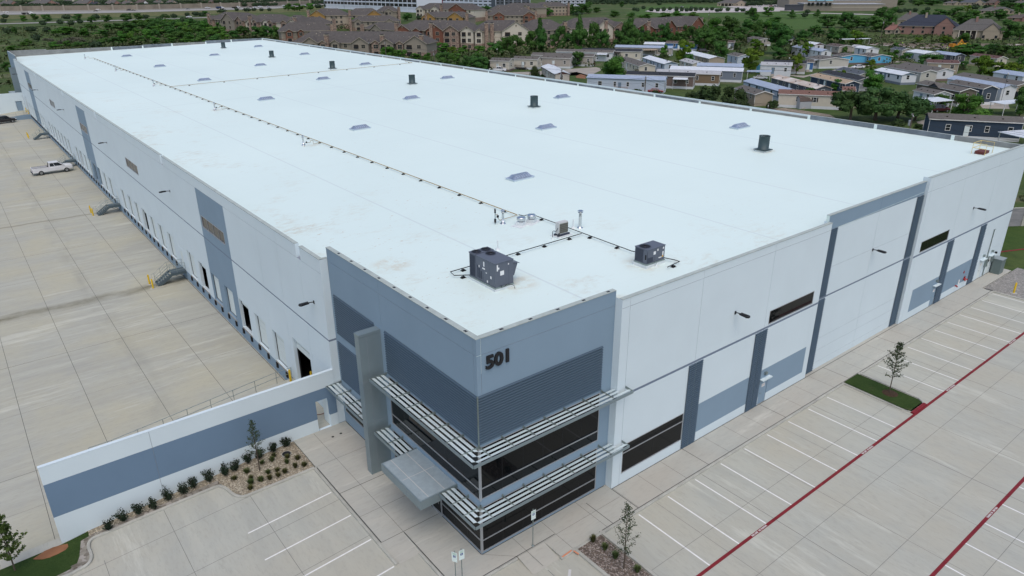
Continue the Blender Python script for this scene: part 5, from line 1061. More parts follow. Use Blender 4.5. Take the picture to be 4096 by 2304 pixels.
TREES = [(144.7,270.9,5.3,8.1,'m'),(147.1,262.3,4.5,6.9,'m'),(150.1,256.4,3.3,6.6,'m'),(151.5,249,3.9,5.2,'m'),(141.9,220.8,6.8,7.8,'r'),(142.9,214.8,6.3,7,'m'),(144.1,206.3,6.4,8.7,'r'),(150.7,205.6,4.4,7.4,'r'),(179.2,280.1,4.9,8.7,'m'),(178.9,261.5,4.7,8.4,'m'),(183,254.4,4.7,8.3,'m'),(180.9,239.2,8.1,10.7,'r'),(186.5,237.5,9.8,9.4,'r'),(175.4,283.4,3.6,5.8,'m'),(178.3,269.4,3.8,7.4,'y'),(298.7,515.1,6.4,10.8,'r'),(374.5,606.2,3,7,'m'),(394.4,569.3,4,8,'m'),(382.7,527.4,8.9,14,'r'),(387.3,523.1,9.4,9.7,'r'),(365.3,511.2,3.2,11.4,'m'),(370.8,506.2,3.6,11.4,'m'),(309.4,514.3,3.5,5.9,'m'),(142.9,316.2,5.3,7.7,'y'),(144.5,310.8,5,5.9,'y'),(147,293.3,3.3,7.1,'m'),(147.1,275.5,4.6,8.2,'m'),(147.7,268.3,4.1,5.4,'m'),(230.8,490.7,10.5,11.5,'m'),(217.4,488.5,8,13.1,'m'),(223.6,459.4,8.1,10.5,'m'),(220.2,433.1,3.6,8.1,'r'),(223.1,408.4,5.5,10.1,'m'),(147,428.7,8.4,9.2,'r'),(147.3,408.9,9.4,7.8,'r'),(311,559,3.7,6.3,'r'),(308,788,8.1,13.2,'m'),(317.4,778,8,17.1,'m'),(333.4,786.3,7.6,13.4,'m'),(356.4,816.1,5.5,9.8,'m'),(381.4,848.6,5.1,6.6,'m'),(386.5,842.9,5.1,6.6,'m'),(313.1,782.5,5.2,13.2,'m'),(195.8,250.3,9.2,8.4,'r'),(198,244.7,9.9,8.4,'r'),(226.5,262.6,15.4,8.5,'c'),(209.4,249.5,11.1,10,'r'),(212.1,243.3,12.3,9.4,'r'),(215.8,236.3,13.6,9.3,'r'),(219.4,233.1,10.5,7,'r'),(230.9,238.2,17.3,8.1,'c'),(222.7,230.2,12.4,10.7,'r'),(246.6,244.7,14.1,6.9,'r'),(231.2,230.2,9.1,9.4,'r'),(234.9,226.9,11.1,8.6,'r'),(259.4,233.3,15.1,8.4,'r'),(249.5,229.7,10.4,8.8,'r'),(254.9,224.8,11.9,8.2,'r'),(246.1,220.8,7.9,7.5,'r'),(186.9,240.5,5.1,8.1,'y'),(206.3,223.5,3.6,8.1,'r'),(186.8,192.3,6.2,6.5,'r'),(212.2,205.2,4.4,6,'r'),(156.7,141.9,9,12.7,'m'),(151.9,177.1,3.9,4.2,'d'),(182.3,190.9,1.9,2.8,'s'),(424.4,487.8,7.9,16,'m'),(453.1,497,8.2,18.2,'r'),(458.3,491.8,9.1,11,'r'),(439.3,462,3.7,7.9,'r'),(472.1,492.1,9.7,18.4,'r'),(501.8,503.2,5.3,14.5,'r'),(594.8,611.3,7.2,13.8,'r'),(602.6,734.9,5.4,13.8,'r'),(566.8,722.5,2.9,6.7,'r'),(569.5,639.4,7.9,10.4,'r'),(487.1,572.4,7.5,8.6,'r'),(455.8,434.6,5.9,14.4,'r'),(447.4,477,4.2,9.7,'r'),(471.5,429.4,3.6,8.3,'r'),(634.6,597.2,7.3,8.4,'r'),(455.6,494.6,6.7,11,'r'),(483.8,495.6,4.4,11.3,'r'),(150.3,172.2,1.7,3.8,'s'),(271.4,244.7,14,8.2,'c'),(270.1,236.8,11.4,9.2,'r'),(274.2,233.2,9.2,8,'r'),(277,230.6,8.7,8,'r'),(285.4,232.2,12.9,10.3,'r'),(282.4,230.3,5.2,6.2,'r'),(291.2,227,8.5,9.4,'r'),(300.4,228.2,11.4,9.5,'r'),(291.8,213,11.5,11.5,'r'),(280.8,201.9,10.3,12.3,'r'),(307.5,212.4,8.8,9.3,'r'),(353,251.7,11.6,10.7,'m'),(374.1,276.4,9.7,6.9,'m'),(365.9,250.1,12.4,12.7,'r'),(359.7,234.4,12,13.3,'r'),(371.2,234,9.4,9.9,'r'),(355.7,249.1,7.5,8.9,'r'),(328,217.9,6,9.1,'r'),(253.2,172.5,7.9,8.6,'r'),(217.1,163.4,11.2,11.2,'y'),(217.4,160.5,5.5,5.9,'r'),(234.8,188.6,6.5,5.2,'m'),(234.1,187.7,3.1,6.1,'s'),(300.4,196.8,3.7,6.9,'r'),(218.1,133.2,9.6,11.4,'y'),(288.5,179.5,7,9.3,'y'),(480.6,368.6,6,12.2,'m'),(479.9,384,6.3,13.9,'m'),(469.5,390,4.8,12.9,'m'),(458.4,401.6,4.4,15.9,'m'),(460.5,419.3,3.6,9.2,'m'),(527.4,347.4,8.2,10.9,'r'),(497.1,322.9,4.1,8.4,'r'),(227.2,201.8,2.9,2.7,'m'),(174.7,149.2,4.1,3.4,'g'),(305.7,253.5,10.3,8.4,'m'),(294.1,233.8,7.3,7.9,'r'),(298,211.9,8.1,9.2,'r'),(272.3,234.8,5.5,8,'m'),(338.7,223.1,8.8,10,'r'),(343.6,218.6,5.9,8.6,'r'),(541.1,468.2,4.6,3.2,'r'),(545.9,464.4,4.5,2.8,'r'),(549.7,460.3,5.2,2.8,'r'),(581.8,479.9,2.7,2.6,'r'),(554.3,448.4,5.5,2.9,'r'),(555.6,443.1,5.7,3.1,'r'),(563.2,443.5,4.1,2.3,'r'),(567.1,441.5,5.5,2.2,'r'),(574,441.3,5,2.2,'r'),(597.6,453.8,3.6,3.2,'r'),(598.7,447.4,3.6,2.8,'r'),(604.8,445.7,3.1,2.6,'r'),(577.8,419.2,3.6,3,'r'),(588.8,423.8,3.8,2.4,'r'),(597,421.3,4.7,3,'r'),(592.1,407.5,4.8,2.5,'r'),(595.8,403.6,3.5,2.1,'r'),(713.1,607.9,5.2,6.7,'m'),(547.7,496.6,3.4,3.6,'m'),(533.8,479.4,4.1,3.5,'m'),(589.4,522,1.9,5.1,'m'),(522.4,342.5,9,8.8,'r'),(497.8,322.1,5.3,6.5,'m'),(549.1,345.2,7.9,13.2,'m'),(536.9,315.6,6.7,9.2,'c'),(549.1,311.9,4.5,5.3,'r'),(564.8,309.9,6.2,9.3,'c'),(604.5,342.6,3.5,5.3,'m'),(483.1,296.3,5.1,15.1,'m'),(412.7,261.2,8.2,9.8,'r'),(363.4,230.9,11,9.8,'r'),(416.2,257.5,7.2,11.7,'m'),(294.2,170.7,14.5,16.8,'r'),(328.3,180.4,5.6,10.6,'m'),(344.8,188.3,8.3,10.4,'r'),(270.2,154.4,5.5,8.5,'r'),(472.9,248.1,9,17.3,'r'),(479.7,240.3,10.7,12.3,'r'),(485.3,233.8,7.9,13.5,'r'),(464.9,210.6,9.8,16.2,'r'),(586.2,267.7,9.1,14.3,'r'),(421.6,227.6,5.6,9.7,'r'),(344.9,170,10.7,15.2,'r'),(360.8,169.2,8.5,13,'y'),(289.8,153.4,6.4,6.1,'y'),(226.3,119.5,7.5,6,'y'),(314.4,149.2,3.9,5,'r'),(283.1,122.3,3.5,3.9,'r'),(257.7,108.3,4.4,5.8,'y'),(204,98.2,4.7,3.1,'d'),(301.8,167.7,3.8,5.1,'r'),(297.1,121.7,3.8,3.8,'r'),(416.7,221.2,3.3,9.2,'r'),(465.8,228.9,4.9,11.9,'r'),(488.6,229.9,6.8,12.2,'r'),(464.7,204.6,6.7,9.5,'r'),(217.7,98.1,4.1,5.2,'y'),(194.2,86.6,4.4,6.1,'m'),(173.4,83.1,3.8,5.6,'r'),(200.9,79.3,7.3,9.3,'m'),(152.8,81,3,3.6,'s'),(233.2,90.5,3.8,4,'y'),(150.8,58.8,9.2,11,'b'),(157,55.8,9.6,13.8,'b'),(161.7,52.7,8.3,12,'b'),(164.2,49.8,6.9,7.8,'b'),(287.4,114.5,6,7.3,'m'),(304.3,117.1,3.6,6.3,'r'),(280.6,97.1,5.9,10.9,'r'),(335.2,115.4,3.1,4,'r'),(287.9,88.3,3.4,4.1,'r'),(262.2,73.3,7.7,9.2,'y'),(263.1,68.7,6.5,10.1,'y'),(262.8,63.3,6.2,7.6,'y'),(348.5,110.5,5,13.4,'m'),(367.7,107.8,4.9,9.7,'r'),(359.8,100.6,5.5,9.4,'r'),(353.2,93,5.3,7.8,'r'),(415,147.3,3.1,9.7,'m'),(301.9,73.8,5.6,4.5,'r'),(203.5,40.7,6,3.9,'r'),(189.5,54.8,3.6,6,'r'),(361.5,120.7,2.8,6.2,'y'),(361.2,109.8,3.9,7.1,'r'),(168.9,40.7,6.9,8.7,'m'),(159.3,34.2,5.1,6.6,'m'),(153.7,36.9,4.3,3,'d'),(152.7,35,3.9,3.8,'d'),(189.2,36.2,5.5,4.4,'r'),(185.1,41.6,1.8,3.3,'r'),(149.7,47.1,2.9,4.6,'s'),(151.9,43.6,2,2.9,'s'),(145.6,201.7,5.9,9.1,'r'),(159.4,223.1,5.1,5.9,'r'),(147.5,97.3,6.3,8.8,'s'),(148.6,90.3,6.7,8,'s'),(149.6,104.5,3.2,4.9,'s'),(144.5,84.5,3.4,4.6,'s'),(147.2,123.4,1.8,4.8,'s'),(167.6,128.4,2.8,2.1,'s'),(150.4,119.1,1.6,3.2,'s'),(226.7,200.8,2.8,3.3,'g'),(151.5,80.4,3.1,3.3,'s'),(149.5,87.8,2.8,4.3,'s'),(507.1,222.5,13.6,12.4,'r'),(620.1,249.8,5.9,8.7,'r'),(627.6,240.7,6.7,14.4,'r'),(612.5,224.5,8.9,15.3,'r'),(541.1,188.3,8.9,12.2,'r'),(589.8,202.4,7.7,14.5,'m'),(634.6,208.4,5.7,9.3,'r'),(612.5,193,8.5,14.6,'r'),(458.2,133,11.4,14,'r'),(462.3,128.3,9.4,10,'r'),(724.6,259,6.6,9.7,'y'),(734.8,297.6,4.2,4.5,'y'),(792.8,278.6,5.8,8.1,'y'),(824.1,279.3,4.7,8.4,'m'),(908.4,383.1,7.9,21,'r'),(928.6,376.9,7.7,24.7,'r'),(821.8,258.6,7.6,17.5,'r'),(692.9,206.9,9.8,12.3,'m'),(894.3,399.3,7.9,18.3,'r'),(679,288.3,3.3,3.2,'r'),(688.2,287.8,4.5,3.2,'r'),(688.2,297.2,3.3,3.3,'r'),(661.6,288.5,3.7,6.3,'r'),(544.2,199.9,5.1,10.8,'r'),(544.7,191.5,5.4,9,'r'),(946.4,307.1,5.8,16.8,'r'),(403.4,142.4,4.5,7.9,'y'),(406.5,158,3.2,6.5,'y'),(423.1,141.2,5.1,8.1,'m'),(384.1,122,3.4,8.8,'r'),(366.6,150.5,2.7,5.4,'m'),(59.7,708.2,5.8,7.4,'r'),(64.9,677.6,6.3,9.5,'r'),(81.7,700.3,4.6,7.5,'r'),(86.8,679.8,6,9.3,'r'),(101.7,688.9,4.4,7.5,'r'),(89.1,634.7,5.7,7.4,'r'),(102,649.6,5.9,10.5,'r'),(116.4,647.5,6.8,12.1,'r'),(49.9,689.5,5,7.2,'m'),(44.2,764.5,3.9,5.7,'r'),(35.2,673.5,3.6,4.6,'r'),(55.1,622.6,3.1,5.3,'r'),(71.4,611.6,4.3,5.7,'r'),(66.9,628.2,3.9,4.9,'r'),(79.7,626.4,4,5,'r'),(30.2,550.2,5.1,5.4,'r'),(26.8,557.2,4.1,5.4,'r'),(40.8,563,3.1,7.1,'r'),(48.4,553.1,2.8,3.5,'r'),(54.6,534.3,5.4,19.3,'m'),(59.9,535.6,3.8,9.7,'r'),(63.3,509.5,5.3,9.4,'m'),(75.9,561.1,4.7,10.3,'r'),(69.8,495.8,5.2,11.1,'m'),(82,535.9,6.3,14,'r'),(87.3,522.1,6.9,15.8,'r'),(90.5,514.8,8.3,13.7,'r'),(43.3,439.1,3.7,6.5,'m'),(37.1,436,3.7,8,'m'),(48.1,431.3,3.4,9.6,'r'),(59.8,434.3,4.9,9.8,'r'),(64.4,430.7,5.5,11.5,'r'),(69.7,430.7,8.5,9.9,'m'),(73.2,427.9,7.9,8.3,'m'),(53.8,422.9,2,6.4,'m'),(35.4,493.4,2.8,4.7,'g'),(50.5,474.4,4,10.2,'g'),(42.4,455.7,3.8,7.7,'g'),(39.4,482.3,3.4,6.8,'g'),(28.7,469.6,3.6,5.4,'m'),(25.5,464,2.3,7.3,'m'),(17.5,432.4,3,8,'m'),(53.5,468,3.7,8,'g'),(5.2,323.9,4,5.2,'r'),(107.5,569.2,5.7,14.6,'m'),(115.4,570.4,6.1,13.4,'m'),(116.2,551.5,7.6,13.4,'r'),(127.2,566.9,5.5,12.6,'m'),(130.9,553.6,6.4,11.2,'r'),(137.9,549.9,6.8,14.7,'r'),(140.9,538.1,6,11.6,'r'),(146.1,533.1,7.4,13,'r'),(153.9,537.5,7.4,10.5,'r'),(103.4,535.5,6.8,10.2,'r'),(108.7,525.5,7.8,12.3,'r'),(114.4,517.2,7.1,13.2,'r'),(120.3,520.4,7,12.3,'r'),(122.6,511.8,6.7,12.5,'m'),(131.3,508.5,6.6,10.2,'r'),(133.8,499.9,7.8,11.2,'m'),(142.7,503,6.5,10.5,'r'),(143.8,494.4,7.2,12.2,'r'),(91.2,495.7,5.6,9.2,'m'),(97.4,494.3,6.8,10.2,'r'),(101.8,485.1,7.4,12.5,'m'),(106.2,477.6,6.5,9.6,'r'),(113.1,477,6.7,10.3,'r'),(114.7,473.4,6.5,11.8,'m'),(120.3,469.8,7.6,10.5,'r'),(126.5,460.2,6.6,12,'m'),(128.8,454.6,6.9,12.2,'m'),(87.3,456.1,7,8.6,'m'),(92.5,459.9,6.6,8.9,'r'),(97.2,444.5,5.6,9.8,'r'),(101.6,444.5,6.2,10.3,'r'),(105.9,442.3,5.9,9.3,'r'),(110.7,430.5,6.3,9.3,'r'),(116.9,431.3,6.9,10.3,'m'),(121.7,422.3,6.6,9.5,'m'),(75.2,425.4,5.9,10.9,'r'),(84,426.8,5.1,8.5,'m'),(91.6,425.6,4.3,8.3,'m'),(97.9,412.9,6.1,11.1,'m'),(102.4,405.6,5.6,10.3,'r'),(111.9,409.2,5.7,11.1,'r'),(139.8,444.2,7.5,11.2,'r'),(145.2,435.1,7.8,11.1,'r'),(130.9,436.6,5.8,10.9,'r'),(149.7,426.6,8.1,9.5,'r'),(127.4,657.6,6.1,9.9,'r'),(133.9,662.4,4.4,6,'r'),(148.7,661,5.3,9.1,'b'),(157,665,3.6,6.2,'r'),(174.3,687.7,3.3,4.8,'r'),(183.5,694.1,4.3,7.1,'r'),(189.4,688.4,5.2,7.6,'r'),(183.8,678.9,4.2,6.4,'r'),(137,632.2,3.8,3.9,'r'),(149.4,606.9,3.7,7.6,'r'),(149.2,564.5,3.9,6.7,'r'),(227.3,759.7,3.2,9.7,'r'),(254.7,796.5,2.2,5.1,'r'),(256.9,771.5,4.4,8.1,'r'),(268.1,782.4,2.8,5.7,'r'),(280.1,769.6,3.3,4.5,'r'),(273.9,776.2,2.2,3.8,'r')]
FARWOOD = [(77,1147,6.6,8.9),(79,1134,6.1,8.8),(82,1144,5.6,8.9),(82,1121,5.9,8.8),(90,1139,7.1,8.9),(89,1119,6.7,8.8),(92,1132,5.5,8.9),(94,1111,5.9,8.8),(100,1130,6.7,8.9),(102,1109,5.4,8.8),(102,1092,7.4,8.7),(107,1097,7.1,8.7),(108,1089,6.8,8.7),(113,1109,5.3,8.9),(113,1096,6,8.8),(117,1082,6.9,8.7),(118,1075,7.5,8.6),(123,1076,5.5,8.7),(126,1093,6.4,8.8),(129,1088,5.1,8.8),(134,1084,5.7,8.8),(133,1076,7.3,8.7),(137,1074,6.8,8.7),(143,1076,5.3,8.8),(145,1081,5.9,8.8),(144,1049,6.6,8.6),(148,1045,6.5,8.6),(152,1058,5.4,8.7),(153,1047,5.8,8.6),(156,1049,5.6,8.7),(161,1058,6,8.8),(165,1051,5.7,8.7),(164,1028,6.2,8.6),(169,1050,5.9,8.8),(170,1036,6.4,8.7),(175,1049,6.2,8.8),(179,1043,5,8.8),(176,1011,7.3,8.5),(182,1035,5.1,8.7),(181,1008,5.8,8.5),(188,1025,6.1,8.7),(186,1003,5.5,8.5),(193,1009,7.1,8.6),(197,1023,6.5,8.7),(195,991,7.5,8.5),(202,1018,6.4,8.7),(101,1417,5.7,12.7),(103,1395,5,12.5),(108,1382,5.5,12.4),(117,1411,5.1,12.7),(118,1375,5.8,12.4),(124,1373,6.7,12.4),(125,1371,5.6,12.4),(128,1348,5.8,12.3),(137,1378,5.3,12.6),(144,1369,4.8,12.5),(146,1372,4.4,12.6),(151,1367,5.8,12.6),(151,1318,6,12.2),(162,1347,5.2,12.5),(168,1347,5.3,12.5),(165,1308,6.4,12.2),(173,1310,6.3,12.2),(177,1294,5.2,12.1),(185,1330,4.7,12.5),(184,1282,6.1,12.1),(192,1317,6.4,12.4),(196,1303,5.1,12.3),(203,1303,5,12.4),(206,1302,5.8,12.4),(210,1283,6.4,12.3),(212,1265,7.1,12.1),(217,1271,6,12.2),(218,1242,5.7,12),(222,1244,6.4,12),(226,1236,4.9,12),(233,1223,5.8,11.9),(238,1237,6.2,12.1),(247,1243,6.6,12.2),(253,1243,4.3,12.2),(227,1116,4.6,9.5),(230,1108,5.5,9.5),(234,1114,3.9,9.6),(238,1113,3.6,9.6),(237,1079,6.1,9.3),(237,1076,5.6,9.3),(245,1092,5.5,9.5),(246,1086,4.8,9.4),(253,1096,4.8,9.5),(257,1091,5.5,9.5),(256,1077,4.7,9.4),(259,1065,6,9.4),(264,1076,5,9.5),(266,1067,4.7,9.4),(273,1074,4.6,9.5),(271,1056,4.4,9.4),(277,1057,3.6,9.4),(273,1036,4.2,9.2),(279,1044,5,9.3),(285,1052,4.8,9.4),(285,1041,4.8,9.3),(284,1024,4.6,9.2),(297,1050,3.8,9.5),(294,1027,5,9.3),(303,1042,4.9,9.4),(299,1022,4.2,9.3),(300,1012,5.6,9.2),(310,1026,3.9,9.4),(312,1030,3.7,9.4),(317,1022,3.4,9.4),(312,1003,5.9,9.2),(322,1018,3.6,9.4),(324,1013,4.8,9.4),(323,1002,4.4,9.3),(325,989,5.1,9.2),(327,981,5.7,9.1),(336,1001,4.5,9.3),(337,992,4.5,9.3),(341,988,4.3,9.3),(339,972,5.5,9.1),(346,985,3.4,9.3),(345,968,5.5,9.1),(348,965,5.9,9.1),(357,982,5.4,9.3),(357,971,3.9,9.2),(363,969,5.1,9.3),(282,1342,5,13.2),(283,1339,5.6,13.2),(287,1314,4.9,13),(291,1307,4,13),(295,1308,5.1,13),(306,1335,3.3,13.3),(311,1319,3.6,13.2),(319,1317,3.8,13.2),(319,1299,5,13.1),(324,1295,4.3,13.1),(329,1286,3.5,13),(332,1292,3.2,13.1),(334,1264,4.7,12.9),(345,1276,3.2,13.1),(343,1257,5.1,12.9),(355,1264,4.5,13),(350,1232,4.3,12.7),(359,1246,3.1,12.9),(369,1254,2.9,13),(370,1233,5.7,12.9),(383,1250,3.6,13.1),(374,1209,4,12.7),(384,1224,5.3,12.9),(393,1227,5.4,13),(387,1191,3.8,12.6),(402,1223,5.1,13),(408,1219,3.1,13),(404,1187,5,12.7),(413,1192,4.9,12.8),(416,1190,5.6,12.8),(427,1191,3.2,12.9),(420,1160,4.6,12.6),(433,1168,4.4,12.7),(427,1145,5.1,12.5),(402,1119,5.2,10.5),(403,1111,7.4,10.5),(401,1091,6.8,10.3),(411,1114,7.1,10.5),(413,1103,7.4,10.5),(423,1122,6.8,10.7),(413,1081,7,10.3),(418,1091,5.6,10.4),(425,1098,5.9,10.5),(419,1075,6.4,10.3),(432,1094,6.8,10.5),(426,1066,5.6,10.3),(433,1083,5.2,10.4),(441,1090,6.2,10.5),(437,1070,6.2,10.4),(442,1074,4.9,10.4),(437,1053,5.1,10.3),(440,1048,6.2,10.2),(450,1062,6.2,10.4),(450,1052,5.4,10.3),(447,1044,6.5,10.2),(462,1068,4.9,10.5),(455,1038,5.5,10.3),(470,1063,4.5,10.5),(459,1030,5.2,10.2),(471,1051,6,10.4),(400,1101,3.4,8.8),(394,1081,3.6,8.6),(401,1082,4,8.7),(417,1102,3.6,8.9),(417,1093,2.8,8.8),(422,1091,4.2,8.8),(422,1069,3.1,8.7),(434,1081,3.1,8.8),(431,1060,5.4,8.7),(438,1069,3.4,8.8),(441,1052,5.3,8.7),(442,1047,2.9,8.7),(452,1046,4.2,8.7),(443,1019,4,8.5),(460,1050,4.7,8.8),(457,1020,3.6,8.6),(757,787,5.3,10.1),(744,768,5.6,9.9),(760,783,4.5,10.1),(745,759,5.1,9.9),(765,775,4.8,10.1),(751,757,4.4,9.9),(758,760,6.5,10),(763,764,6.3,10),(768,763,5.3,10),(767,756,5.7,10),(763,750,6.4,9.9),(778,758,6,10.1),(771,749,4.8,10),(785,758,3.8,10.1),(768,735,6,9.8),(767,728,6.6,9.8),(788,747,4.6,10),(770,724,5.3,9.8),(781,729,5.9,9.9),(793,736,3.9,10),(794,733,6,10),(791,727,5.2,9.9),(795,727,5.8,9.9),(787,716,6.1,9.8),(785,732,6,9.2),(782,723,5.3,9.1),(773,711,4.5,9),(776,707,5.6,8.9),(784,713,4.9,9),(792,714,5.7,9.1),(805,720,4.2,9.2),(786,698,5.8,8.9),(807,709,5.1,9.1),(813,711,4.1,9.2),(796,693,4.6,9),(815,704,4.1,9.1),(802,689,5.9,9),(815,692,6.2,9),(805,679,5.7,8.9),(808,678,4.5,8.9),(829,688,4.5,9.1),(810,668,5.4,8.9),(816,669,6.4,8.9),(838,684,5,9.1),(829,673,5.7,9),(836,674,4.1,9),(823,659,5,8.9),(837,663,5.3,9),(840,663,4.3,9),(838,653,5.6,8.9),(830,645,5.7,8.8),(839,645,4.7,8.9),(856,657,4,9),(847,645,5.6,8.9),(838,634,6.1,8.8),(855,640,5.6,8.9),(846,631,4.6,8.8),(865,638,4.3,8.9),(929,684,2.5,12),(959,698,2,12.3),(944,679,2.4,12),(937,665,3.2,11.9),(962,676,3.2,12.1),(972,678,2.8,12.2),(976,675,4.3,12.2),(980,670,2.1,12.2),(972,658,3.9,12),(991,663,3.9,12.2),(979,650,3.3,12),(973,641,4.3,11.9),(805,540,5.1,7.3),(814,543,3.9,7.4),(799,528,5.6,7.2),(805,529,5.8,7.3),(802,526,4,7.2),(808,528,4.3,7.3),(813,527,5.3,7.3),(805,518,4.6,7.2),(809,520,3.9,7.2),(820,524,3.8,7.3),(809,514,4.3,7.2),(829,524,3.7,7.4),(818,515,5.3,7.2),(825,515,5.1,7.3),(818,509,4.8,7.2),(827,512,3.6,7.3),(838,514,5.1,7.3),(826,506,4.8,7.2),(821,501,5.8,7.2),(847,512,4.2,7.4),(837,504,4.5,7.3),(824,494,5.6,7.2),(993,669,4.2,12.3),(1021,676,1.3,12.5),(997,652,2.8,12.1),(999,651,4.2,12.1),(1008,648,1.8,12.2),(1023,649,4,12.3),(1015,635,2.6,12.1),(1025,628,2.8,12.1),(1026,625,4,12.1),(1033,623,2.7,12.1),(1035,617,2.3,12.1),(1045,616,1.8,12.2),(1061,616,3.3,12.3),(1075,613,2.5,12.3),(1068,602,2.3,12.2),(1053,588,2.9,12),(1055,581,4.2,11.9),(1083,594,2,12.2),(1068,575,2.5,12),(1081,579,2.1,12.1),(1076,563,2.1,11.9),(1089,564,2.3,12),(1096,562,3.2,12),(1089,552,2.5,11.9),(1106,554,2.6,12),(1096,540,1.6,11.9),(1096,537,2.6,11.8),(1100,532,2.8,11.8),(1137,537,2.5,12.1),(1135,533,2.2,12.1),(1009,436,4.8,11.1),(1019,435,4.6,11.2),(1035,438,6.4,11.3),(1035,431,6.5,11.3),(1040,432,4.4,11.3),(1047,427,6.2,11.3),(1024,414,5.3,11.1),(1030,412,4.9,11.1),(1057,417,4.5,11.3),(1059,413,5.7,11.3),(1053,410,6.1,11.2),(1045,399,5.8,11.1),(1054,399,5,11.1),(1060,397,5.3,11.2),(1062,394,5.5,11.2),(1080,396,5.8,11.3),(1066,383,5.6,11.1),(1072,382,5.4,11.1),(1084,382,6.3,11.2),(1068,375,5,11),(1087,377,4.6,11.2),(1065,365,5,10.9),(1073,362,6,10.9),(1075,359,5.3,10.9),(1087,358,5.6,11),(1092,357,6.4,11),(1099,354,5.5,11.1),(1099,348,5.4,11),(1103,347,5.7,11),(1095,337,5.6,10.9),(702,714,3.4,7.9),(707,711,3.7,7.9),(711,704,2.6,7.9),(708,691,4.8,7.8),(706,680,3.5,7.7),(705,677,3.8,7.7),(726,687,2.8,7.8),(715,668,4.4,7.7),(736,675,3.4,7.8),(720,655,4.4,7.6),(769,520,4,6.4),(758,511,5.5,6.3),(766,512,4.6,6.3),(762,506,5.3,6.3),(761,504,5.7,6.3),(763,500,6.1,6.3),(764,498,5.8,6.3),(766,499,5.7,6.3)]
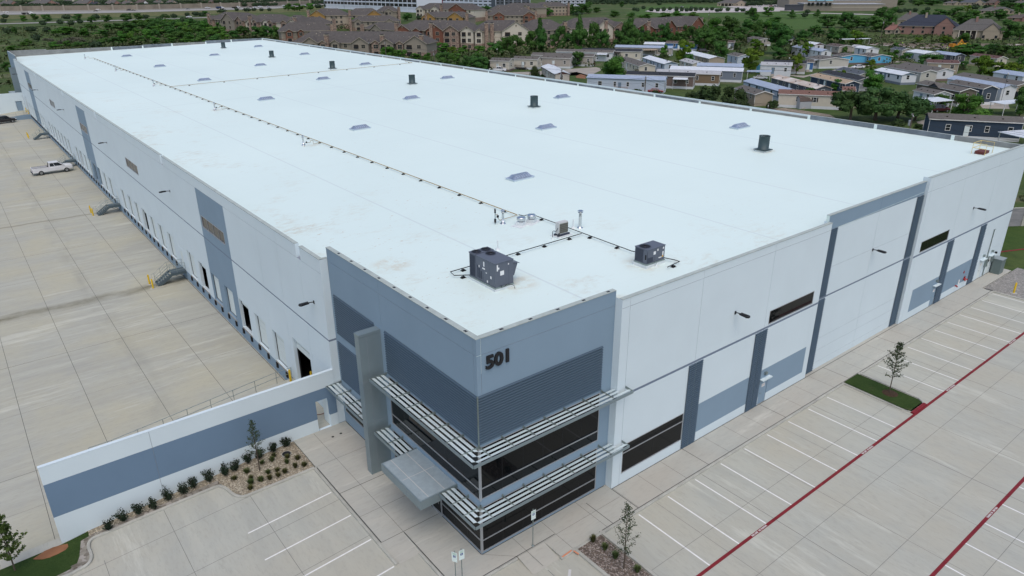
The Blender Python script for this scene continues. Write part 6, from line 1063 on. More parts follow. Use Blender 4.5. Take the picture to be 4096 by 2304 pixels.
HOMES = [(154.3, 195.2, 123, 7.5, 5.9, 3.8, 0.75, 'cream', 'rgrey', 'brown', 'cream mobile home behind the white pickup, leftmost in its row', ''),
(166.6, 193.2, 123, 9.7, 5.1, 3.8, 0.75, 'cream', 'rgrey', 'white', 'cream mobile home with a black deck and dark green shutters', 'deck,shut'),
(178.8, 187.7, 123, 11.5, 5.0, 3.8, 0.75, 'greige', 'rgrey', 'white', 'greige mobile home with a dark red deck and white skirting', 'reddeck'),
(190.8, 187.5, 123, 25.6, 5.2, 3.8, 0.75, 'greige', 'rgrey', 'white', 'long greige mobile home behind the red pickup', ''),
(211.2, 196.6, 123, 24.8, 5.2, 3.6, 0.75, 'white', 'rgrey', 'white', 'long white mobile home with grey shingles below the tree belt', 'awn'),
(221.3, 189.8, 123, 25.7, 5.4, 3.8, 0.75, 'cream', 'rdark', 'white', 'cream mobile home with a near-black roof and dark porch', 'porch'),
(142.4, 155.3, 60, 24.4, 4.8, 3.3, 0.75, 'beige', 'wmetal', 'maroon', 'beige mobile home with white roof and maroon trim', 'trimmaroon'),
(153.7, 118.7, 123, 23.6, 5.0, 3.8, 0.75, 'pale', 'pmetal', 'white', 'pale blue-white mobile home with wooden deck behind the round tree', 'wooddeck'),
(167.8, 119.0, 123, 21.0, 5.0, 3.8, 0.75, 'brown', 'rdark', 'white', 'brown mobile home with near-black roof and white skirting', 'awn'),
(180.0, 118.4, 123, 20.0, 5.0, 3.6, 0.75, 'tanbrown', 'lgrey', 'white', 'tan-brown mobile home with a smooth pale grey roof', ''),
(193.2, 119.2, 123, 23.6, 6.0, 3.5, 0.75, 'bluegrey', 'wmetal', 'white', 'blue-grey mobile home with ribbed white metal roof', ''),
(205.0, 127.6, 123, 15.3, 5.0, 3.5, 0.75, 'pale', 'pmetal', 'white', 'mobile home under a long pale blue metal roof behind the white ribbed one', ''),
(193.8, 153.2, 60, 25.1, 5.3, 3.3, 0.75, 'pale', 'wmetal', 'white', 'pale blue mobile home with white roof and satellite dish', 'dish,trimblue'),
(222.5, 155.1, 60, 26.9, 6.3, 3.3, 0.75, 'tan', 'wmetal', 'tan', 'tan mobile home with bright white roof beside the tall bright tree', ''),
(181.4, 154.2, 60, 26.7, 6.0, 3.3, 0.75, 'cream', 'rgrey', 'white', 'cream mobile home with grey-brown shingles behind the bare grey bush', ''),
(248.8, 196.0, 123, 26.0, 5.0, 3.4, 0.75, 'greige', 'pmetal', 'white', 'greige mobile home with sky-blue metal roof below the belt', ''),
(263.8, 213.6, 123, 9.5, 6.0, 3.3, 0.75, 'bluegrey', 'wmetal', 'white', 'small blue-grey mobile home with white roof at the edge of the wood', ''),
(280.9, 207.3, 123, 15.0, 5.0, 3.3, 0.75, 'blue', 'rbrown', 'white', 'bright blue mobile home mostly behind the tall bright tree', ''),
(206.4, 150.3, 60, 13.1, 5.0, 2.8, 0.75, 'cream', 'lgrey', 'cream', 'small cream shed-roofed home in front of the tan one', ''),
(162.7, 84.8, 60, 24.0, 5.1, 3.1, 0.75, 'pale', 'pmetal', 'white', 'big pale blue mobile home with blue-grey metal roof and blue bands', 'trimblue,band'),
(153.2, 86.9, 60, 12.5, 5.0, 3.1, 0.75, 'tan', 'rgrey', 'tan', 'windowless tan garage with grey shingles by the dark bush', ''),
(174.8, 82.0, 60, 26.2, 4.6, 3.2, 0.75, 'grey', 'rusty', 'white', 'dark grey mobile home with white roof streaked by rust', 'wins,dish'),
(191.3, 82.4, 60, 19.2, 4.5, 3.2, 0.75, 'navy', 'tanroof', 'navy', 'navy mobile home with a flat tan roof', ''),
(201.9, 84.1, 60, 21.0, 5.0, 3.2, 0.75, 'greyl', 'rdark', 'white', 'pale grey mobile home with charcoal shingle roof', ''),
(216.8, 91.4, 60, 14.1, 6.0, 3.2, 0.75, 'greige', 'rslate', 'white', 'greige mobile home with blue-grey shingle roof near the white car', ''),
(250.6, 124.9, 60, 10.2, 12.0, 3.2, 0.75, 'putty', 'rgrey', 'white', 'putty coloured house with a small white porch roof on its lawn', 'porchw'),
(230.4, 118.6, 123, 14.3, 5.0, 3.6, 0.75, 'greige', 'rdark', 'white', 'greige mobile home with a dark slate roof behind the white metal one', ''),
(220.0, 117.9, 123, 10.1, 5.0, 3.7, 0.75, 'white', 'lgrey', 'white', 'white metal mobile home with black trim lines and black stair', 'band2'),
(239.6, 121.0, 123, 2.2, 6.0, 3.3, 0.75, 'blue', 'rgrey', 'white', 'small blue gable-fronted home in front of the putty house', ''),
(285.4, 144.3, 60, 25.3, 4.6, 3.2, 0.75, 'white', 'pmetal', 'white', 'long white mobile home with silver roof behind a slim tree', 'wins'),
(315.3, 165.1, 60, 9.0, 4.9, 3.3, 0.75, 'white', 'wmetal', 'maroon', 'white home with a maroon gable and silver roof', 'trimmaroon'),
(312.1, 151.1, 60, 11.0, 6.9, 3.3, 0.75, 'greige', 'rbrown', 'brown', 'brown-roofed home with dark lean-to porches', ''),
(311.3, 137.8, 60, 9.0, 5.9, 3.2, 0.75, 'white', 'wmetal', 'white', 'white gable-fronted home with white roof near the pole', ''),
(270.0, 126.7, 60, 7.0, 11.0, 3.2, 0.75, 'skyblue', 'rgrey', 'brown', 'bright sky-blue house with white trim and dark porch', 'porch'),
(277.6, 118.6, 60, 9.0, 9.0, 3.2, 0.75, 'skyblue', 'rgrey', 'brown', 'bright sky-blue house wing with a small front gable', ''),
(164.9, 69.4, 123, 15.0, 5.0, 3.5, 0.75, 'cream', 'rrust', 'white', 'cream mobile home with rust-brown shingles by the gambrel shed', 'shut'),
(180.2, 73.7, 123, 2.9, 5.0, 3.0, 0.75, 'tan', 'rrust', 'tan', 'low building with rust-brown roof behind the great spreading tree', ''),
(236.7, 81.2, 60, 19.0, 5.7, 3.2, 0.75, 'putty', 'rgrey', 'putty', 'long putty mobile home with grey shingles and roof vents', ''),
(244.6, 79.4, 60, 20.3, 5.9, 3.3, 0.75, 'white', 'rgrey', 'brown', 'long white mobile home with grey shingles behind the putty one', ''),
(226.4, 82.6, 60, 14.4, 5.3, 3.0, 0.75, 'white', 'wmetal', 'bluegrey', 'white shed-like home with a lilac gable', 'trimblue'),
(224.6, 49.3, 60, 25.0, 6.0, 3.2, 0.75, 'tan', 'rgrey', 'tan', 'very long tan mobile home with brown-grey roof at the right edge', ''),
(211.8, 48.7, 60, 21.3, 4.3, 3.6, 0.75, 'white', 'pmetal', 'white', 'white mobile home with a long shiny blue-grey metal roof', 'wins'),
(201.2, 49.6, 60, 13.0, 4.3, 4.2, 0.75, 'slateblue', 'rgrey', 'white', 'dark slate-blue mobile home with white corner trim', 'wins'),
(193.5, 52.3, 60, 17.0, 5.0, 3.9, 0.75, 'olive', 'rgrey', 'white', 'olive-brown mobile home with a front dormer gable', 'dormer'),
(188.1, 56.3, 60, 8.0, 5.0, 3.2, 0.75, 'white', 'rgrey', 'white', 'white mobile home with grey roof behind the big spreading tree', ''),
(304.7, 110.4, 60, 11.2, 9.0, 3.3, 0.75, 'white', 'wmetal', 'white', 'white home with stepped white roofs near the lime trees', ''),
(306.7, 99.0, 60, 13.4, 4.3, 3.2, 0.75, 'charcoal', 'pmetal', 'white', 'charcoal home with silver roof and white panels', ''),
(272.9, 84.2, 123, 10.0, 7.0, 3.5, 0.75, 'tan', 'rred', 'tan', 'tan home with maroon shingle roof and dark windows', 'wins'),
(305.7, 83.6, 60, 14.0, 4.3, 3.2, 0.75, 'cream', 'rred', 'cream', 'cream home with red-brown shingle roof behind the lime tree', ''),
(154.5, 24.6, 123, 17.0, 5.0, 3.9, 0.75, 'navy', 'rgrey', 'white', 'navy mobile home with white-framed window at the right edge', 'bigwin'),
(318.6, 125.5, 60, 8.0, 4.3, 3.1, 0.75, 'greige', 'rslate', 'greige', 'small greige home with slate blue roof beside the road', ''),
(250.2, 56.3, 60, 12.1, 6.0, 3.1, 0.75, 'white', 'pmetal', 'white', 'silver-roofed home at the far right edge', ''),
(327.5, 203.1, 60, 14.7, 6.0, 3.1, 0.75, 'greige', 'rgrey', 'white', 'grey-roofed home half hidden between trees beyond the bright tree', ''),
(298.3, 198.3, 123, 2.8, 6.0, 3.3, 0.75, 'bluegrey', 'rbrown', 'white', 'small pale home half hidden by the middle trees', ''),
(238.2, 153.1, 60, 9.7, 6.0, 3.3, 0.75, 'pale', 'rgrey', 'white', 'pale home with grey roof beneath the lime tree', '')]
APTS = [(118.6, 314.6, 162.7, 265.9, -0.06, 6.0, 15, 4.6, 2, 'taupe', 'taupe apartment block with many small gables just beyond the far roof edge', [(0.09, 0.2, 'taupe'), (0.22, 0.27, 'stone'), (0.3, 0.36, 'taupe'), (0.46, 0.58, 'taupe'), (0.6, 0.66, 'stone'), (0.66, 0.76, 'taupe'), (0.78, 0.83, 'stone'), (0.84, 1.0, 'taupe')], (0.27, 0.68, 0.96)),
(177.2, 319.5, 201.6, 284.0, -0.06, 9.0, 16, 4.6, 3, 'stone', 'brick-red apartment block with balconies, left half of the long row', [(0.0, 0.19, 'brick'), (0.24, 0.33, 'brick'), (0.4, 0.62, 'brick'), (0.63, 0.82, 'stone'), (0.84, 1.0, 'cream')], (0.02, 0.47)),
(200.5, 282.0, 224.9, 268.3, -0.06, 9.0, 16, 4.8, 3, 'cream', 'cream apartment block with a wide gable above the tree belt', [(0.0, 0.12, 'cream'), (0.48, 0.98, 'cream')], (0.3, 0.2)),
(223.7, 269.4, 247.0, 263.4, -0.06, 9.0, 16, 4.8, 3, 'taupe', 'long shingle-roofed apartment block with a stone chimney behind the tree belt', [(0.85, 1.0, 'taupe')], (0.87,)),
(250.5, 266.8, 284.1, 259.3, -0.06, 9.0, 16, 4.8, 3, 'cream', 'apartment block with a cream gable and a stone gable in the tree tops', [(0.44, 0.76, 'cream'), (0.76, 1.0, 'stone')], (0.62,)),
(276.8, 252.1, 286.3, 239.6, -0.06, 9.0, 14, 4.6, 3, 'brick', 'apartment block with brick gable and stone chimney behind the trees', [(0.45, 0.98, 'brick')], (0.8,)),
(286.3, 239.6, 333.8, 247.9, -0.06, 9.0, 14, 4.6, 3, 'brick', 'apartment block at the right end with two brick-red gables', [(0.15, 0.38, 'brick'), (0.7, 1.0, 'brick')], (0.97,)),
(138.7, 504.7, 147.5, 461.6, 0.95, 9.0, 16, 4.4, 3, 'taupe', 'taupe apartment block nearest the motorway', [(0.0, 0.15, 'stone'), (0.46, 0.8, 'taupe'), (0.82, 1.0, 'stone')], (0.05, 0.55)),
(147.8, 461.4, 159.1, 429.7, 0.51, 9.0, 16, 4.4, 3, 'cream', 'cream apartment block with twin gables left of the office block', [(0.1, 0.3, 'cream'), (0.3, 0.42, 'stone'), (0.55, 0.7, 'cream'), (0.72, 0.85, 'stone')], (0.2,)),
(159.1, 429.7, 166.1, 417.5, 0.38, 9.0, 16, 4.2, 3, 'cream', 'cream apartment wing beside the dark tree', [(0.05, 0.4, 'stone'), (0.45, 0.95, 'cream')], (0.8,)),
(203.4, 489.6, 224.1, 473.4, 1.77, 9.0, 16, 4.4, 3, 'tan', 'apartment block with an ochre gable left of the tall green tree', [(0.02, 0.44, 'ochre')], (0.0,)),
(224.1, 473.4, 247.9, 462.1, 1.77, 9.0, 16, 4.4, 3, 'tan', 'apartment block with an ochre gable in front of the white office', [(0.55, 0.95, 'ochre')], (0.1,)),
(266.2, 497.8, 280.7, 495.0, 2.7, 9.0, 14, 3.8, 3, 'taupe', 'small taupe apartment block in front of the white office', [(0.1, 0.55, 'taupe')], (0.9,)),
(144.7, 394.7, 174.0, 387.4, 0.07, 6.2, 14, 4.6, 2, 'taupe', 'block of stepped grey shingle roofs in the middle of the estate', [(0.08, 0.2, 'brick'), (0.3, 0.4, 'brick')], (0.95,)),
(173.0, 443.2, 202.0, 445.7, 0.8, 6.2, 14, 4.2, 2, 'taupe', 'grey shingle roof behind the stepped roofs', [(0.05, 0.2, 'taupe')], (0.96,)),
(216.9, 453.7, 244.3, 434.8, 1.25, 6.2, 14, 3.6, 2, 'taupe', 'grey-roofed block with a stone chimney beside the round tree', [(0.1, 0.25, 'taupe'), (0.75, 0.9, 'taupe')], (0.02,)),
(194.8, 391.2, 201.0, 360.6, 0.02, 6.2, 14, 3.6, 2, 'taupe', 'grey-roofed block with green-grey gables before the brick one', [(0.3, 0.6, 'taupe')], (0.02,)),
(313.4, 523.3, 333.0, 468.7, 2.93, 9.0, 16, 4.6, 3, 'cream', 'cream and brick apartment block below the white office', [(0.0, 0.13, 'cream'), (0.27, 0.42, 'cream'), (0.58, 0.86, 'brick')], (0.45,)),
(266.7, 440.7, 287.1, 411.3, 1.31, 8.0, 14, 3.6, 2, 'taupe', 'grey-roofed block with two ochre gables', [(0.02, 0.3, 'ochre'), (0.58, 0.9, 'ochre')], (0.98, 0.12)),
(308.4, 420.1, 337.9, 396.8, 1.72, 8.0, 16, 4.2, 3, 'taupe', 'wide shingle-roofed block with brick dormer gables', [(0.15, 0.36, 'brick'), (0.73, 0.95, 'brick')], (0.02, 0.97)),
(346.6, 466.4, 374.8, 450.1, 3.07, 8.0, 16, 4.0, 3, 'tan', 'shingle-roofed block with small tan gables behind it', [(0.1, 0.3, 'tan'), (0.7, 0.85, 'tan')], (0.95,)),
(388.7, 508.3, 399.5, 471.5, 3.84, 8.0, 16, 3.8, 3, 'tan', 'far shingle-roofed block below the grey and white flats', [(0.0, 0.1, 'tan'), (0.65, 0.85, 'tan')], ()),
(414.9, 489.2, 445.5, 480.2, 4.26, 8.0, 16, 3.6, 3, 'tan', 'far shingle-roofed block beside the dark trees', [(0.1, 0.3, 'tan')], (0.95,))]
SUBURB = [(90.2, 1244.2, 4.94, -4.9, 24.6, 17.2, 8.6, 'hgrey', 'brickp', 1, '', ''),
(109.5, 1222.4, 4.94, -5.8, 8.9, 6.2, 4.8, 'hgrey', 'tan', 1, '', ''),
(131.1, 1236.5, 4.94, -6.7, 37.9, 26.5, 9.1, 'hgrey', 'brickp', 1, '', ''),
(184.0, 1378.2, 4.94, -8.2, 20.6, 14.4, 7.6, 'hgrey', 'cream', 1, '', ''),
(177.5, 1203.5, 4.94, -9.0, 30.4, 21.3, 8.5, 'hgrey', 'brickp', 1, '', ''),
(179.9, 1142.8, 4.94, -9.6, 16.8, 11.7, 6.8, 'hdark', 'tan', 1, '', ''),
(206.9, 1169.9, 4.94, -10.7, 20.4, 14.3, 8.4, 'hgrey', 'brickp', 1, '', ''),
(225.9, 1168.3, 4.94, -11.6, 18.3, 12.8, 7.1, 'hgrey', 'tan', 1, '', ''),
(240.5, 1151.5, 4.94, -12.4, 18.2, 12.7, 8.1, 'hbrown', 'white', 1, '', ''),
(265.7, 1164.3, 4.94, -13.4, 17.9, 12.5, 6.8, 'hgrey', 'tan', 1, '', ''),
(292.6, 1200.3, 4.94, -14.2, 16.2, 11.3, 6.0, 'hgrey', 'tan', 1, '', ''),
(363.3, 1298.2, 4.94, -16.1, 21.4, 15.0, 5.8, 'hbrown', 'brickp', 1, '', ''),
(367.1, 1237.3, 4.94, -17.0, 17.2, 12.0, 6.0, 'hbrown', 'brickp', 1, '', ''),
(403.4, 1220.5, 4.94, -18.7, 19.0, 13.3, 6.0, 'hgrey', 'brickp', 1, '', ''),
(444.8, 1257.0, 4.94, -19.8, 23.5, 16.4, 5.9, 'hgrey', 'tan', 1, '', ''),
(429.6, 1161.4, 4.94, -20.7, 15.2, 10.6, 6.3, 'hgrey', 'brickp', 1, '', '')]
HOUSES = [(462.1, 177.5, 1.07, -67.0, 32.4, 17.8, 11.1, 'hnavy', 'brickp', 2, 'big brick house with dark blue-grey hipped roof', 'chim'),
(524.3, 216.8, 2.65, -65.9, 15.6, 12.5, 8.3, 'hgrey', 'tan', 1, 'grey-brown hipped house behind the blue-roofed brick house', ''),
(449.4, 145.2, 0.65, -69.9, 24.1, 14.5, 10.6, 'hgrey', 'tan', 1, 'tan stone house with wide grey hipped roof and back porch', 'chim,porch'),
(954.1, 364.8, 4.94, -68.1, 19.0, 13.3, 4.7, 'hgrey', 'tan', 1, 'distant house with a grey complex roof and balcony, left of the row', ''),
(968.1, 348.6, 4.94, -69.2, 26.5, 15.9, 7.0, 'hslate', 'tan', 1, 'distant blue-grey roofed house with a pale balcony', ''),
(994.2, 335.8, 4.94, -70.3, 15.3, 9.2, 6.2, 'hbrown', 'brickp', 1, 'distant brick gabled house near the top right', ''),
(715.9, 232.2, 4.94, -70.6, 25.8, 15.5, 5.6, 'hgrey', 'tan', 1, 'low grey-roofed house behind dark trees, with a pale chimney', 'chim'),
(608.6, 178.3, 4.02, -71.9, 14.7, 10.3, 4.7, 'hbrown', 'brickp', 1, 'brick gable-end house at the right edge', ''),
(957.5, 294.4, 4.94, -71.8, 17.9, 12.6, 6.1, 'hgrey', 'tan', 1, 'grey-roofed house at the top right corner', ''),
(452.7, 193.9, 1.04, -64.9, 8.6, 8.6, 5.4, 'hred', 'tan', 1, 'small stone garden pavilion with a red-brown tiled roof', 'chim'),
(761.4, 534.9, 4.94, -54.3, 36.1, 21.7, 7.5, 'hgrey', 'tan', 1, 'community building with big grey hipped roof by the car park', 'porch')]
POLES = [(124.7,200.6,-0.06),(132.8,265.4,-0.06),(138.0,260.6,-0.06),(117.1,124.0,-0.06),(120.8,97.0,-0.06),(106.2,52.7,-0.06),(115.7,30.1,-0.06)]
POLE_FAR = [(392.6,171.9,0.11)]
LAMPS = [(150.4,197.5,-0.06),(219.7,119.0,-0.06),(209.6,47.5,-0.06)]
HWY_TOP = [(41.5,1035.1,4.94),(121.2,994.0,4.94),(192.5,960.7,4.94),(269.7,972.7,4.94),(372.1,992.3,4.94),(421.7,1025.7,4.94),(502.4,1073.1,4.94)]
HWY_BOT = [(32.1,883.4,4.94),(102.8,864.7,4.94),(169.0,852.9,4.94),(237.8,863.4,4.94),(323.5,866.7,4.94),(387.4,944.3,4.94),(472.6,1010.6,4.94)]
CARS_FAR = [(61.0,955.2,4.94),(141.4,921.6,4.94),(153.5,975.2,4.94),(171.2,975.4,4.94),(177.3,977.2,4.94),(175.3,922.8,4.94),(177.6,910.2,4.94),(194.7,987.2,4.94),(237.9,917.0,4.94),(264.6,931.5,4.94),(273.8,994.7,4.94),(318.1,935.2,4.94),(318.6,918.4,4.94),(329.7,932.2,4.94),(340.8,933.2,4.94),(340.7,933.4,4.94),(370.1,956.7,4.94),(170.8,670.9,4.84)]
TRUCKS = [(233.9,986.9,4.94),(304.2,984.7,4.94),(274.3,911.8,4.94),(295.8,918.5,4.94),(73.3,875.3,4.94)]
ROAD = [(139.8,655.7,4.63),(155.1,655.8,4.67),(184.3,659.3,4.78)]
LOT = [(558.3,491.9,4.94),(587.9,511.3,4.94),(625.2,526.9,4.94),(663.5,506.5,4.94),(723.6,468.0,4.94),(720.2,444.0,4.94),(643.5,394.7,4.94),(599.4,406.1,4.94),(562.0,426.8,4.91),(529.7,447.6,4.85)]
LOTCARS = [(558.8,463.4,4.94),(553.3,454.8,4.94),(633.4,438.6,4.94),(643.3,439.6,4.94),(660.1,445.4,4.94),(680.5,545.8,4.94),(762.9,516.3,4.94),(755.1,492.8,4.94),(755.0,492.9,4.94),(766.8,485.9,4.94),(766.0,480.5,4.94),(763.8,473.6,4.94)]
FIELD = [(512.7,363.8,4.01),(640.7,397.7,4.94),(674.7,383.1,4.94),(610.4,286.5,4.65),(469.4,252.0,1.91),(442.8,254.5,1.44),(445.1,265.2,1.60)]
FIELD2 = [(507.6,470.9,4.85),(667.3,592.0,4.94),(792.6,652.6,4.94),(762.0,551.6,4.94),(742.4,507.1,4.94),(550.1,368.5,4.53),(499.9,377.8,3.97),(483.3,428.5,4.31)]
SCHOOL = [(665.5,404.2,4.94),(671.0,387.1,4.94),(689.4,367.4,4.94),(630.7,335.3,4.93),(637.3,314.5,4.92),(722.0,332.4,4.94),(843.2,493.6,4.94),(799.5,412.3,4.94),(907.4,419.0,4.94),(864.4,369.2,4.94),(857.6,514.3,4.94)]
GPATH = [(589.2,364.2,4.84),(621.0,340.6,4.92),(620.8,329.2,4.89),(623.1,292.0,4.79),(636.7,298.9,4.89),(635.0,343.5,4.94)]
OFFICE = [(379.7,850.4,4.94),(378.7,632.4,4.94),(514.9,799.1,4.94)]
OFFICE2 = [(557.8,866.1,4.94),(546.1,729.0,4.94)]
FLATS = [(535.0,708.8,4.94),(576.5,694.6,4.94),(611.6,706.4,4.94),(643.6,669.9,4.94)]
TRAIL = [(374.7,167.8,-0.02),(374.7,130.5,-0.06),(427.1,114.1,0.21),(436.9,117.4,0.34),(393.7,138.4,0.01),(389.2,175.2,0.09)]
PARKROAD = [(151.6,194.2,-0.06),(159.4,189.8,-0.06),(176.3,187.3,-0.06),(190.6,185.2,-0.06),(187.2,177.8,-0.06),(168.6,166.0,-0.06),(173.1,177.9,-0.06),(156.2,176.7,-0.06),(149.4,191.4,-0.06)]
PARKROAD2 = [(223.4,123.3,-0.06),(226.7,116.1,-0.06),(241.7,118.7,-0.06),(254.9,119.3,-0.06),(265.1,120.6,-0.06),(292.4,118.7,-0.06),(305.4,113.2,-0.06),(300.8,123.2,-0.06),(260.2,114.7,-0.06),(236.6,116.4,-0.06),(220.5,113.1,-0.06)]
VROAD = [(162.6,48.7,-0.06),(171.9,48.6,-0.06),(180.0,49.0,-0.06),(179.9,46.9,-0.06),(155.5,39.8,-0.06),(152.9,42.7,-0.06)]
VROAD2 = [(202.7,50.3,-0.06),(211.6,46.4,-0.06),(200.0,42.0,-0.06),(195.7,46.7,-0.06)]
DRY = [(148.2,85.4,-0.06),(157.4,79.9,-0.06),(156.5,67.1,-0.06),(151.8,62.5,-0.06),(143.9,69.0,-0.06)]
LAWNS = [(207.4,118.4,-0.06),(213.3,119.3,-0.06),(165.6,88.3,-0.06),(163.8,65.3,-0.06),(144.1,81.8,-0.06)]
LAWN2 = [(247.9,125.4,-0.06),(269.5,127.4,-0.06),(268.1,123.3,-0.06),(250.9,120.3,-0.06),(244.5,121.0,-0.06)]
LAWN3 = [(171.3,179.5,-0.06),(175.6,178.1,-0.06),(165.5,164.4,-0.06),(153.0,151.5,-0.06),(150.8,157.1,-0.06)]
LAWN4 = [(155.4,195.5,-0.06),(161.4,192.8,-0.06),(157.9,191.1,-0.06)]
LAWN5 = [(171.7,49.7,-0.06),(175.4,52.8,-0.06),(178.2,51.5,-0.06),(177.7,49.3,-0.06)]
LAWN6 = [(202.8,47.7,-0.06),(204.5,50.6,-0.06),(209.3,49.7,-0.06),(208.2,46.8,-0.06)]
DIRT = [(163.6,168.2,-0.06),(169.6,171.8,-0.06),(166.5,165.7,-0.06),(160.8,160.2,-0.06),(160.1,163.9,-0.06)]
LAWN7 = [(153.3,31.5,-0.06),(159.9,33.3,-0.06),(159.6,31.6,-0.06),(154.0,29.5,-0.06)]
PCARS = [(150.1,196.6,-0.06),(191.3,191.3,-0.06),(262.1,115.5,-0.06),(274.4,197.9,-0.06),(181.4,51.5,-0.06),(222.6,48.2,-0.06),(152.7,120.9,-0.06),(205.3,120.1,-0.06)]
SHEDS = [(162.0,76.1,-0.06),(334.1,152.8,-0.06),(342.0,193.4,-0.06),(223.5,131.0,-0.06),(241.5,201.3,-0.06),(179.2,53.3,-0.06),(189.8,40.3,-0.06)]
EXC = [(378.9,128.8,-0.05),(396.9,131.0,0.02)]
WORK = [(372.0,135.0,-0.06),(386.3,136.7,-0.03),(372.1,128.8,-0.06),(372.7,128.2,-0.06),(384.7,156.0,0.00)]
NEARV = [(144.4,23.9,-0.06),(151.3,23.9,-0.06)]
# ------------------------------------------------------------------ homes beyond the warehouse
WC = {k: mat(k+'_siding', c, .8, noise_amt=.08, nscale=1.2) for k, c in dict(cream=(.52,.48,.40), greige=(.36,.33,.29), white=(.58,.60,.62), beige=(.46,.42,.37), pale=(.42,.48,.55), brown=(.155,.115,.10), tanbrown=(.19,.135,.085), bluegrey=(.17,.20,.24), tan=(.33,.28,.215), blue=(.05,.14,.32), grey=(.085,.095,.11), navy=(.035,.055,.085), greyl=(.36,.38,.40), putty=(.44,.43,.38), skyblue=(.10,.36,.56), slateblue=(.055,.075,.10), olive=(.125,.11,.085), charcoal=(.055,.06,.07), maroon=(.10,.035,.035), taupe=(.24,.215,.175), brick=(.17,.07,.045), stone=(.27,.20,.16), ochre=(.30,.18,.055), brickp=(.25,.15,.125)).items()}
STN = NT('rubble_stone', .9, .2); sp_ = STN.n.new('ShaderNodeSeparateColor'); STN.l.new(STN.voro(2.2, 'Color'), sp_.inputs[0]); STN.col(STN.mix(sp_.outputs[0], (.34,.26,.20), (.15,.10,.085))); WC['stone'] = STN.m
RC = {}
for k, c in dict(rgrey=(.125,.115,.105), rdark=(.03,.034,.042), rbrown=(.11,.085,.075), rrust=(.18,.10,.08), rred=(.12,.065,.06), rslate=(.085,.10,.12), tanroof=(.40,.31,.22), lgrey=(.40,.41,.43), hgrey=(.115,.11,.105), hnavy=(.035,.042,.062), hdark=(.04,.045,.055), hbrown=(.105,.085,.08), hslate=(.085,.095,.11), hred=(.22,.11,.09)).items(): RC[k] = mat(k+'_shingles', c, .9, noise_amt=.3, nscale=1.6, bump=.3, bscale=10)
for k, c in dict(wmetal=(.66,.69,.72), pmetal=(.36,.42,.52)).items(): RC[k] = mat(k+'_roof_sheet', c, .45, .15, .4, noise_amt=.15, nscale=.8)
RC['rusty'] = mat('rusty_roof_sheet', (.60,.58,.55), .7, noise_amt=1, nscale=.55, col2=(.30,.20,.13), stretch=(.5,.5,1))
TRIM = mat('white_trim', (.62,.62,.60), .6); TRIMB = mat('blue_grey_trim', (.14,.20,.26), .6); TRIMM = mat('maroon_trim', (.10,.03,.03), .6); SASH = mat('dark_pane', (.02,.024,.028), .12, 0, .5); DECKB = mat('black_deck', (.018,.016,.015), .8); DECKR = mat('red_deck', (.13,.025,.025), .8); DECKW = mat('wood_deck', (.22,.13,.07), .8); DARKP = mat('dark_porch', (.035,.028,.025), .9)
def wbox(par, name, a, c, z0, z1, off, along, fr=TRIM, shut=None):       # window on local wall: along 'u' (y=off) or 'v' (x=off)
    b = MB(); t = .09; s = .035
    def bx(u0, u1, w0, w1, d0, d1, m):
        b.box((u0, off-d1, w0), (u1, off-d0, w1), m) if along == 'u' else b.box((off-d1, u0, w0), (off-d0, u1, w1), m)
    bx(a-t, c+t, z0-t, z0, -.05, s, 0); bx(a-t, c+t, z1, z1+t, -.05, s, 0); bx(a-t, a, z0, z1, -.05, s, 0); bx(c, c+t, z0, z1, -.05, s, 0); bx(a, c, z0, z1, -.05, .012, 1); bx(a, c, (z0+z1)/2-.03, (z0+z1)/2+.03, .013, .03, 0)
    if shut: bx(a-t-.35, a-t-.02, z0, z1, -.04, .04, 2); bx(c+t+.02, c+t+.35, z0, z1, -.04, .04, 2)
    return b.build(name, [fr, SASH, shut or fr], par)
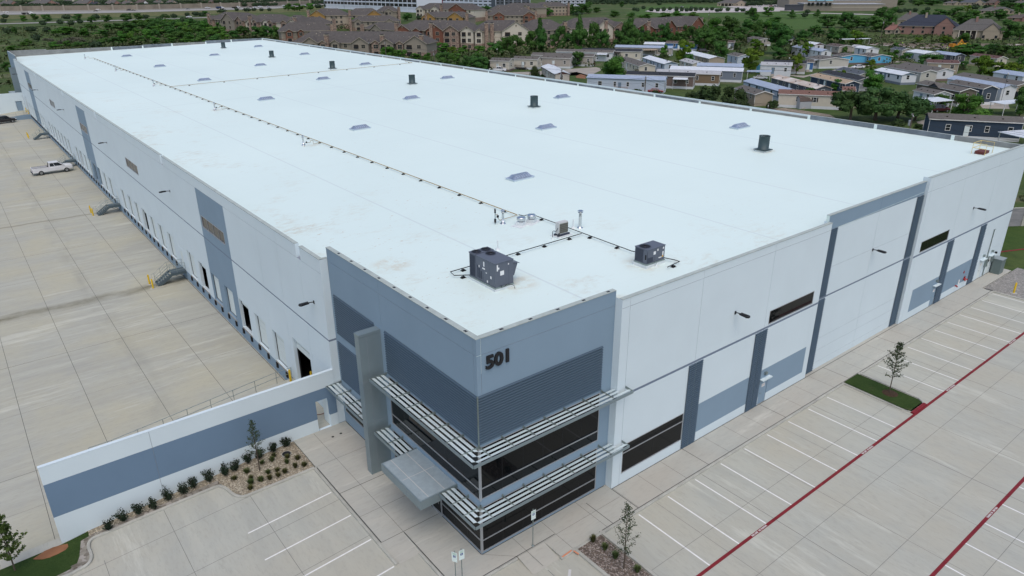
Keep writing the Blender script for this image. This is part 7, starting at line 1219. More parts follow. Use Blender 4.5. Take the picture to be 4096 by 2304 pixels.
def home(bx, by, ang, Ln, W, he, rise, wall, roof, skirt, label, feat):
    t = thing('mobile_home', label, 'mobile home', (bx, by, -.06), R(ang), 'mobile homes beyond the warehouse')
    sy = 1 if ang > 90 else -1             # local +y or -y points to the far side
    # local frame: x along the home away from the near gable, y across (0 = the side facing the photo)
    M = Matrix.Scale(-1, 4, (0,1,0)) if ang == 123 else Matrix.Scale(-1, 4, (0,1,0))
    fl = lambda b: setattr(b, 'M', M) or b
    sk = .75; feats = feat.split(',') if feat else []
    trim = TRIMM if 'trimmaroon' in feats else TRIMB if 'trimblue' in feats else TRIM
    b = fl(MB()); g = W/2
    for P in ([(0,0,sk),(Ln,0,sk),(Ln,0,he),(0,0,he)], [(0,W,sk),(0,W,he),(Ln,W,he),(Ln,W,sk)], [(0,0,sk),(0,0,he),(0,g,he+rise),(0,W,he),(0,W,sk)], [(Ln,0,sk),(Ln,W,sk),(Ln,W,he),(Ln,g,he+rise),(Ln,0,he)]): b.poly(P[::-1])
    if 'trimmaroon' in feats or 'trimblue' in feats:
        b.extr([(-.02,-.01,he-.02),(-.02,g,he+rise-.03),(-.02,W+.01,he-.02)], (.015,0,0), 1); b.box((0,-.02,he-.35),(Ln,-.002,he), 1)
    if 'band' in feats: b.box((-.02,-.02,1.35),(Ln,-.002,1.6), 1); b.box((-.02,-.02,1.35),(-.002,W,1.6), 1)
    if 'band2' in feats:
        for z in (he-.1, 2.0): b.box((0,-.02,z),(Ln,-.002,z+.1), 2)
    for x in (0, Ln):
        for y in (0, W): b.box((x-.03,y-.03,sk),(x+.05,y+.05,he), 1)
    b.build('wall', [WC[wall], trim, BLACKM], t)
    b = fl(MB()); b.box((-.0,.0,-.1),(Ln,W,sk)); b.build('skirting', WC[skirt] if skirt in WC else WC['white'], t)
    b = fl(MB()); ov = .28; zt = he+.05; th = .12
    k = rise/g; e0 = zt-ov*k; prof = [(-ov,e0),(g,zt+rise),(W+ov,e0),(W+ov,e0+th),(g,zt+rise+th),(-ov,e0+th)]
    b.extr([(-.3,y,z) for y, z in prof], (Ln+.6,0,0)); 
    if 'metal' in roof:
        n = int(Ln/.9)
        for i in range(n):
            x = .4+i*.9; b.extr([(x,-ov,e0+th),(x,g,zt+rise+th),(x,g,zt+rise+th+.04),(x,-ov,e0+th+.04)], (.05,0,0))
    else:
        for i in range(3): x = Ln*(.2+.3*i); b.box((x,g*.35,zt+rise*.35+th-.02),(x+.3,g*.35+.3,zt+rise*.35+th+.22), 1)
    b.build('roof', [RC[roof], BRONZE], t)
    if 'metal' not in roof and roof != 'rusty': 
        b = fl(MB()); b.extr([(-.33,-ov,e0-.08),(-.33,g,zt+rise-.08),(-.33,W+ov,e0-.08),(-.33,W+ov,e0+th),(-.33,g,zt+rise+th+.01),(-.33,-ov,e0+th)], (.04,0,0)); b.box((-.3,-ov-.03,e0-.05),(Ln+.3,-ov,e0+th-.01)); b.build('fascia', trim, t)
    rr = random.Random(label); nw = max(1, int(Ln/4.2)); Mf = M
    def place(o): o.data.transform(Mf); o.data.flip_normals(); return o
    zs_ = 1.75
    for i in range(nw):
        u = 1.3+i*(Ln-2)/nw+rr.uniform(0, .8); ww = rr.choice((.7,.8,1.1))
        if u+ww < Ln-.4: place(wbox(t, 'window', u, u+ww, zs_, zs_+1.15, 0, 'u', trim if 'trimm' not in feat else TRIM, DARKP if 'shut' in feats and i % 2 else None))
    if W > 3 and wall not in ('tan',) : place(wbox(t, 'window', W*.35, W*.35+(.9 if 'bigwin' not in feats else 1.2), zs_, zs_+1.2, 0, 'v', TRIM))
    b = fl(MB()); u = Ln*.55; b.box((u,-.06,sk),(u+.95,.02,sk+2.05)); b.build('door', WDOOR if wall not in ('white','pale') else TRIMB, t)
    b = fl(MB()); dk = DECKB if 'deck' in feats else DECKR if 'reddeck' in feats else DECKW if 'wooddeck' in feats else None
    if dk:
        u0 = Ln*.45; b.box((u0,-2.0,.6),(u0+4.2,-.02,.75)); 
        for i in range(13): b.box((u0+.34*i,-2.0,.75),(u0+.34*i+.06,-1.94,1.65))
        b.box((u0,-2.02,1.62),(u0+4.2,-1.92,1.7)); b.box((u0+4.12,-2.0,1.62),(u0+4.2,-.02,1.7))
        for s in range(4): b.box((u0-.3*(s+1),-1.6,.6-.16*s-.1),(u0-.3*s,-.6,.6-.16*s))
        for q in ((0,-1.9),(4.1,-1.9),(2,-1.9)): b.box((u0+q[0],q[1],-.05),(u0+q[0]+.1,q[1]+.1,.6))
        b.build('deck', dk, t)
    elif 'porch' in feats:
        b.box((Ln*.35,-1.9,.5),(Ln*.8,-.02,.65)); b.extr([(Ln*.33,-2.1,he-.55),(Ln*.33,-.02,he-.15),(Ln*.33,-.02,he-.07),(Ln*.33,-2.1,he-.47)], (Ln*.5,0,0))
        for i in range(4): b.box((Ln*(.35+.147*i),-1.95,0),(Ln*(.35+.147*i)+.12,-1.83,he-.5))
        b.box((Ln*.35,-1.93,.65),(Ln*.8,-1.87,1.6)); b.build('porch', DARKP, t)
    elif 'porchw' in feats:
        b.extr([(1,-2.4,he-.4),(1,-.02,he-.05),(1,-.02,he+.03),(1,-2.4,he-.32)], (3.6,0,0)); b.box((1.1,-2.3,0),(4.5,-.02,.9)); b.box((1.1,-2.32,.9),(4.5,-2.24,1.7))
        for x in (1.1,2.8,4.4): b.box((x,-2.32,.9),(x+.1,-2.22,he-.38))
        b.build('porch', WC['greyl'], t)
    elif 'dormer' in feats:
        b.extr([(Ln*.55-1.8,-.5,he),(Ln*.55,-.5,he+1.0),(Ln*.55+1.8,-.5,he)], (0,3,0), 0); b.extr([(Ln*.55-2.1,-.7,he-.12),(Ln*.55,-.7,he+1.02),(Ln*.55+2.1,-.7,he-.12),(Ln*.55+2.1,-.7,he+.05),(Ln*.55,-.7,he+1.18),(Ln*.55-2.1,-.7,he+.05)], (0,3.2,0), 1); b.build('dormer', [WC['charcoal'], RC['rgrey']], t)
    elif 'awn' in feats:
        u0 = Ln*.08; b.extr([(u0,-2.2,he-.75),(u0,-.02,he-.3),(u0,-.02,he-.24),(u0,-2.2,he-.69)], (4.5,0,0)); b.box((u0+.1,-2.1,0),(u0+.18,-2.02,he-.7)); b.box((u0+4.3,-2.1,0),(u0+4.38,-2.02,he-.7)); b.build('awning', RC['wmetal'], t)
    else:
        for s in range(4): b.box((u-.1,-.3*(s+1)-.02,0),(u+1.05,-.3*s-.02,.75-.17*s))
        b.build('steps', WC['greige'], t)
    if 'dish' in feats: b = fl(MB()); b.lathe((1.6,W*.3,he+rise*.6+.1), [(.05,0),(.03,.4),(.35,.5),(.42,.6)], 12); b.build('satellite_dish', BLACKM, t)
for h in HOMES: home(*h)
# ------------------------------------------------------------------ apartment blocks
ARF = mat('apartment_shingles', (.098,.089,.084), .95, noise_amt=.35, nscale=.9, bump=.3, bscale=6)
BALC = mat('dark_balcony', (.022,.019,.017), .9); ATRIM = mat('apartment_trim', (.36,.32,.25), .7)  # BALC paints recess shade as near-black; it also colours the dark truck load
AW = None
def apartment(x0, y0, x1, y1, zb, he, dep, rise, st, wall, label, gables, chim):
    a, c = Vector((x0,y0,0)), Vector((x1,y1,0)); Ln = (c-a).length; rz = math.atan2(c.y-a.y, c.x-a.x)
    t = thing('apartment_block', label, 'apartment block', (x0, y0, zb), rz, 'shingle-roofed apartment blocks')
    b = MB(); b.box((0,0,-2),(Ln,dep,he)); b.box((-.03,-.03,-2),(Ln+.03,dep+.03,he*.36), 1)
    for s in range(1, st): b.box((-.04,-.05,he*s/st-.12),(Ln+.04,0,he*s/st+.1), 2)
    b.build('wall', [WC[wall], WC['stone'], ATRIM], t)
    b = MB(); o = .6; hp = min(dep*.45, Ln*.3); z0 = he-.05; P = [(-o,-o,z0),(Ln+o,-o,z0),(Ln+o,dep+o,z0),(-o,dep+o,z0)]; r0, r1 = (hp,dep/2,he+rise), (Ln-hp,dep/2,he+rise)
    b.poly([P[0],P[1],r1,r0]); b.poly([P[2],P[3],r0,r1]); b.poly([P[1],P[2],r1]); b.poly([P[3],P[0],r0]); b.box((-o,-o,z0-.22),(Ln+o,dep+o,z0), 1)
    rr = random.Random(label)
    for i in range(int(Ln/5)): x = rr.uniform(hp, Ln-hp) if Ln > 2*hp+1 else Ln/2; v = rr.uniform(.45, .85); b.box((x,dep/2*v,he+rise*v),(x+.35,dep/2*v+.35,he+rise*v+.4), 1 if i % 2 else 2)
    b.build('roof', [ARF, ATRIM, CHROME], t)
    def awin(par, u, z, w_, h_, off, balcony=False):
        q = MB(); q.box((u-.12,off-.07,z-.12),(u+w_+.12,off,z+h_+.12)); q.box((u,off-.1,z),(u+w_,off-.071,z+h_), 1)  # on balconies the flat inner face carries the recess's shade in its colour
        if balcony: q.box((u,off-.25,z),(u+w_,off-.2,z+.95), 2); q.box((u-.1,off-.3,z-.2),(u+w_+.1,off,z-.1), 0)
        else: q.box((u+w_/2-.03,off-.115,z),(u+w_/2+.03,off-.1,z+h_), 0); q.box((u,off-.115,z+h_/2-.03),(u+w_,off-.1,z+h_/2+.03), 0)
        q.build('balcony' if balcony else 'window', [ATRIM, BALC if balcony else SASH, BLACKM], par)
    covered = []
    for k, (f0, f1, gw) in enumerate(gables):
        u0, u1 = f0*Ln, f1*Ln; covered.append((u0-.3, u1+.3)); pr = 1.6 if k % 2 == 0 else 2.4; gr = min((u1-u0)/2*.62, rise*.95); mid = (u0+u1)/2; back = dep/2*min(1, gr/rise)+.3
        b = MB(); b.extr([(u0,-pr,-2),(u1,-pr,-2),(u1,-pr,he),(mid,-pr,he+gr),(u0,-pr,he)], (0,pr-.01,0)); g = b.build('gable_bay', WC[gw], t)
        if (u1-u0) > 3: b = MB(); b.box((u0-.03,-pr-.04,-2),(u1+.03,-pr,he*.36)); b.build('stone_base', WC['stone'], g)
        b = MB(); th = .2; ov = .45
        for s in (-1, 1):
            e = (mid+s*((u1-u0)/2+ov), he-ov*gr/((u1-u0)/2)); q = [(e[0],-pr-.5,e[1]),(mid,-pr-.5,he+gr),(mid,-pr-.5,he+gr+th),(e[0],-pr-.5,e[1]+th)]
            b.extr(q if s > 0 else q[::-1], (0,pr+.5+back,0), 0); q = [(x,-pr-.54,z) for x, _, z in q]; b.extr(q if s > 0 else q[::-1], (0,.035,0), 1)
        b.build('gable_roof', [ARF, ATRIM], t)
        w_ = u1-u0; sh = he/st
        for s in range(st):
            if w_ > 5.5: awin(g, u0+w_*.1, s*sh+.55, min(2.6,w_*.3), sh-1.1, -pr, True); awin(g, u0+w_*.58, s*sh+.9, min(1.7,w_*.22), sh-1.5, -pr)
            elif w_ > 2.2: awin(g, mid-min(1.1,w_*.3), s*sh+.7, min(2.2,w_*.6), sh-1.3, -pr, s % 2 == 0)
        if w_ > 5.5: awin(g, mid-.2, he+gr*.5, .4, .7, -pr)
    u = 1.6
    while u < Ln-2.2:
        if not any(p-1.6 < u < q for p, q in covered):
            for s in range(st): awin(t, u, s*he/st+.9, 1.4, he/st-1.5, 0)
        u += 3.4
    for f in chim:
        u = f*Ln; b = MB(); b.box((u-.85,-2.2,-2),(u+.85,-.4,he+rise*.72)); b.box((u-1.0,-2.35,he+rise*.72),(u+1.0,-.25,he+rise*.72+.25), 1); b.box((u-.6,-1.9,he+rise*.72+.25),(u+.6,-.7,he+rise*.72+.7), 2); b.build('chimney', [WC['stone'], ATRIM, BLACKM], t)
for q in APTS: apartment(*q)
# ------------------------------------------------------------------ houses
def hiphouse(x, y, z, az, W, D, H, roof, wall, st, label, feat, detail=True):
    t = thing('house', label, 'house', (x, y, z), R(az), 'suburban houses' ); rise = min(H*.55, D*.45); he = max(2.6, H-rise); rise = max(1.5, H-he); hw = W/2
    b = MB(); b.box((-hw,0,-1.5),(hw,D,he)); b.box((hw*.2,-D*.18,-1.5),(hw*.85,0.1,he*.98)); b.build('wall', WC[wall], t)
    b = MB(); o = .6; hp = min(D*.5, W*.32); P = [(-hw-o,-o,he-.1),(hw+o,-o,he-.1),(hw+o,D+o,he-.1),(-hw-o,D+o,he-.1)]; r0, r1 = (-hw+hp,D/2,he+rise), (hw-hp,D/2,he+rise)
    b.poly([P[0],P[1],r1,r0]); b.poly([P[2],P[3],r0,r1]); b.poly([P[1],P[2],r1]); b.poly([P[3],P[0],r0]); b.box((-hw-o,-o,he-.3),(hw+o,D+o,he-.1), 1)
    g0, g1 = hw*.2-.4, hw*.85+.4; m = (g0+g1)/2; gr = min(rise*.85, (g1-g0)*.45); b.poly([(g0,-D*.18-.4,he-.1),(m,-D*.18-.4,he+gr),(m,D*.45,he+gr),(g0,D*.45,he-.1)][::-1]); b.poly([(m,-D*.18-.4,he+gr),(g1,-D*.18-.4,he-.1),(g1,D*.45,he-.1),(m,D*.45,he+gr)][::-1]); b.poly([(g0+.3,-D*.18-.1,he-.1),(g1-.3,-D*.18-.1,he-.1),(m,-D*.18-.1,he+gr-.15)], 2)
    b.build('roof', [RC[roof], ATRIM, WC[wall]], t)
    if 'porch' in feat:
        b = MB(); b.box((-hw*.75,-.04,0),(-hw*.05,-.0,he*.92)); b.build('porch_recess', BALC, t)  # flat near-black panel on the wall; porch shade is put into its colour
        for i in range(4): b = MB(); u = -hw*.75+i*hw*.233; b.box((u-.25,-.5,-1),(u+.25,-.04,he*.95)); b.build('column', WC['cream'], t)
    n = max(2, int(W/5))
    for i in range(n):
        u = -hw+W*(i+.5)/n
        for s in range(st):
            q = MB(); zz = s*he/st+.9; off = -D*.18 if hw*.2 < u < hw*.85 else 0; q.box((u-.75,off-.07,zz-.1),(u+.75,off,zz+1.6)); q.box((u-.65,off-.1,zz),(u+.65,off-.07,zz+1.5), 1); q.build('window', [ATRIM, SASH], t)
    b = MB(); u = -hw*.15; b.box((u-.6,D*.35,he),(u+.6,D*.35+1.2,he+rise+.9)); b.box((u-.7,D*.35-.1,he+rise+.9),(u+.7,D*.35+1.3,he+rise+1.1), 1); b.build('chimney', [WC['brickp' if wall != 'brickp' else 'tan'], ATRIM], t)
    return t
SN = ['hip-roofed house behind the motorway wall']
for i, q in enumerate(SUBURB):
    q = list(q); q[10] = ORD[i]+' roof from the left in the row of houses behind the motorway'; hiphouse(*q)
for q in HOUSES: hiphouse(*q)
# ------------------------------------------------------------------ white office block, flats, school
def block(name, label, cat, A, B, zb, floors, fh, dep, bay, ww, wh, wallm, name2='window', parapet_h=1.0, accent=None, every=None, frame=None):
    a, c = Vector(A), Vector(B); Ln = (c-a).length; rz = math.atan2(c.y-a.y, c.x-a.x); t = thing(name, label, cat, (a.x, a.y, zb), rz); H = floors*fh
    b = MB(); b.box((0,0,-4),(Ln,dep,H+parapet_h))
    for s in range(floors+1): b.box((-.1,-.25,s*fh-.35),(Ln+.1,0,s*fh+.25), 1)
    n = int(Ln/bay)
    for i in range(n+1): b.box((i*Ln/n-.22,-.3,-2),(i*Ln/n+.22,0,H+parapet_h), 2 if every and i % every == 0 else 1)
    b.build('wall', [wallm, wallm if frame is None else frame, accent or wallm], t); b = MB(); b.box((.4,.4,H+parapet_h-.02),(Ln-.4,dep-.4,H+parapet_h+.05)); b.box((Ln*.3,dep*.3,H+parapet_h),(Ln*.5,dep*.7,H+parapet_h+2.6)); b.build('roof', RC['lgrey'], t)
    k = None; cnt = 0
    for s in range(floors):
        for i in range(n):
            if s == 0 and name == 'office_block': continue
            if cnt >= 100: continue
            if k is None: q = MB(); q.box((-Ln/n*ww/2,-.1,0),(Ln/n*ww/2,-.01,fh*wh)); k = q.build(name2, SASH, t); o = k
            else: o = k.copy(); COL.objects.link(o); o.parent = t
            o.location = ((i+.5)*Ln/n, 0, s*fh+.8+fh*(.72-wh)*.5); cnt += 1
    return t
OW = mat('office_white', (.56,.60,.66), .6); OD = mat('flat_dark_grey', (.09,.105,.125), .7); 
A_, B_, C_ = [Vector(p) for p in OFFICE]
block('office_block', 'white multi-storey office block with rows of dark windows behind the apartments', 'office building', (A_.x,A_.y,0), (B_.x,B_.y,0), 4.9, 5, 4.2, 30, 8.8, .84, .66, OW, accent=mat('office_steel', (.20,.24,.28), .5), every=6)
D_, E_ = [Vector(p) for p in OFFICE2]
t = block('parking_garage', 'white garage-like block with slot windows right of the office block', 'office building', (D_.x-4,D_.y,0), (E_.x,E_.y,0), 4.9, 4, 4.0, 30, 11, .7, .30, OW)
b = MB(); b.box((1,-.4,0),(14,-.3,17)); b.build('red_panel', mat('crimson_panel', (.20,.01,.03), .5), t)
F_ = [Vector(p) for p in FLATS]; 
block('flats', 'grey and white flats left of centre at the top edge', 'apartment block', (F_[0].x,F_[0].y,0), (F_[1].x,F_[1].y,0), 4.9, 5, 3.2, 18, 5.2, .5, .5, OD, accent=OW, every=2, frame=OD)
block('flats', 'white and grey flats at the top edge beside the trees', 'apartment block', (F_[2].x,F_[2].y,0), (F_[3].x,F_[3].y,0), 4.9, 5, 3.2, 18, 5.0, .5, .5, OW, accent=OD, every=3, frame=OD)
SB = mat('school_brick', (.25,.225,.185), .85, noise_amt=.15, nscale=.6); SR = mat('school_roof_dark', (.055,.06,.07), .7); SBG = mat('school_band', (.42,.38,.32), .8)
S_ = [Vector(p) for p in SCHOOL]
def longbox(par, name, A, B, dep, h, m, roofm, bands=()):
    a, c = Vector((A.x,A.y,0)), Vector((B.x,B.y,0)); d = (c-a).normalized(); n = Vector((-d.y,d.x,0)); n = n if n.dot(a-Vector((CAM.x,CAM.y,0))) > 0 else -n
    b = MB(); P = [a, c, c+n*dep, a+n*dep]; z = 4.9
    if (P[1]-P[0]).cross(P[2]-P[1]).z < 0: P = P[::-1]
    b.prism([(p.x, p.y) for p in P], z-1, z+h, 0); Q = [p+(p-sum(P, Vector())/4).normalized()*.5 for p in P]; b.prism([(p.x, p.y) for p in Q], z+h, z+h+.5, 1)
    for i, z0 in enumerate(bands): Q = [p+(p-sum(P, Vector())/4).normalized()*.12 for p in P]; b.prism([(p.x, p.y) for p in Q], z+z0, z+z0+.5, 2)
    b.build(name, [m, roofm, SBG], par)
SCH = thing('school', 'long tan school building with flat roofs beyond the green field', 'school', (0,0,0))
longbox(SCH, 'front_wing', S_[2], S_[5], 34, 6.0, SB, RC['lgrey'], (3.2,)); longbox(SCH, 'entrance_wing', S_[1], S_[2], 30, 6.5, SB, RC['lgrey']); longbox(SCH, 'canopy', S_[0], S_[1], 16, 5.0, SR, SR); longbox(SCH, 'upper_hall', S_[2]+Vector((34,26,0)), S_[5]+Vector((40,24,0)), 40, 8.6, SB, RC['lgrey'], (4,7)); longbox(SCH, 'rear_hall', S_[1]+Vector((70,60,0)), S_[5]+Vector((110,40,0)), 40, 11, SB, SR)
a, c = S_[1], S_[2]; d = (c-a); BG = mat('teal_awning', (.16,.34,.38), .6)
for i in range(3):
    p = a+d*(.1+.3*i); b = MB(); b.extr([p+Vector((-3,-3,9.2))-d*.0, p+d*.26+Vector((-3,-3,9.2)), p+d*.26+Vector((3,3,10.8)), p+Vector((3,3,10.8))], (0,0,.2)); b.build('awning', BG, SCH)
    for j in range(2): q = p+d*(.03+.13*j); b = MB(); b.extr([q+Vector((-.6,-.35,4.9)), q+d*.09+Vector((-.6,-.35,4.9)), q+d*.09+Vector((-.6,-.35,7.6)), q+Vector((-.6,-.35,7.6))], (.2,.12,0)); b.build('window', SASH, SCH)
# ------------------------------------------------------------------ ground patches, motorway, roads, lots
def patch(name, pts, m, dz, kind='structure', grid=None):
    b = MB(); P = [Vector((p[0], p[1])) for p in pts]; ar = sum(P[i-1].x*P[i].y-P[i].x*P[i-1].y for i in range(len(P)))
    if ar < 0: P = P[::-1]
    bm2 = bmesh.new(); bm2.faces.new([bm2.verts.new((p.x, p.y, 0)) for p in P]); bmesh.ops.triangulate(bm2, faces=bm2.faces[:])
    me_ = max((P[i]-P[i-1]).length for i in range(len(P)))
    if me_ > 60: 
        for _ in range(3): bmesh.ops.subdivide_edges(bm2, edges=[e for e in bm2.edges if e.calc_length() > 25], cuts=1); bmesh.ops.triangulate(bm2, faces=bm2.faces[:])
    for v in bm2.verts: v.co.z = zg(v.co.x, v.co.y)+dz
    me = bpy.data.meshes.new(name); bm2.to_mesh(me); bm2.free(); me.materials.append(m); o = bpy.data.objects.new(name, me); COL.objects.link(o); return struct(o, kind)
HWY = mat('motorway_concrete', (.30,.29,.27), .9, noise_amt=.2, nscale=.05); PALE = mat('pale_lot', (.42,.39,.37), .9, noise_amt=.12, nscale=.1); FGR = grass('playing_field', (.058,.115,.028), (.075,.13,.034), (.12,.14,.05), .6); DRYG = grass('dry_verge', (.12,.13,.05), (.09,.115,.04), (.17,.15,.08), .5)
top = [Vector(p) for p in HWY_TOP]; bot = [Vector(p) for p in HWY_BOT]
ext = lambda P: [P[0]+(P[0]-P[1]).normalized()*500]+P+[P[-1]+(P[-1]-P[-2]).normalized()*400]
top, bot = ext(top), ext(bot); patch('verge', [p for p in bot]+[p+Vector((-10,-120,0)) for p in bot[::-1]], DRYG, .06); patch('motorway', top+bot[::-1], HWY, .25)
b = MB(); ML = [p*.62+q*.38 for p, q in zip(top, bot)]
for f in (.2,.4,.62,.8):
    Q = [p*f+q*(1-f) for p, q in zip(top, bot)]
    for p, q in zip(Q, Q[1:]): n = (q-p).normalized().cross(Vector((0,0,1)))*.2; b.poly([v+Vector((0,0,.31)) for v in (p-n, p+n, q+n, q-n)][::-1])
struct(b.build('lane_markings', WPAINT))
t = thing('motorway_wall', 'long pale stone wall behind the motorway', 'wall'); b = MB()
for p, q in zip(top, top[1:]): n = (q-p).normalized().cross(Vector((0,0,1))); b.extr([p, q, q-n*.5, p-n*.5], (0,0,5.4))
b.build('panel', mat('motorway_wall_stone', (.25,.22,.175), .95, noise_amt=.35, nscale=.12), t); b = MB()
for p, q in zip(top, top[1:]):
    k = max(1, int((q-p).length/22))
    for i in range(k): c = p+(q-p)*i/k; b.box((c.x-.9,c.y-.9,4.5),(c.x+.9,c.y+.9,11.2))
o = b.build('pier', mat('wall_pier', (.29,.26,.215), .95), t); o['kind'] = 'stuff'
t = thing('median_barrier', 'low concrete barrier along the middle of the motorway', 'barrier'); b = MB()
for p, q in zip(ML, ML[1:]): n = (q-p).normalized().cross(Vector((0,0,1)))*.3; b.extr([p-n, q-n, q+n, p+n], (0,0,1.1))
b.build('barrier', HWY, t)
R_ = [Vector(p) for p in ROAD]; R_ = [R_[0]+Vector((-160,8,0))]+R_+[R_[-1]+Vector((60,-3,0))]; patch('service_road', R_+[p+Vector((0,14,0)) for p in R_[::-1]], HWY, .2)
patch('school_field', FIELD, FGR, .08); patch('park_grass', FIELD2, FGR, .06); patch('park_car_park', LOT, PALE, .2); patch('school_path', GPATH, PALE, .2)
b_ = [S_[0]+Vector((-14,-20,0)), S_[0]+Vector((60,120,0)), S_[10]+Vector((60,60,0)), S_[1]+Vector((40,20,0)), S_[1]+Vector((-3,-3,0))]; patch('school_forecourt', [(p.x,p.y) for p in b_], PALE, .16)
patch('park_road', PARKROAD, DRIVE, .03); patch('park_road', PARKROAD2, DRIVE, .03); patch('park_road', VROAD, DRIVE, .03); patch('park_road', VROAD2, DRIVE, .03); patch('gravel_yard', DRY, mat('yard_gravel', (.27,.225,.175), .95, noise_amt=.2, nscale=.5), .03)
for q in (LAWN2, LAWN3, LAWN4, LAWN5, LAWN6, LAWN7, LAWNS): patch('lawn', q, TURF, .015)
patch('bare_earth_patch', DIRT, DIRTM, .05)
TRK = mat('bare_trail_soil', (.17,.135,.10), .95, noise_amt=.3, nscale=.3); patch('trail', TRAIL, TRK, .04)
b = MB(); P = [Vector(p) for p in TRAIL[:3]]
for p, q in zip(P, P[1:]): b.extr([p+Vector((2,2,.1)), q+Vector((2,2,.1)), q+Vector((4.5,4.5,.1)), p+Vector((4.5,4.5,.1))], (0,0,.05))
struct(b.build('trail_path', PALE))
# ------------------------------------------------------------------ vehicles far off
def hdir(x, y):
    k = min(range(len(ML)-1), key=lambda i: ((ML[i]+ML[i+1])/2-Vector((x,y,4.9))).length); d = ML[k+1]-ML[k]; return math.atan2(d.y, d.x)
CK = ['white','black','white','white','white','black','black','silver','grey','white','silver','maroon','white','white','silver','white','white','white']
for i, (x, y, z) in enumerate(CARS_FAR):
    kd = 'pickup' if i in (9,13) else 'suv' if i in (5,16) else 'car'
    vehicle(kd, CK[i], 'distant_car', CK[i]+(' pickup' if kd == 'pickup' else ' car')+(' on the motorway' if i < 17 else ' on the service road below the motorway'), 'car', (x, y, zg(x,y)+.3), hdir(x,y)+(math.pi if i % 2 else 0), False, 'cars on the motorway')
LK = ['white','white','white','grey','white','white','black','white','white','red','black','silver']
for i, (x, y, z) in enumerate(LOTCARS):
    vehicle('suv' if i in (0,3,6) else 'car', LK[i], 'parked_car', LK[i]+(' car parked in the far car park with young trees' if i < 5 else ' car parked near the community building' if i < 8 else ' car parked in front of the school'), 'car', (x, y, zg(x,y)+.22), R(40+i*7), False, 'cars in the far car parks')
PC = [('pickup','white','pickup_truck','white pickup parked in front of the leftmost cream mobile home',R(-45)),('pickup','red','pickup_truck','red pickup parked beyond the road by a dark green tree',R(140)),('car','white','parked_car','white saloon car near the blue-grey shingle roofs',R(150)),('suv','black','parked_suv','black off-roader behind the tan mobile home with white roof',R(-40)),('suv','maroon','parked_suv','maroon off-roader under a white carport near the spreading tree',R(-30)),('suv','black','parked_suv','black off-roader beside the white mobile home at the right',R(60)),('car','red','parked_car','red car half hidden by bushes behind the parapet',R(-50)),('car','white','parked_car','white car under the pale blue metal carport',R(-50))]
for (k, c, n_, l, rz), (x, y, z) in zip(PC, PCARS): vehicle(k, c, n_, l, 'pickup truck' if k == 'pickup' else 'car', (x, y, -.03), rz, True)
def truck(kind, x, y, label, flip=False):
    rz = hdir(x, y)+(math.pi if flip else 0); t = thing(kind, label, 'truck', (x, y, zg(x,y)+.3), rz, 'trucks on the motorway')
    if kind == 'semi_truck': cab, bx, col, ln = PAINT['blue'], WC['white'], None, (-14, 0)
    elif kind == 'box_truck': cab, bx, ln = PAINT['white'], WC['white'], (-7, 0)
    elif kind == 'dump_truck': cab, bx, ln = PAINT['white'], PAINT['blue'], (-5.5, 0)
    else: cab, bx, ln = PAINT['white'], BALC, (-6, 0)
    b = MB(); loft(b, [(.5,1.2,.6,3.2 if 'semi' in kind else 2.5),(2.2,1.2,.6,3.2 if 'semi' in kind else 2.5),(2.5,1.15,.6,1.9),(3.8,1.05,.6,1.7)]); b.build('cab', cab, t); b = MB(); b.poly([(2.22,-1.0,1.95),(2.22,1.0,1.95),(2.2,1.0,2.4),(2.2,-1.0,2.4)]); b.poly([(1.2,-1.21,1.8),(2.1,-1.21,1.8),(2.1,-1.21,2.4),(1.2,-1.21,2.4)]); b.build('window', GLS, t)
    b = MB(); b.box((ln[0],-1.25,1.1),(.3,1.25,1.6 if kind == 'flatbed_truck' else 2.6 if kind == 'dump_truck' else 4.0)); b.box((ln[0],-1.0,.7),(.6,1.0,1.1), 1); b.build('cargo_box', [bx, BLACKM], t)
    if kind == 'box_truck': b = MB(); b.lathe((0,0,0), [(.9,-.01),(.9,.01)], 16); o = b.build('red_emblem', PAINT['red'], t); o.location = (-6, -1.27, 2.7); o.rotation_euler = (R(90),0,0)
    w0 = None
    for xx in (2.9, -.3, ln[0]+1.2, ln[0]+2.5):
        for s in (-1, 1):
            if w0 is None: q = MB(); q.tube([(0,-.2,0),(0,.2,0)], .5, 10); w0 = q.build('wheel', TYRE, t); k = w0
            else: k = w0.copy(); COL.objects.link(k); k.parent = t
            k.location = (xx, s*1.05, .5)
for (x, y, z), (k, l, f) in zip(TRUCKS, (('box_truck','white box truck with a red emblem on the motorway',True),('semi_truck','blue semi truck with long silver-white trailer on the motorway',True),('dump_truck','blue dump truck with white cab in front of the semi',False),('flatbed_truck','flatbed truck with white cab and dark load on the motorway',False),('flatbed_truck','dark flatbed load at the near edge of the motorway, far left',False))): truck(k, x, y, l, f)
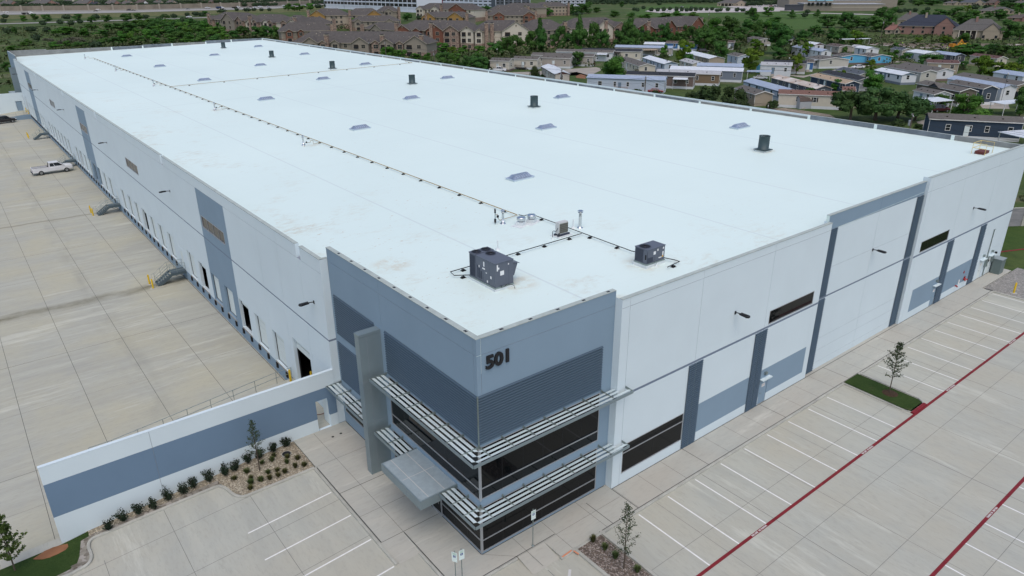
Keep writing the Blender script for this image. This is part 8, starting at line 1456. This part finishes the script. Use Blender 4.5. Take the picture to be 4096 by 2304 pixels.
# ------------------------------------------------------------------ sheds, carports, poles, wires
def shed(x, y, rz, W, D, h, rise, wall, roof, label, gambrel=False, loc_z=-.06):
    t = thing('shed', label, 'shed', (x, y, loc_z), rz, 'garden sheds'); b = MB(); hw = W/2
    pr = [(-hw,0),(hw,0),(hw,h),(hw*.72,h+rise*.65),(0,h+rise),(-hw*.72,h+rise*.65),(-hw,h)] if gambrel else [(-hw,0),(hw,0),(hw,h),(0,h+rise),(-hw,h)]
    b.extr([(u,0,z) for u, z in pr], (0,D,0)); b.build('wall', WC[wall], t); b = MB(); up = [p for p in pr if p[1] >= h]; up = up
    for p, q in zip(up, up[1:]): b.extr([(p[0]*1.04,-.12,p[1]),(q[0]*1.04,-.12,q[1]),(q[0]*1.04,-.12,q[1]+.08),(p[0]*1.04,-.12,p[1]+.08)], (0,D+.24,0))
    b.build('roof', RC[roof], t); b = MB(); b.box((-hw*.5,-.05,.05),(-.02,0,h*.95)); b.box((.02,-.05,.05),(hw*.5,0,h*.95))
    for u in (-hw,hw-.1): b.box((u,-.06,0),(u+.1,0,h), 0)
    b.build('double_door', TRIM, t)
SD = [(R(60),2.6,3.4,1.9,1.3,'greyl','rbrown','grey gambrel-roofed garden shed with white double doors',True),(R(0),3.6,3,2.3,.7,'cream','lgrey','beige garden shed beyond the sky-blue house',False),(R(-10),5,6,3.2,1.4,'bluegrey','rslate','blue-grey gabled shed with a dark door among trees',False),(R(-57),5.5,3,2.6,.5,'skyblue','pmetal','small sky-blue building behind the carport',False)]
for (x, y, z), q in zip(SHEDS[:4], SD): shed(x, y, *q)
def carport(x, y, rz, W, D, h, m, label, tilt=.25):
    t = thing('carport', label, 'carport', (x, y, -.06), rz, 'carports'); b = MB(); b.extr([(-W/2,-D/2,h),(W/2,-D/2,h+tilt),(W/2,D/2,h+tilt),(-W/2,D/2,h)], (0,0,.1)); b.build('roof', m, t); p0 = None
    for sx in (-.46,.46):
        for sy in (-.46,.46):
            q = MB(); q.box((-.06,-.06,0),(.06,.06,h+tilt*.9*(sx+.5))); o = q.build('post', TRIM, t); o.location = (sx*W, sy*D, 0)
carport(241.5, 203, R(-57), 7, 6, 2.6, RC['tanroof'], 'tan flat-roofed carport below the sky-blue metal roof'); carport(180.5, 52.6, R(-30), 5.5, 6, 2.9, RC['wmetal'], 'white carport roof over the maroon off-roader'); carport(191.5, 39.2, R(-25), 9, 4.5, 2.8, RC['wmetal'], 'long white carport roof behind the navy mobile home'); carport(149.3, 21.4, R(-28), 8.5, 7, 2.7, RC['wmetal'], 'large white metal carport roof just beyond the corner parapet'); carport(205.5, 121, R(-57), 8, 5, 2.5, RC['pmetal'], 'pale blue metal carport over a white car'); carport(157, 18.5, R(-28), 6, 5, 3.2, RC['pmetal'], 'blue-grey metal carport roof at the right picture edge'); carport(165.8, 71.0, R(-57), 3.4, 2.6, 2.4, RC['wmetal'], 'small white awning on posts before the cream home with rust roof'); carport(385.5, 231, R(-30), 16, 4, 3, RC['wmetal'], 'long white roof in front of the wood, left of the tilted pole'); carport(372, 178, R(-30), 22, 4, 2.6, RC['wmetal'], 'long white roof beside the tilted utility pole')
WOODP = mat('pole_wood', (.13,.11,.09), .9, noise_amt=.3, nscale=3)
tops = []
def pole(x, y, h, label, arm=0, lean=0, tr=True):
    t = thing('utility_pole', label, 'utility pole', (x, y, zg(x,y)), 0, 'utility poles'); b = MB(); b.tube([(0,0,-.5),(lean,0,h)], [.17,.11], 8); b.build('pole', WOODP, t); b = MB(); a = R(arm); d = Vector((math.cos(a), math.sin(a), 0)); c = Vector((lean*.95,0,h-.5)); b.tube([c-d*1.2, c+d*1.2], .06, 5); b.build('crossarm', WOODP, t); b = MB()
    for s in (-1.1,-.4,1.1): p = c+d*s; b.lathe((p.x,p.y,p.z+.05), [(.05,0),(.07,.1),(.03,.2)], 6)
    b.build('insulator', mat('porcelain', (.55,.56,.56), .3), t)
    if tr: b = MB(); b.lathe((lean*.8+.1,.3,h-2.2), [(.22,0),(.24,.1),(.24,.85),(.2,.95)], 10); b.build('transformer_can', mat('transformer_grey', (.34,.36,.37), .5), t)
    tops.append(Vector((x+lean, y, zg(x,y)+h-.3))); return t
PL = ['utility pole among the trees behind the parapet, left of the mobile homes','utility pole with crossarm before the taupe apartment block, left of two','utility pole before the taupe apartment block, right of two','utility pole in front of the beige home with maroon trim','leaning utility pole in front of the pale blue-white mobile home','utility pole by the leafy bush at the gravel yard','utility pole in front of the curving park road, right']
for (x, y, z), l, a in zip(POLES, PL, (35,20,20,30,30,30,30)): pole(x, y, 9.3, l, a, .0)
(x, y, z) = POLE_FAR[0]; pole(x, y, 12, 'tilted tall utility pole with transformer beyond the mobile homes', 100, 1.2)
x, y = 410, 300; pole(x, y, 11, 'utility pole with crossarm in the trees left of the green field', 100)
def wires(label, pts, offs):
    t = thing('power_line', label, 'power line', pts[0], 0, 'power lines'); o = pts[0]; b = MB()
    for dx, dz in offs:
        for p, q in zip(pts, pts[1:]):
            n = 8; L_ = [(p+(q-p)*i/n)+Vector((dx,0,dz-1.2*4*(i/n)*(1-i/n)))-o for i in range(n+1)]; b.tube(L_, .018, 4, 0, False)
    b.build('wire', BLACK, t)
wires('sagging black wires behind the right-hand parapet between the wooden poles', [Vector((138,268,9)), tops[0], tops[3], tops[4], tops[5], tops[6], Vector((120,-20,9))], ((-.9,0),(.9,0),(0,-1.2)))
wires('thin wires from the tilted pole across the trees', [tops[8], tops[7], Vector((430,60,11))], ((-.6,0),(.6,0)))
for (x, y, z), l, h in zip(LAMPS, ('slim lamp post in front of the white pickup','slim lamp post in front of the white metal home','slim leaning lamp post beside the white home at the right'), (8,6,7.5)):
    t = thing('lamp_post', l, 'lamp post', (x, y, -.06), 0, 'lamp posts among the mobile homes'); b = MB(); b.tube([(0,0,0),(.1,0,h)], .05, 6); b.build('post', BLACKM, t); b = MB(); b.lathe((.1,0,h), [(.1,0),(.2,.12),(.2,.3),(.1,.4)], 8); b.build('lantern', mat('lantern_glass', (.5,.5,.48), .4), t)
# site workers and digger
def worker_mesh():
    me = bpy.data.meshes.new('person'); V = [(0,0,.95),(0,0,1.2),(0,0,1.42),(0,.01,1.52),(0,.02,1.64),(0,.02,1.74),(.1,0,.9),(.11,.03,.5),(.12,0,.08),(.13,.1,.04),(-.1,0,.9),(-.11,-.04,.5),(-.12,-.06,.08),(-.13,.04,.04),(.2,0,1.38),(.27,.04,1.12),(.24,.2,.98),(-.2,0,1.38),(-.27,.02,1.1),(-.25,.14,.9)]
    E_ = [(0,1),(1,2),(2,3),(3,4),(4,5),(0,6),(6,7),(7,8),(8,9),(0,10),(10,11),(11,12),(12,13),(2,14),(14,15),(15,16),(2,17),(17,18),(18,19)]; me.from_pydata(V, E_, []); o = bpy.data.objects.new('p', me); COL.objects.link(o); md = o.modifiers.new('s', 'SKIN'); rad = [.14,.15,.15,.06,.1,.09,.1,.075,.055,.05,.1,.075,.055,.05,.075,.05,.04,.075,.05,.04]
    for v, r in zip(me.skin_vertices[0].data, rad): v.radius = (r, r)
    me.skin_vertices[0].data[0].use_root = True; bpy.context.view_layer.update(); m2 = bpy.data.meshes.new_from_object(o.evaluated_get(bpy.context.evaluated_depsgraph_get())); bpy.data.objects.remove(o)
    for mm in (mat('dark_jeans', (.03,.035,.05), .9), mat('hi_vis_lime', (.35,.55,.08), .7), mat('skin', (.30,.18,.12), .6)): m2.materials.append(mm)
    for p in m2.polygons: z = p.center.z; p.material_index = 0 if z < .92 else 1 if z < 1.46 and abs(p.center.x) < .24 else 2
    return m2
wm = worker_mesh(); HAT = mat('white_hard_hat', (.62,.62,.6), .5)
for i, ((x, y, z), l) in enumerate(zip(WORK, ('worker in lime vest and white hard hat, leftmost of the group on the trail','worker in lime vest walking alone farther back on the trail','worker in lime vest standing nearest the orange digger','second worker in lime vest right beside the digger','worker in lime vest far left on the trail by a tree'))):
    t = thing('person', l, 'person', (x, y, zg(x,y)+.06), i*1.3, 'road workers'); o = bpy.data.objects.new('body', wm); COL.objects.link(o); o.parent = t; b = MB(); b.lathe((0,.02,1.72), [(.17,0),(.13,.02),(.12,.08),(.06,.13)], 10); b.build('hard_hat', HAT, t)
(x, y, z) = EXC[0]; t = thing('excavator', 'orange-yellow excavator working on the bare soil trail', 'excavator', (x+4, y+1, zg(x,y)+.05), R(-25)); ORG = mat('excavator_orange', (.50,.20,.02), .5)
for s in (-1, 1): b = MB(); b.tube([(-1.6,s*1.1-.25,.45),(-1.6,s*1.1+.25,.45)], .45, 10); b.box((-1.6,s*1.1-.25,.02),(1.6,s*1.1+.25,.88)); b.tube([(1.6,s*1.1-.25,.45),(1.6,s*1.1+.25,.45)], .45, 10); b.build('track', BLACK, t)
b = MB(); b.box((-2.4,-1.25,1.0),(1.2,1.25,1.9)); b.box((-2.4,-1.2,1.9),(-.8,1.2,2.5)); b.build('body', ORG, t); b = MB(); b.box((-.6,.2,1.9),(1.0,1.2,3.2)); b.build('cab', GLS, t); b = MB(); b.extr([(1,-.6,1.6),(3.2,-.6,4.4),(3.5,-.6,4.2),(1.4,-.6,1.4)], (0,.5,0)); b.build('boom', ORG, t); b = MB(); b.extr([(3.0,-.5,4.5),(5.0,-.5,2.2),(4.8,-.5,1.9),(2.9,-.5,4.1)], (0,.35,0)); b.build('arm', ORG, t); b = MB(); b.extr([(4.6,-.8,2.1),(5.2,-.8,2.2),(5.3,-.8,1.2),(4.6,-.8,1.1)], (0,.9,0)); b.build('bucket', BLACKM, t)
(x, y, z) = EXC[1]; t = thing('loader', 'yellow loader half hidden behind the bright bushes', 'loader', (x, y, zg(x,y)+.05), R(-25)); b = MB(); b.box((-3,-1.1,1),(2,1.1,2.0)); b.box((2.0,-1.3,.3),(3.2,1.3,1.4)); b.build('body', mat('loader_yellow', (.55,.36,.03), .5), t); b = MB(); b.box((-1,-.9,2.0),(.6,.9,3.2)); b.build('cab', GLS, t)
for xx in (-2, 1.2):
    for s in (-1, 1): b = MB(); b.tube([(xx,s*1.0-.25,.75),(xx,s*1.0+.25,.75)], .75, 12); b.build('wheel', TYRE, t)
# ------------------------------------------------------------------ trees beyond the warehouse
LM = [(o.location.x, o.location.y, o['label']) for o, _ in THINGS if o.get('category') in ('mobile home','apartment block','house','office building')]
LM += [(x, 228., 'far warehouse parapet') for x in (10, 40, 65)]+[(20., 245., 'far warehouse corner')]+[(p.x, p.y, 'motorway') for p in bot]+[(640, 450, 'far car park'), (600, 350, 'green playing field'), (560, 300, 'green playing field')]
def short(s):
    for c in (' with ',' behind ',' beyond ',' below ',' in front',' beside ',' just ',' near ',' left ',' at ',' above ',' mostly ',' by ',', ',' in the ',' in ',' under ',' and '):
        k = s.find(c)
        if k > 8: s = s[:k]
    return s
KW = {'r':'dark green tree','m':'mid green tree','b':'dark spreading live oak','c':'conical dark green tree','y':'bright lime green tree','s':'green bush','g':'leafless grey scrub bush','d':'clipped rounded bush'}
def vis(t): return t[2]*t[3]/((t[0]-CAM.x)**2+(t[1]-CAM.y)**2)
TS = sorted(TREES, key=vis, reverse=True)
for x, y, h, w_, k in TS[:300]:
    dc = math.hypot(x-CAM.x, y-CAM.y); m = min(LM, key=lambda q: (q[0]-x)**2+(q[1]-y)**2); dm = math.hypot(m[0]-CAM.x, m[1]-CAM.y)
    rel = 'beside' if abs(dm-dc) < 7 else ('in front of' if dc < dm else 'behind'); sz = 'big ' if vis((x,y,h,w_)) > .006 else 'small ' if vis((x,y,h,w_)) < .0008 else ''
    tree_obj(x, y, zg(x,y)-.05, h, w_, k, sz+KW[k]+' '+rel+' the '+short(m[2]), 'tree', group='trees and bushes beyond the warehouse')
b = MB(); r = random.Random(5); sub = [(x, y, h, w_) for x, y, h, w_, k in TS[300:]]+FARWOOD
for x, y, h, w_ in sub:
    z = zg(x, y); h = max(4, min(h, 16)); w_ = max(5, min(w_, 18)); n = 70
    for _ in range(n):
        d = rdir(r); d.z = abs(d.z) if d.z < -.3 else d.z; k = r.uniform(.75, 1.1); leafquad(b, Vector((x+d.x*w_*.5*k, y+d.y*w_*.5*k, z+h*.52+d.z*h*.46*k)), d+.6*rdir(r), w_*.11*r.uniform(.7, 1.3), 0, r)
    k = 7; R3 = [[b.pt((x+w_*.42*math.sin(math.pi*i/4)*math.cos(6.283*j/k+i), y+w_*.42*math.sin(math.pi*i/4)*math.sin(6.283*j/k+i), z+h*.5-h*.42*math.cos(math.pi*i/4)*-1)) for j in range(k)] for i in range(1, 4)]
    for A, C in zip(R3, R3[1:]):
        for j in range(k): b.f.append([A[j], C[j], C[(j+1) % k], A[(j+1) % k]]); b.m.append(0)
    b.f.append(R3[0]); b.m.append(0)
struct(b.build('distant_woods', leafmat('distant_leaves', (.026,.048,.024), (.038,.064,.028), .0, .05)), 'stuff')
# ground cover tufts that read as rough scrub behind the far wall and along the trail
b = MB(); r = random.Random(9)
for _ in range(5200):
    if r.random() < .55: x, y = r.uniform(-40, 150), r.uniform(232, 620)
    elif r.random() < .5: x, y = r.uniform(330, 480), r.uniform(90, 240)
    else: x, y = r.uniform(78, 110), r.uniform(5, 220)
    if x < 20 and 300 < y < 360 or 78 < x < 106 and y < 14: continue
    s = r.uniform(.5, 1.7); z = zg(x, y)
    for _ in range(5): d = rdir(r); leafquad(b, Vector((x+d.x*s, y+d.y*s, z+abs(d.z)*s*.7)), d+Vector((0,0,.6)), s*.6, 0, r)
for x, y, h, w_, k in TS:
    dc = math.hypot(x-CAM.x, y-CAM.y)
    if k not in 'rm' or dc < 260 or dc > 560 or x > 420: continue
    for _ in range(2):
        X, Y = x+r.uniform(-.7, .7)*w_, y+r.uniform(-.7, .7)*w_; z = zg(X, Y); hh, ww = h*r.uniform(.3, .55), w_*.45
        for _ in range(60): d = rdir(r); leafquad(b, Vector((X+d.x*ww, Y+d.y*ww, z+hh*.5+d.z*hh*.5)), d+.5*rdir(r), ww*.17*r.uniform(.6, 1.3), 0, r)
struct(b.build('rough_scrub', leafmat('scrub_leaves', (.048,.080,.028), (.085,.095,.045), 0, .05)), 'stuff')
# ------------------------------------------------------------------ give look-alikes an order from left to right
def wl_(o): return px(o.matrix_world.translation if o.parent else o.location)
by = {}
for o, _ in THINGS: by.setdefault(o['label'], []).append(o)
for lab, L_ in by.items():
    if len(L_) < 2 or 'grass tuft' in lab: continue
    L_.sort(key=wl_); n = len(L_)
    for i, o in enumerate(L_):
        pre = ('left one of two: ' if i == 0 else 'right one of two: ') if n == 2 else ('leftmost of several: ' if i == 0 else 'rightmost of several: ' if i == n-1 else (ORD[i] if i < 20 else str(i+1)+'th')+' from left: ')
        o['label'] = ' '.join((pre+lab).split()[:16])
for o, _ in THINGS: o['label'] = ' '.join(o['label'].split()[:16])
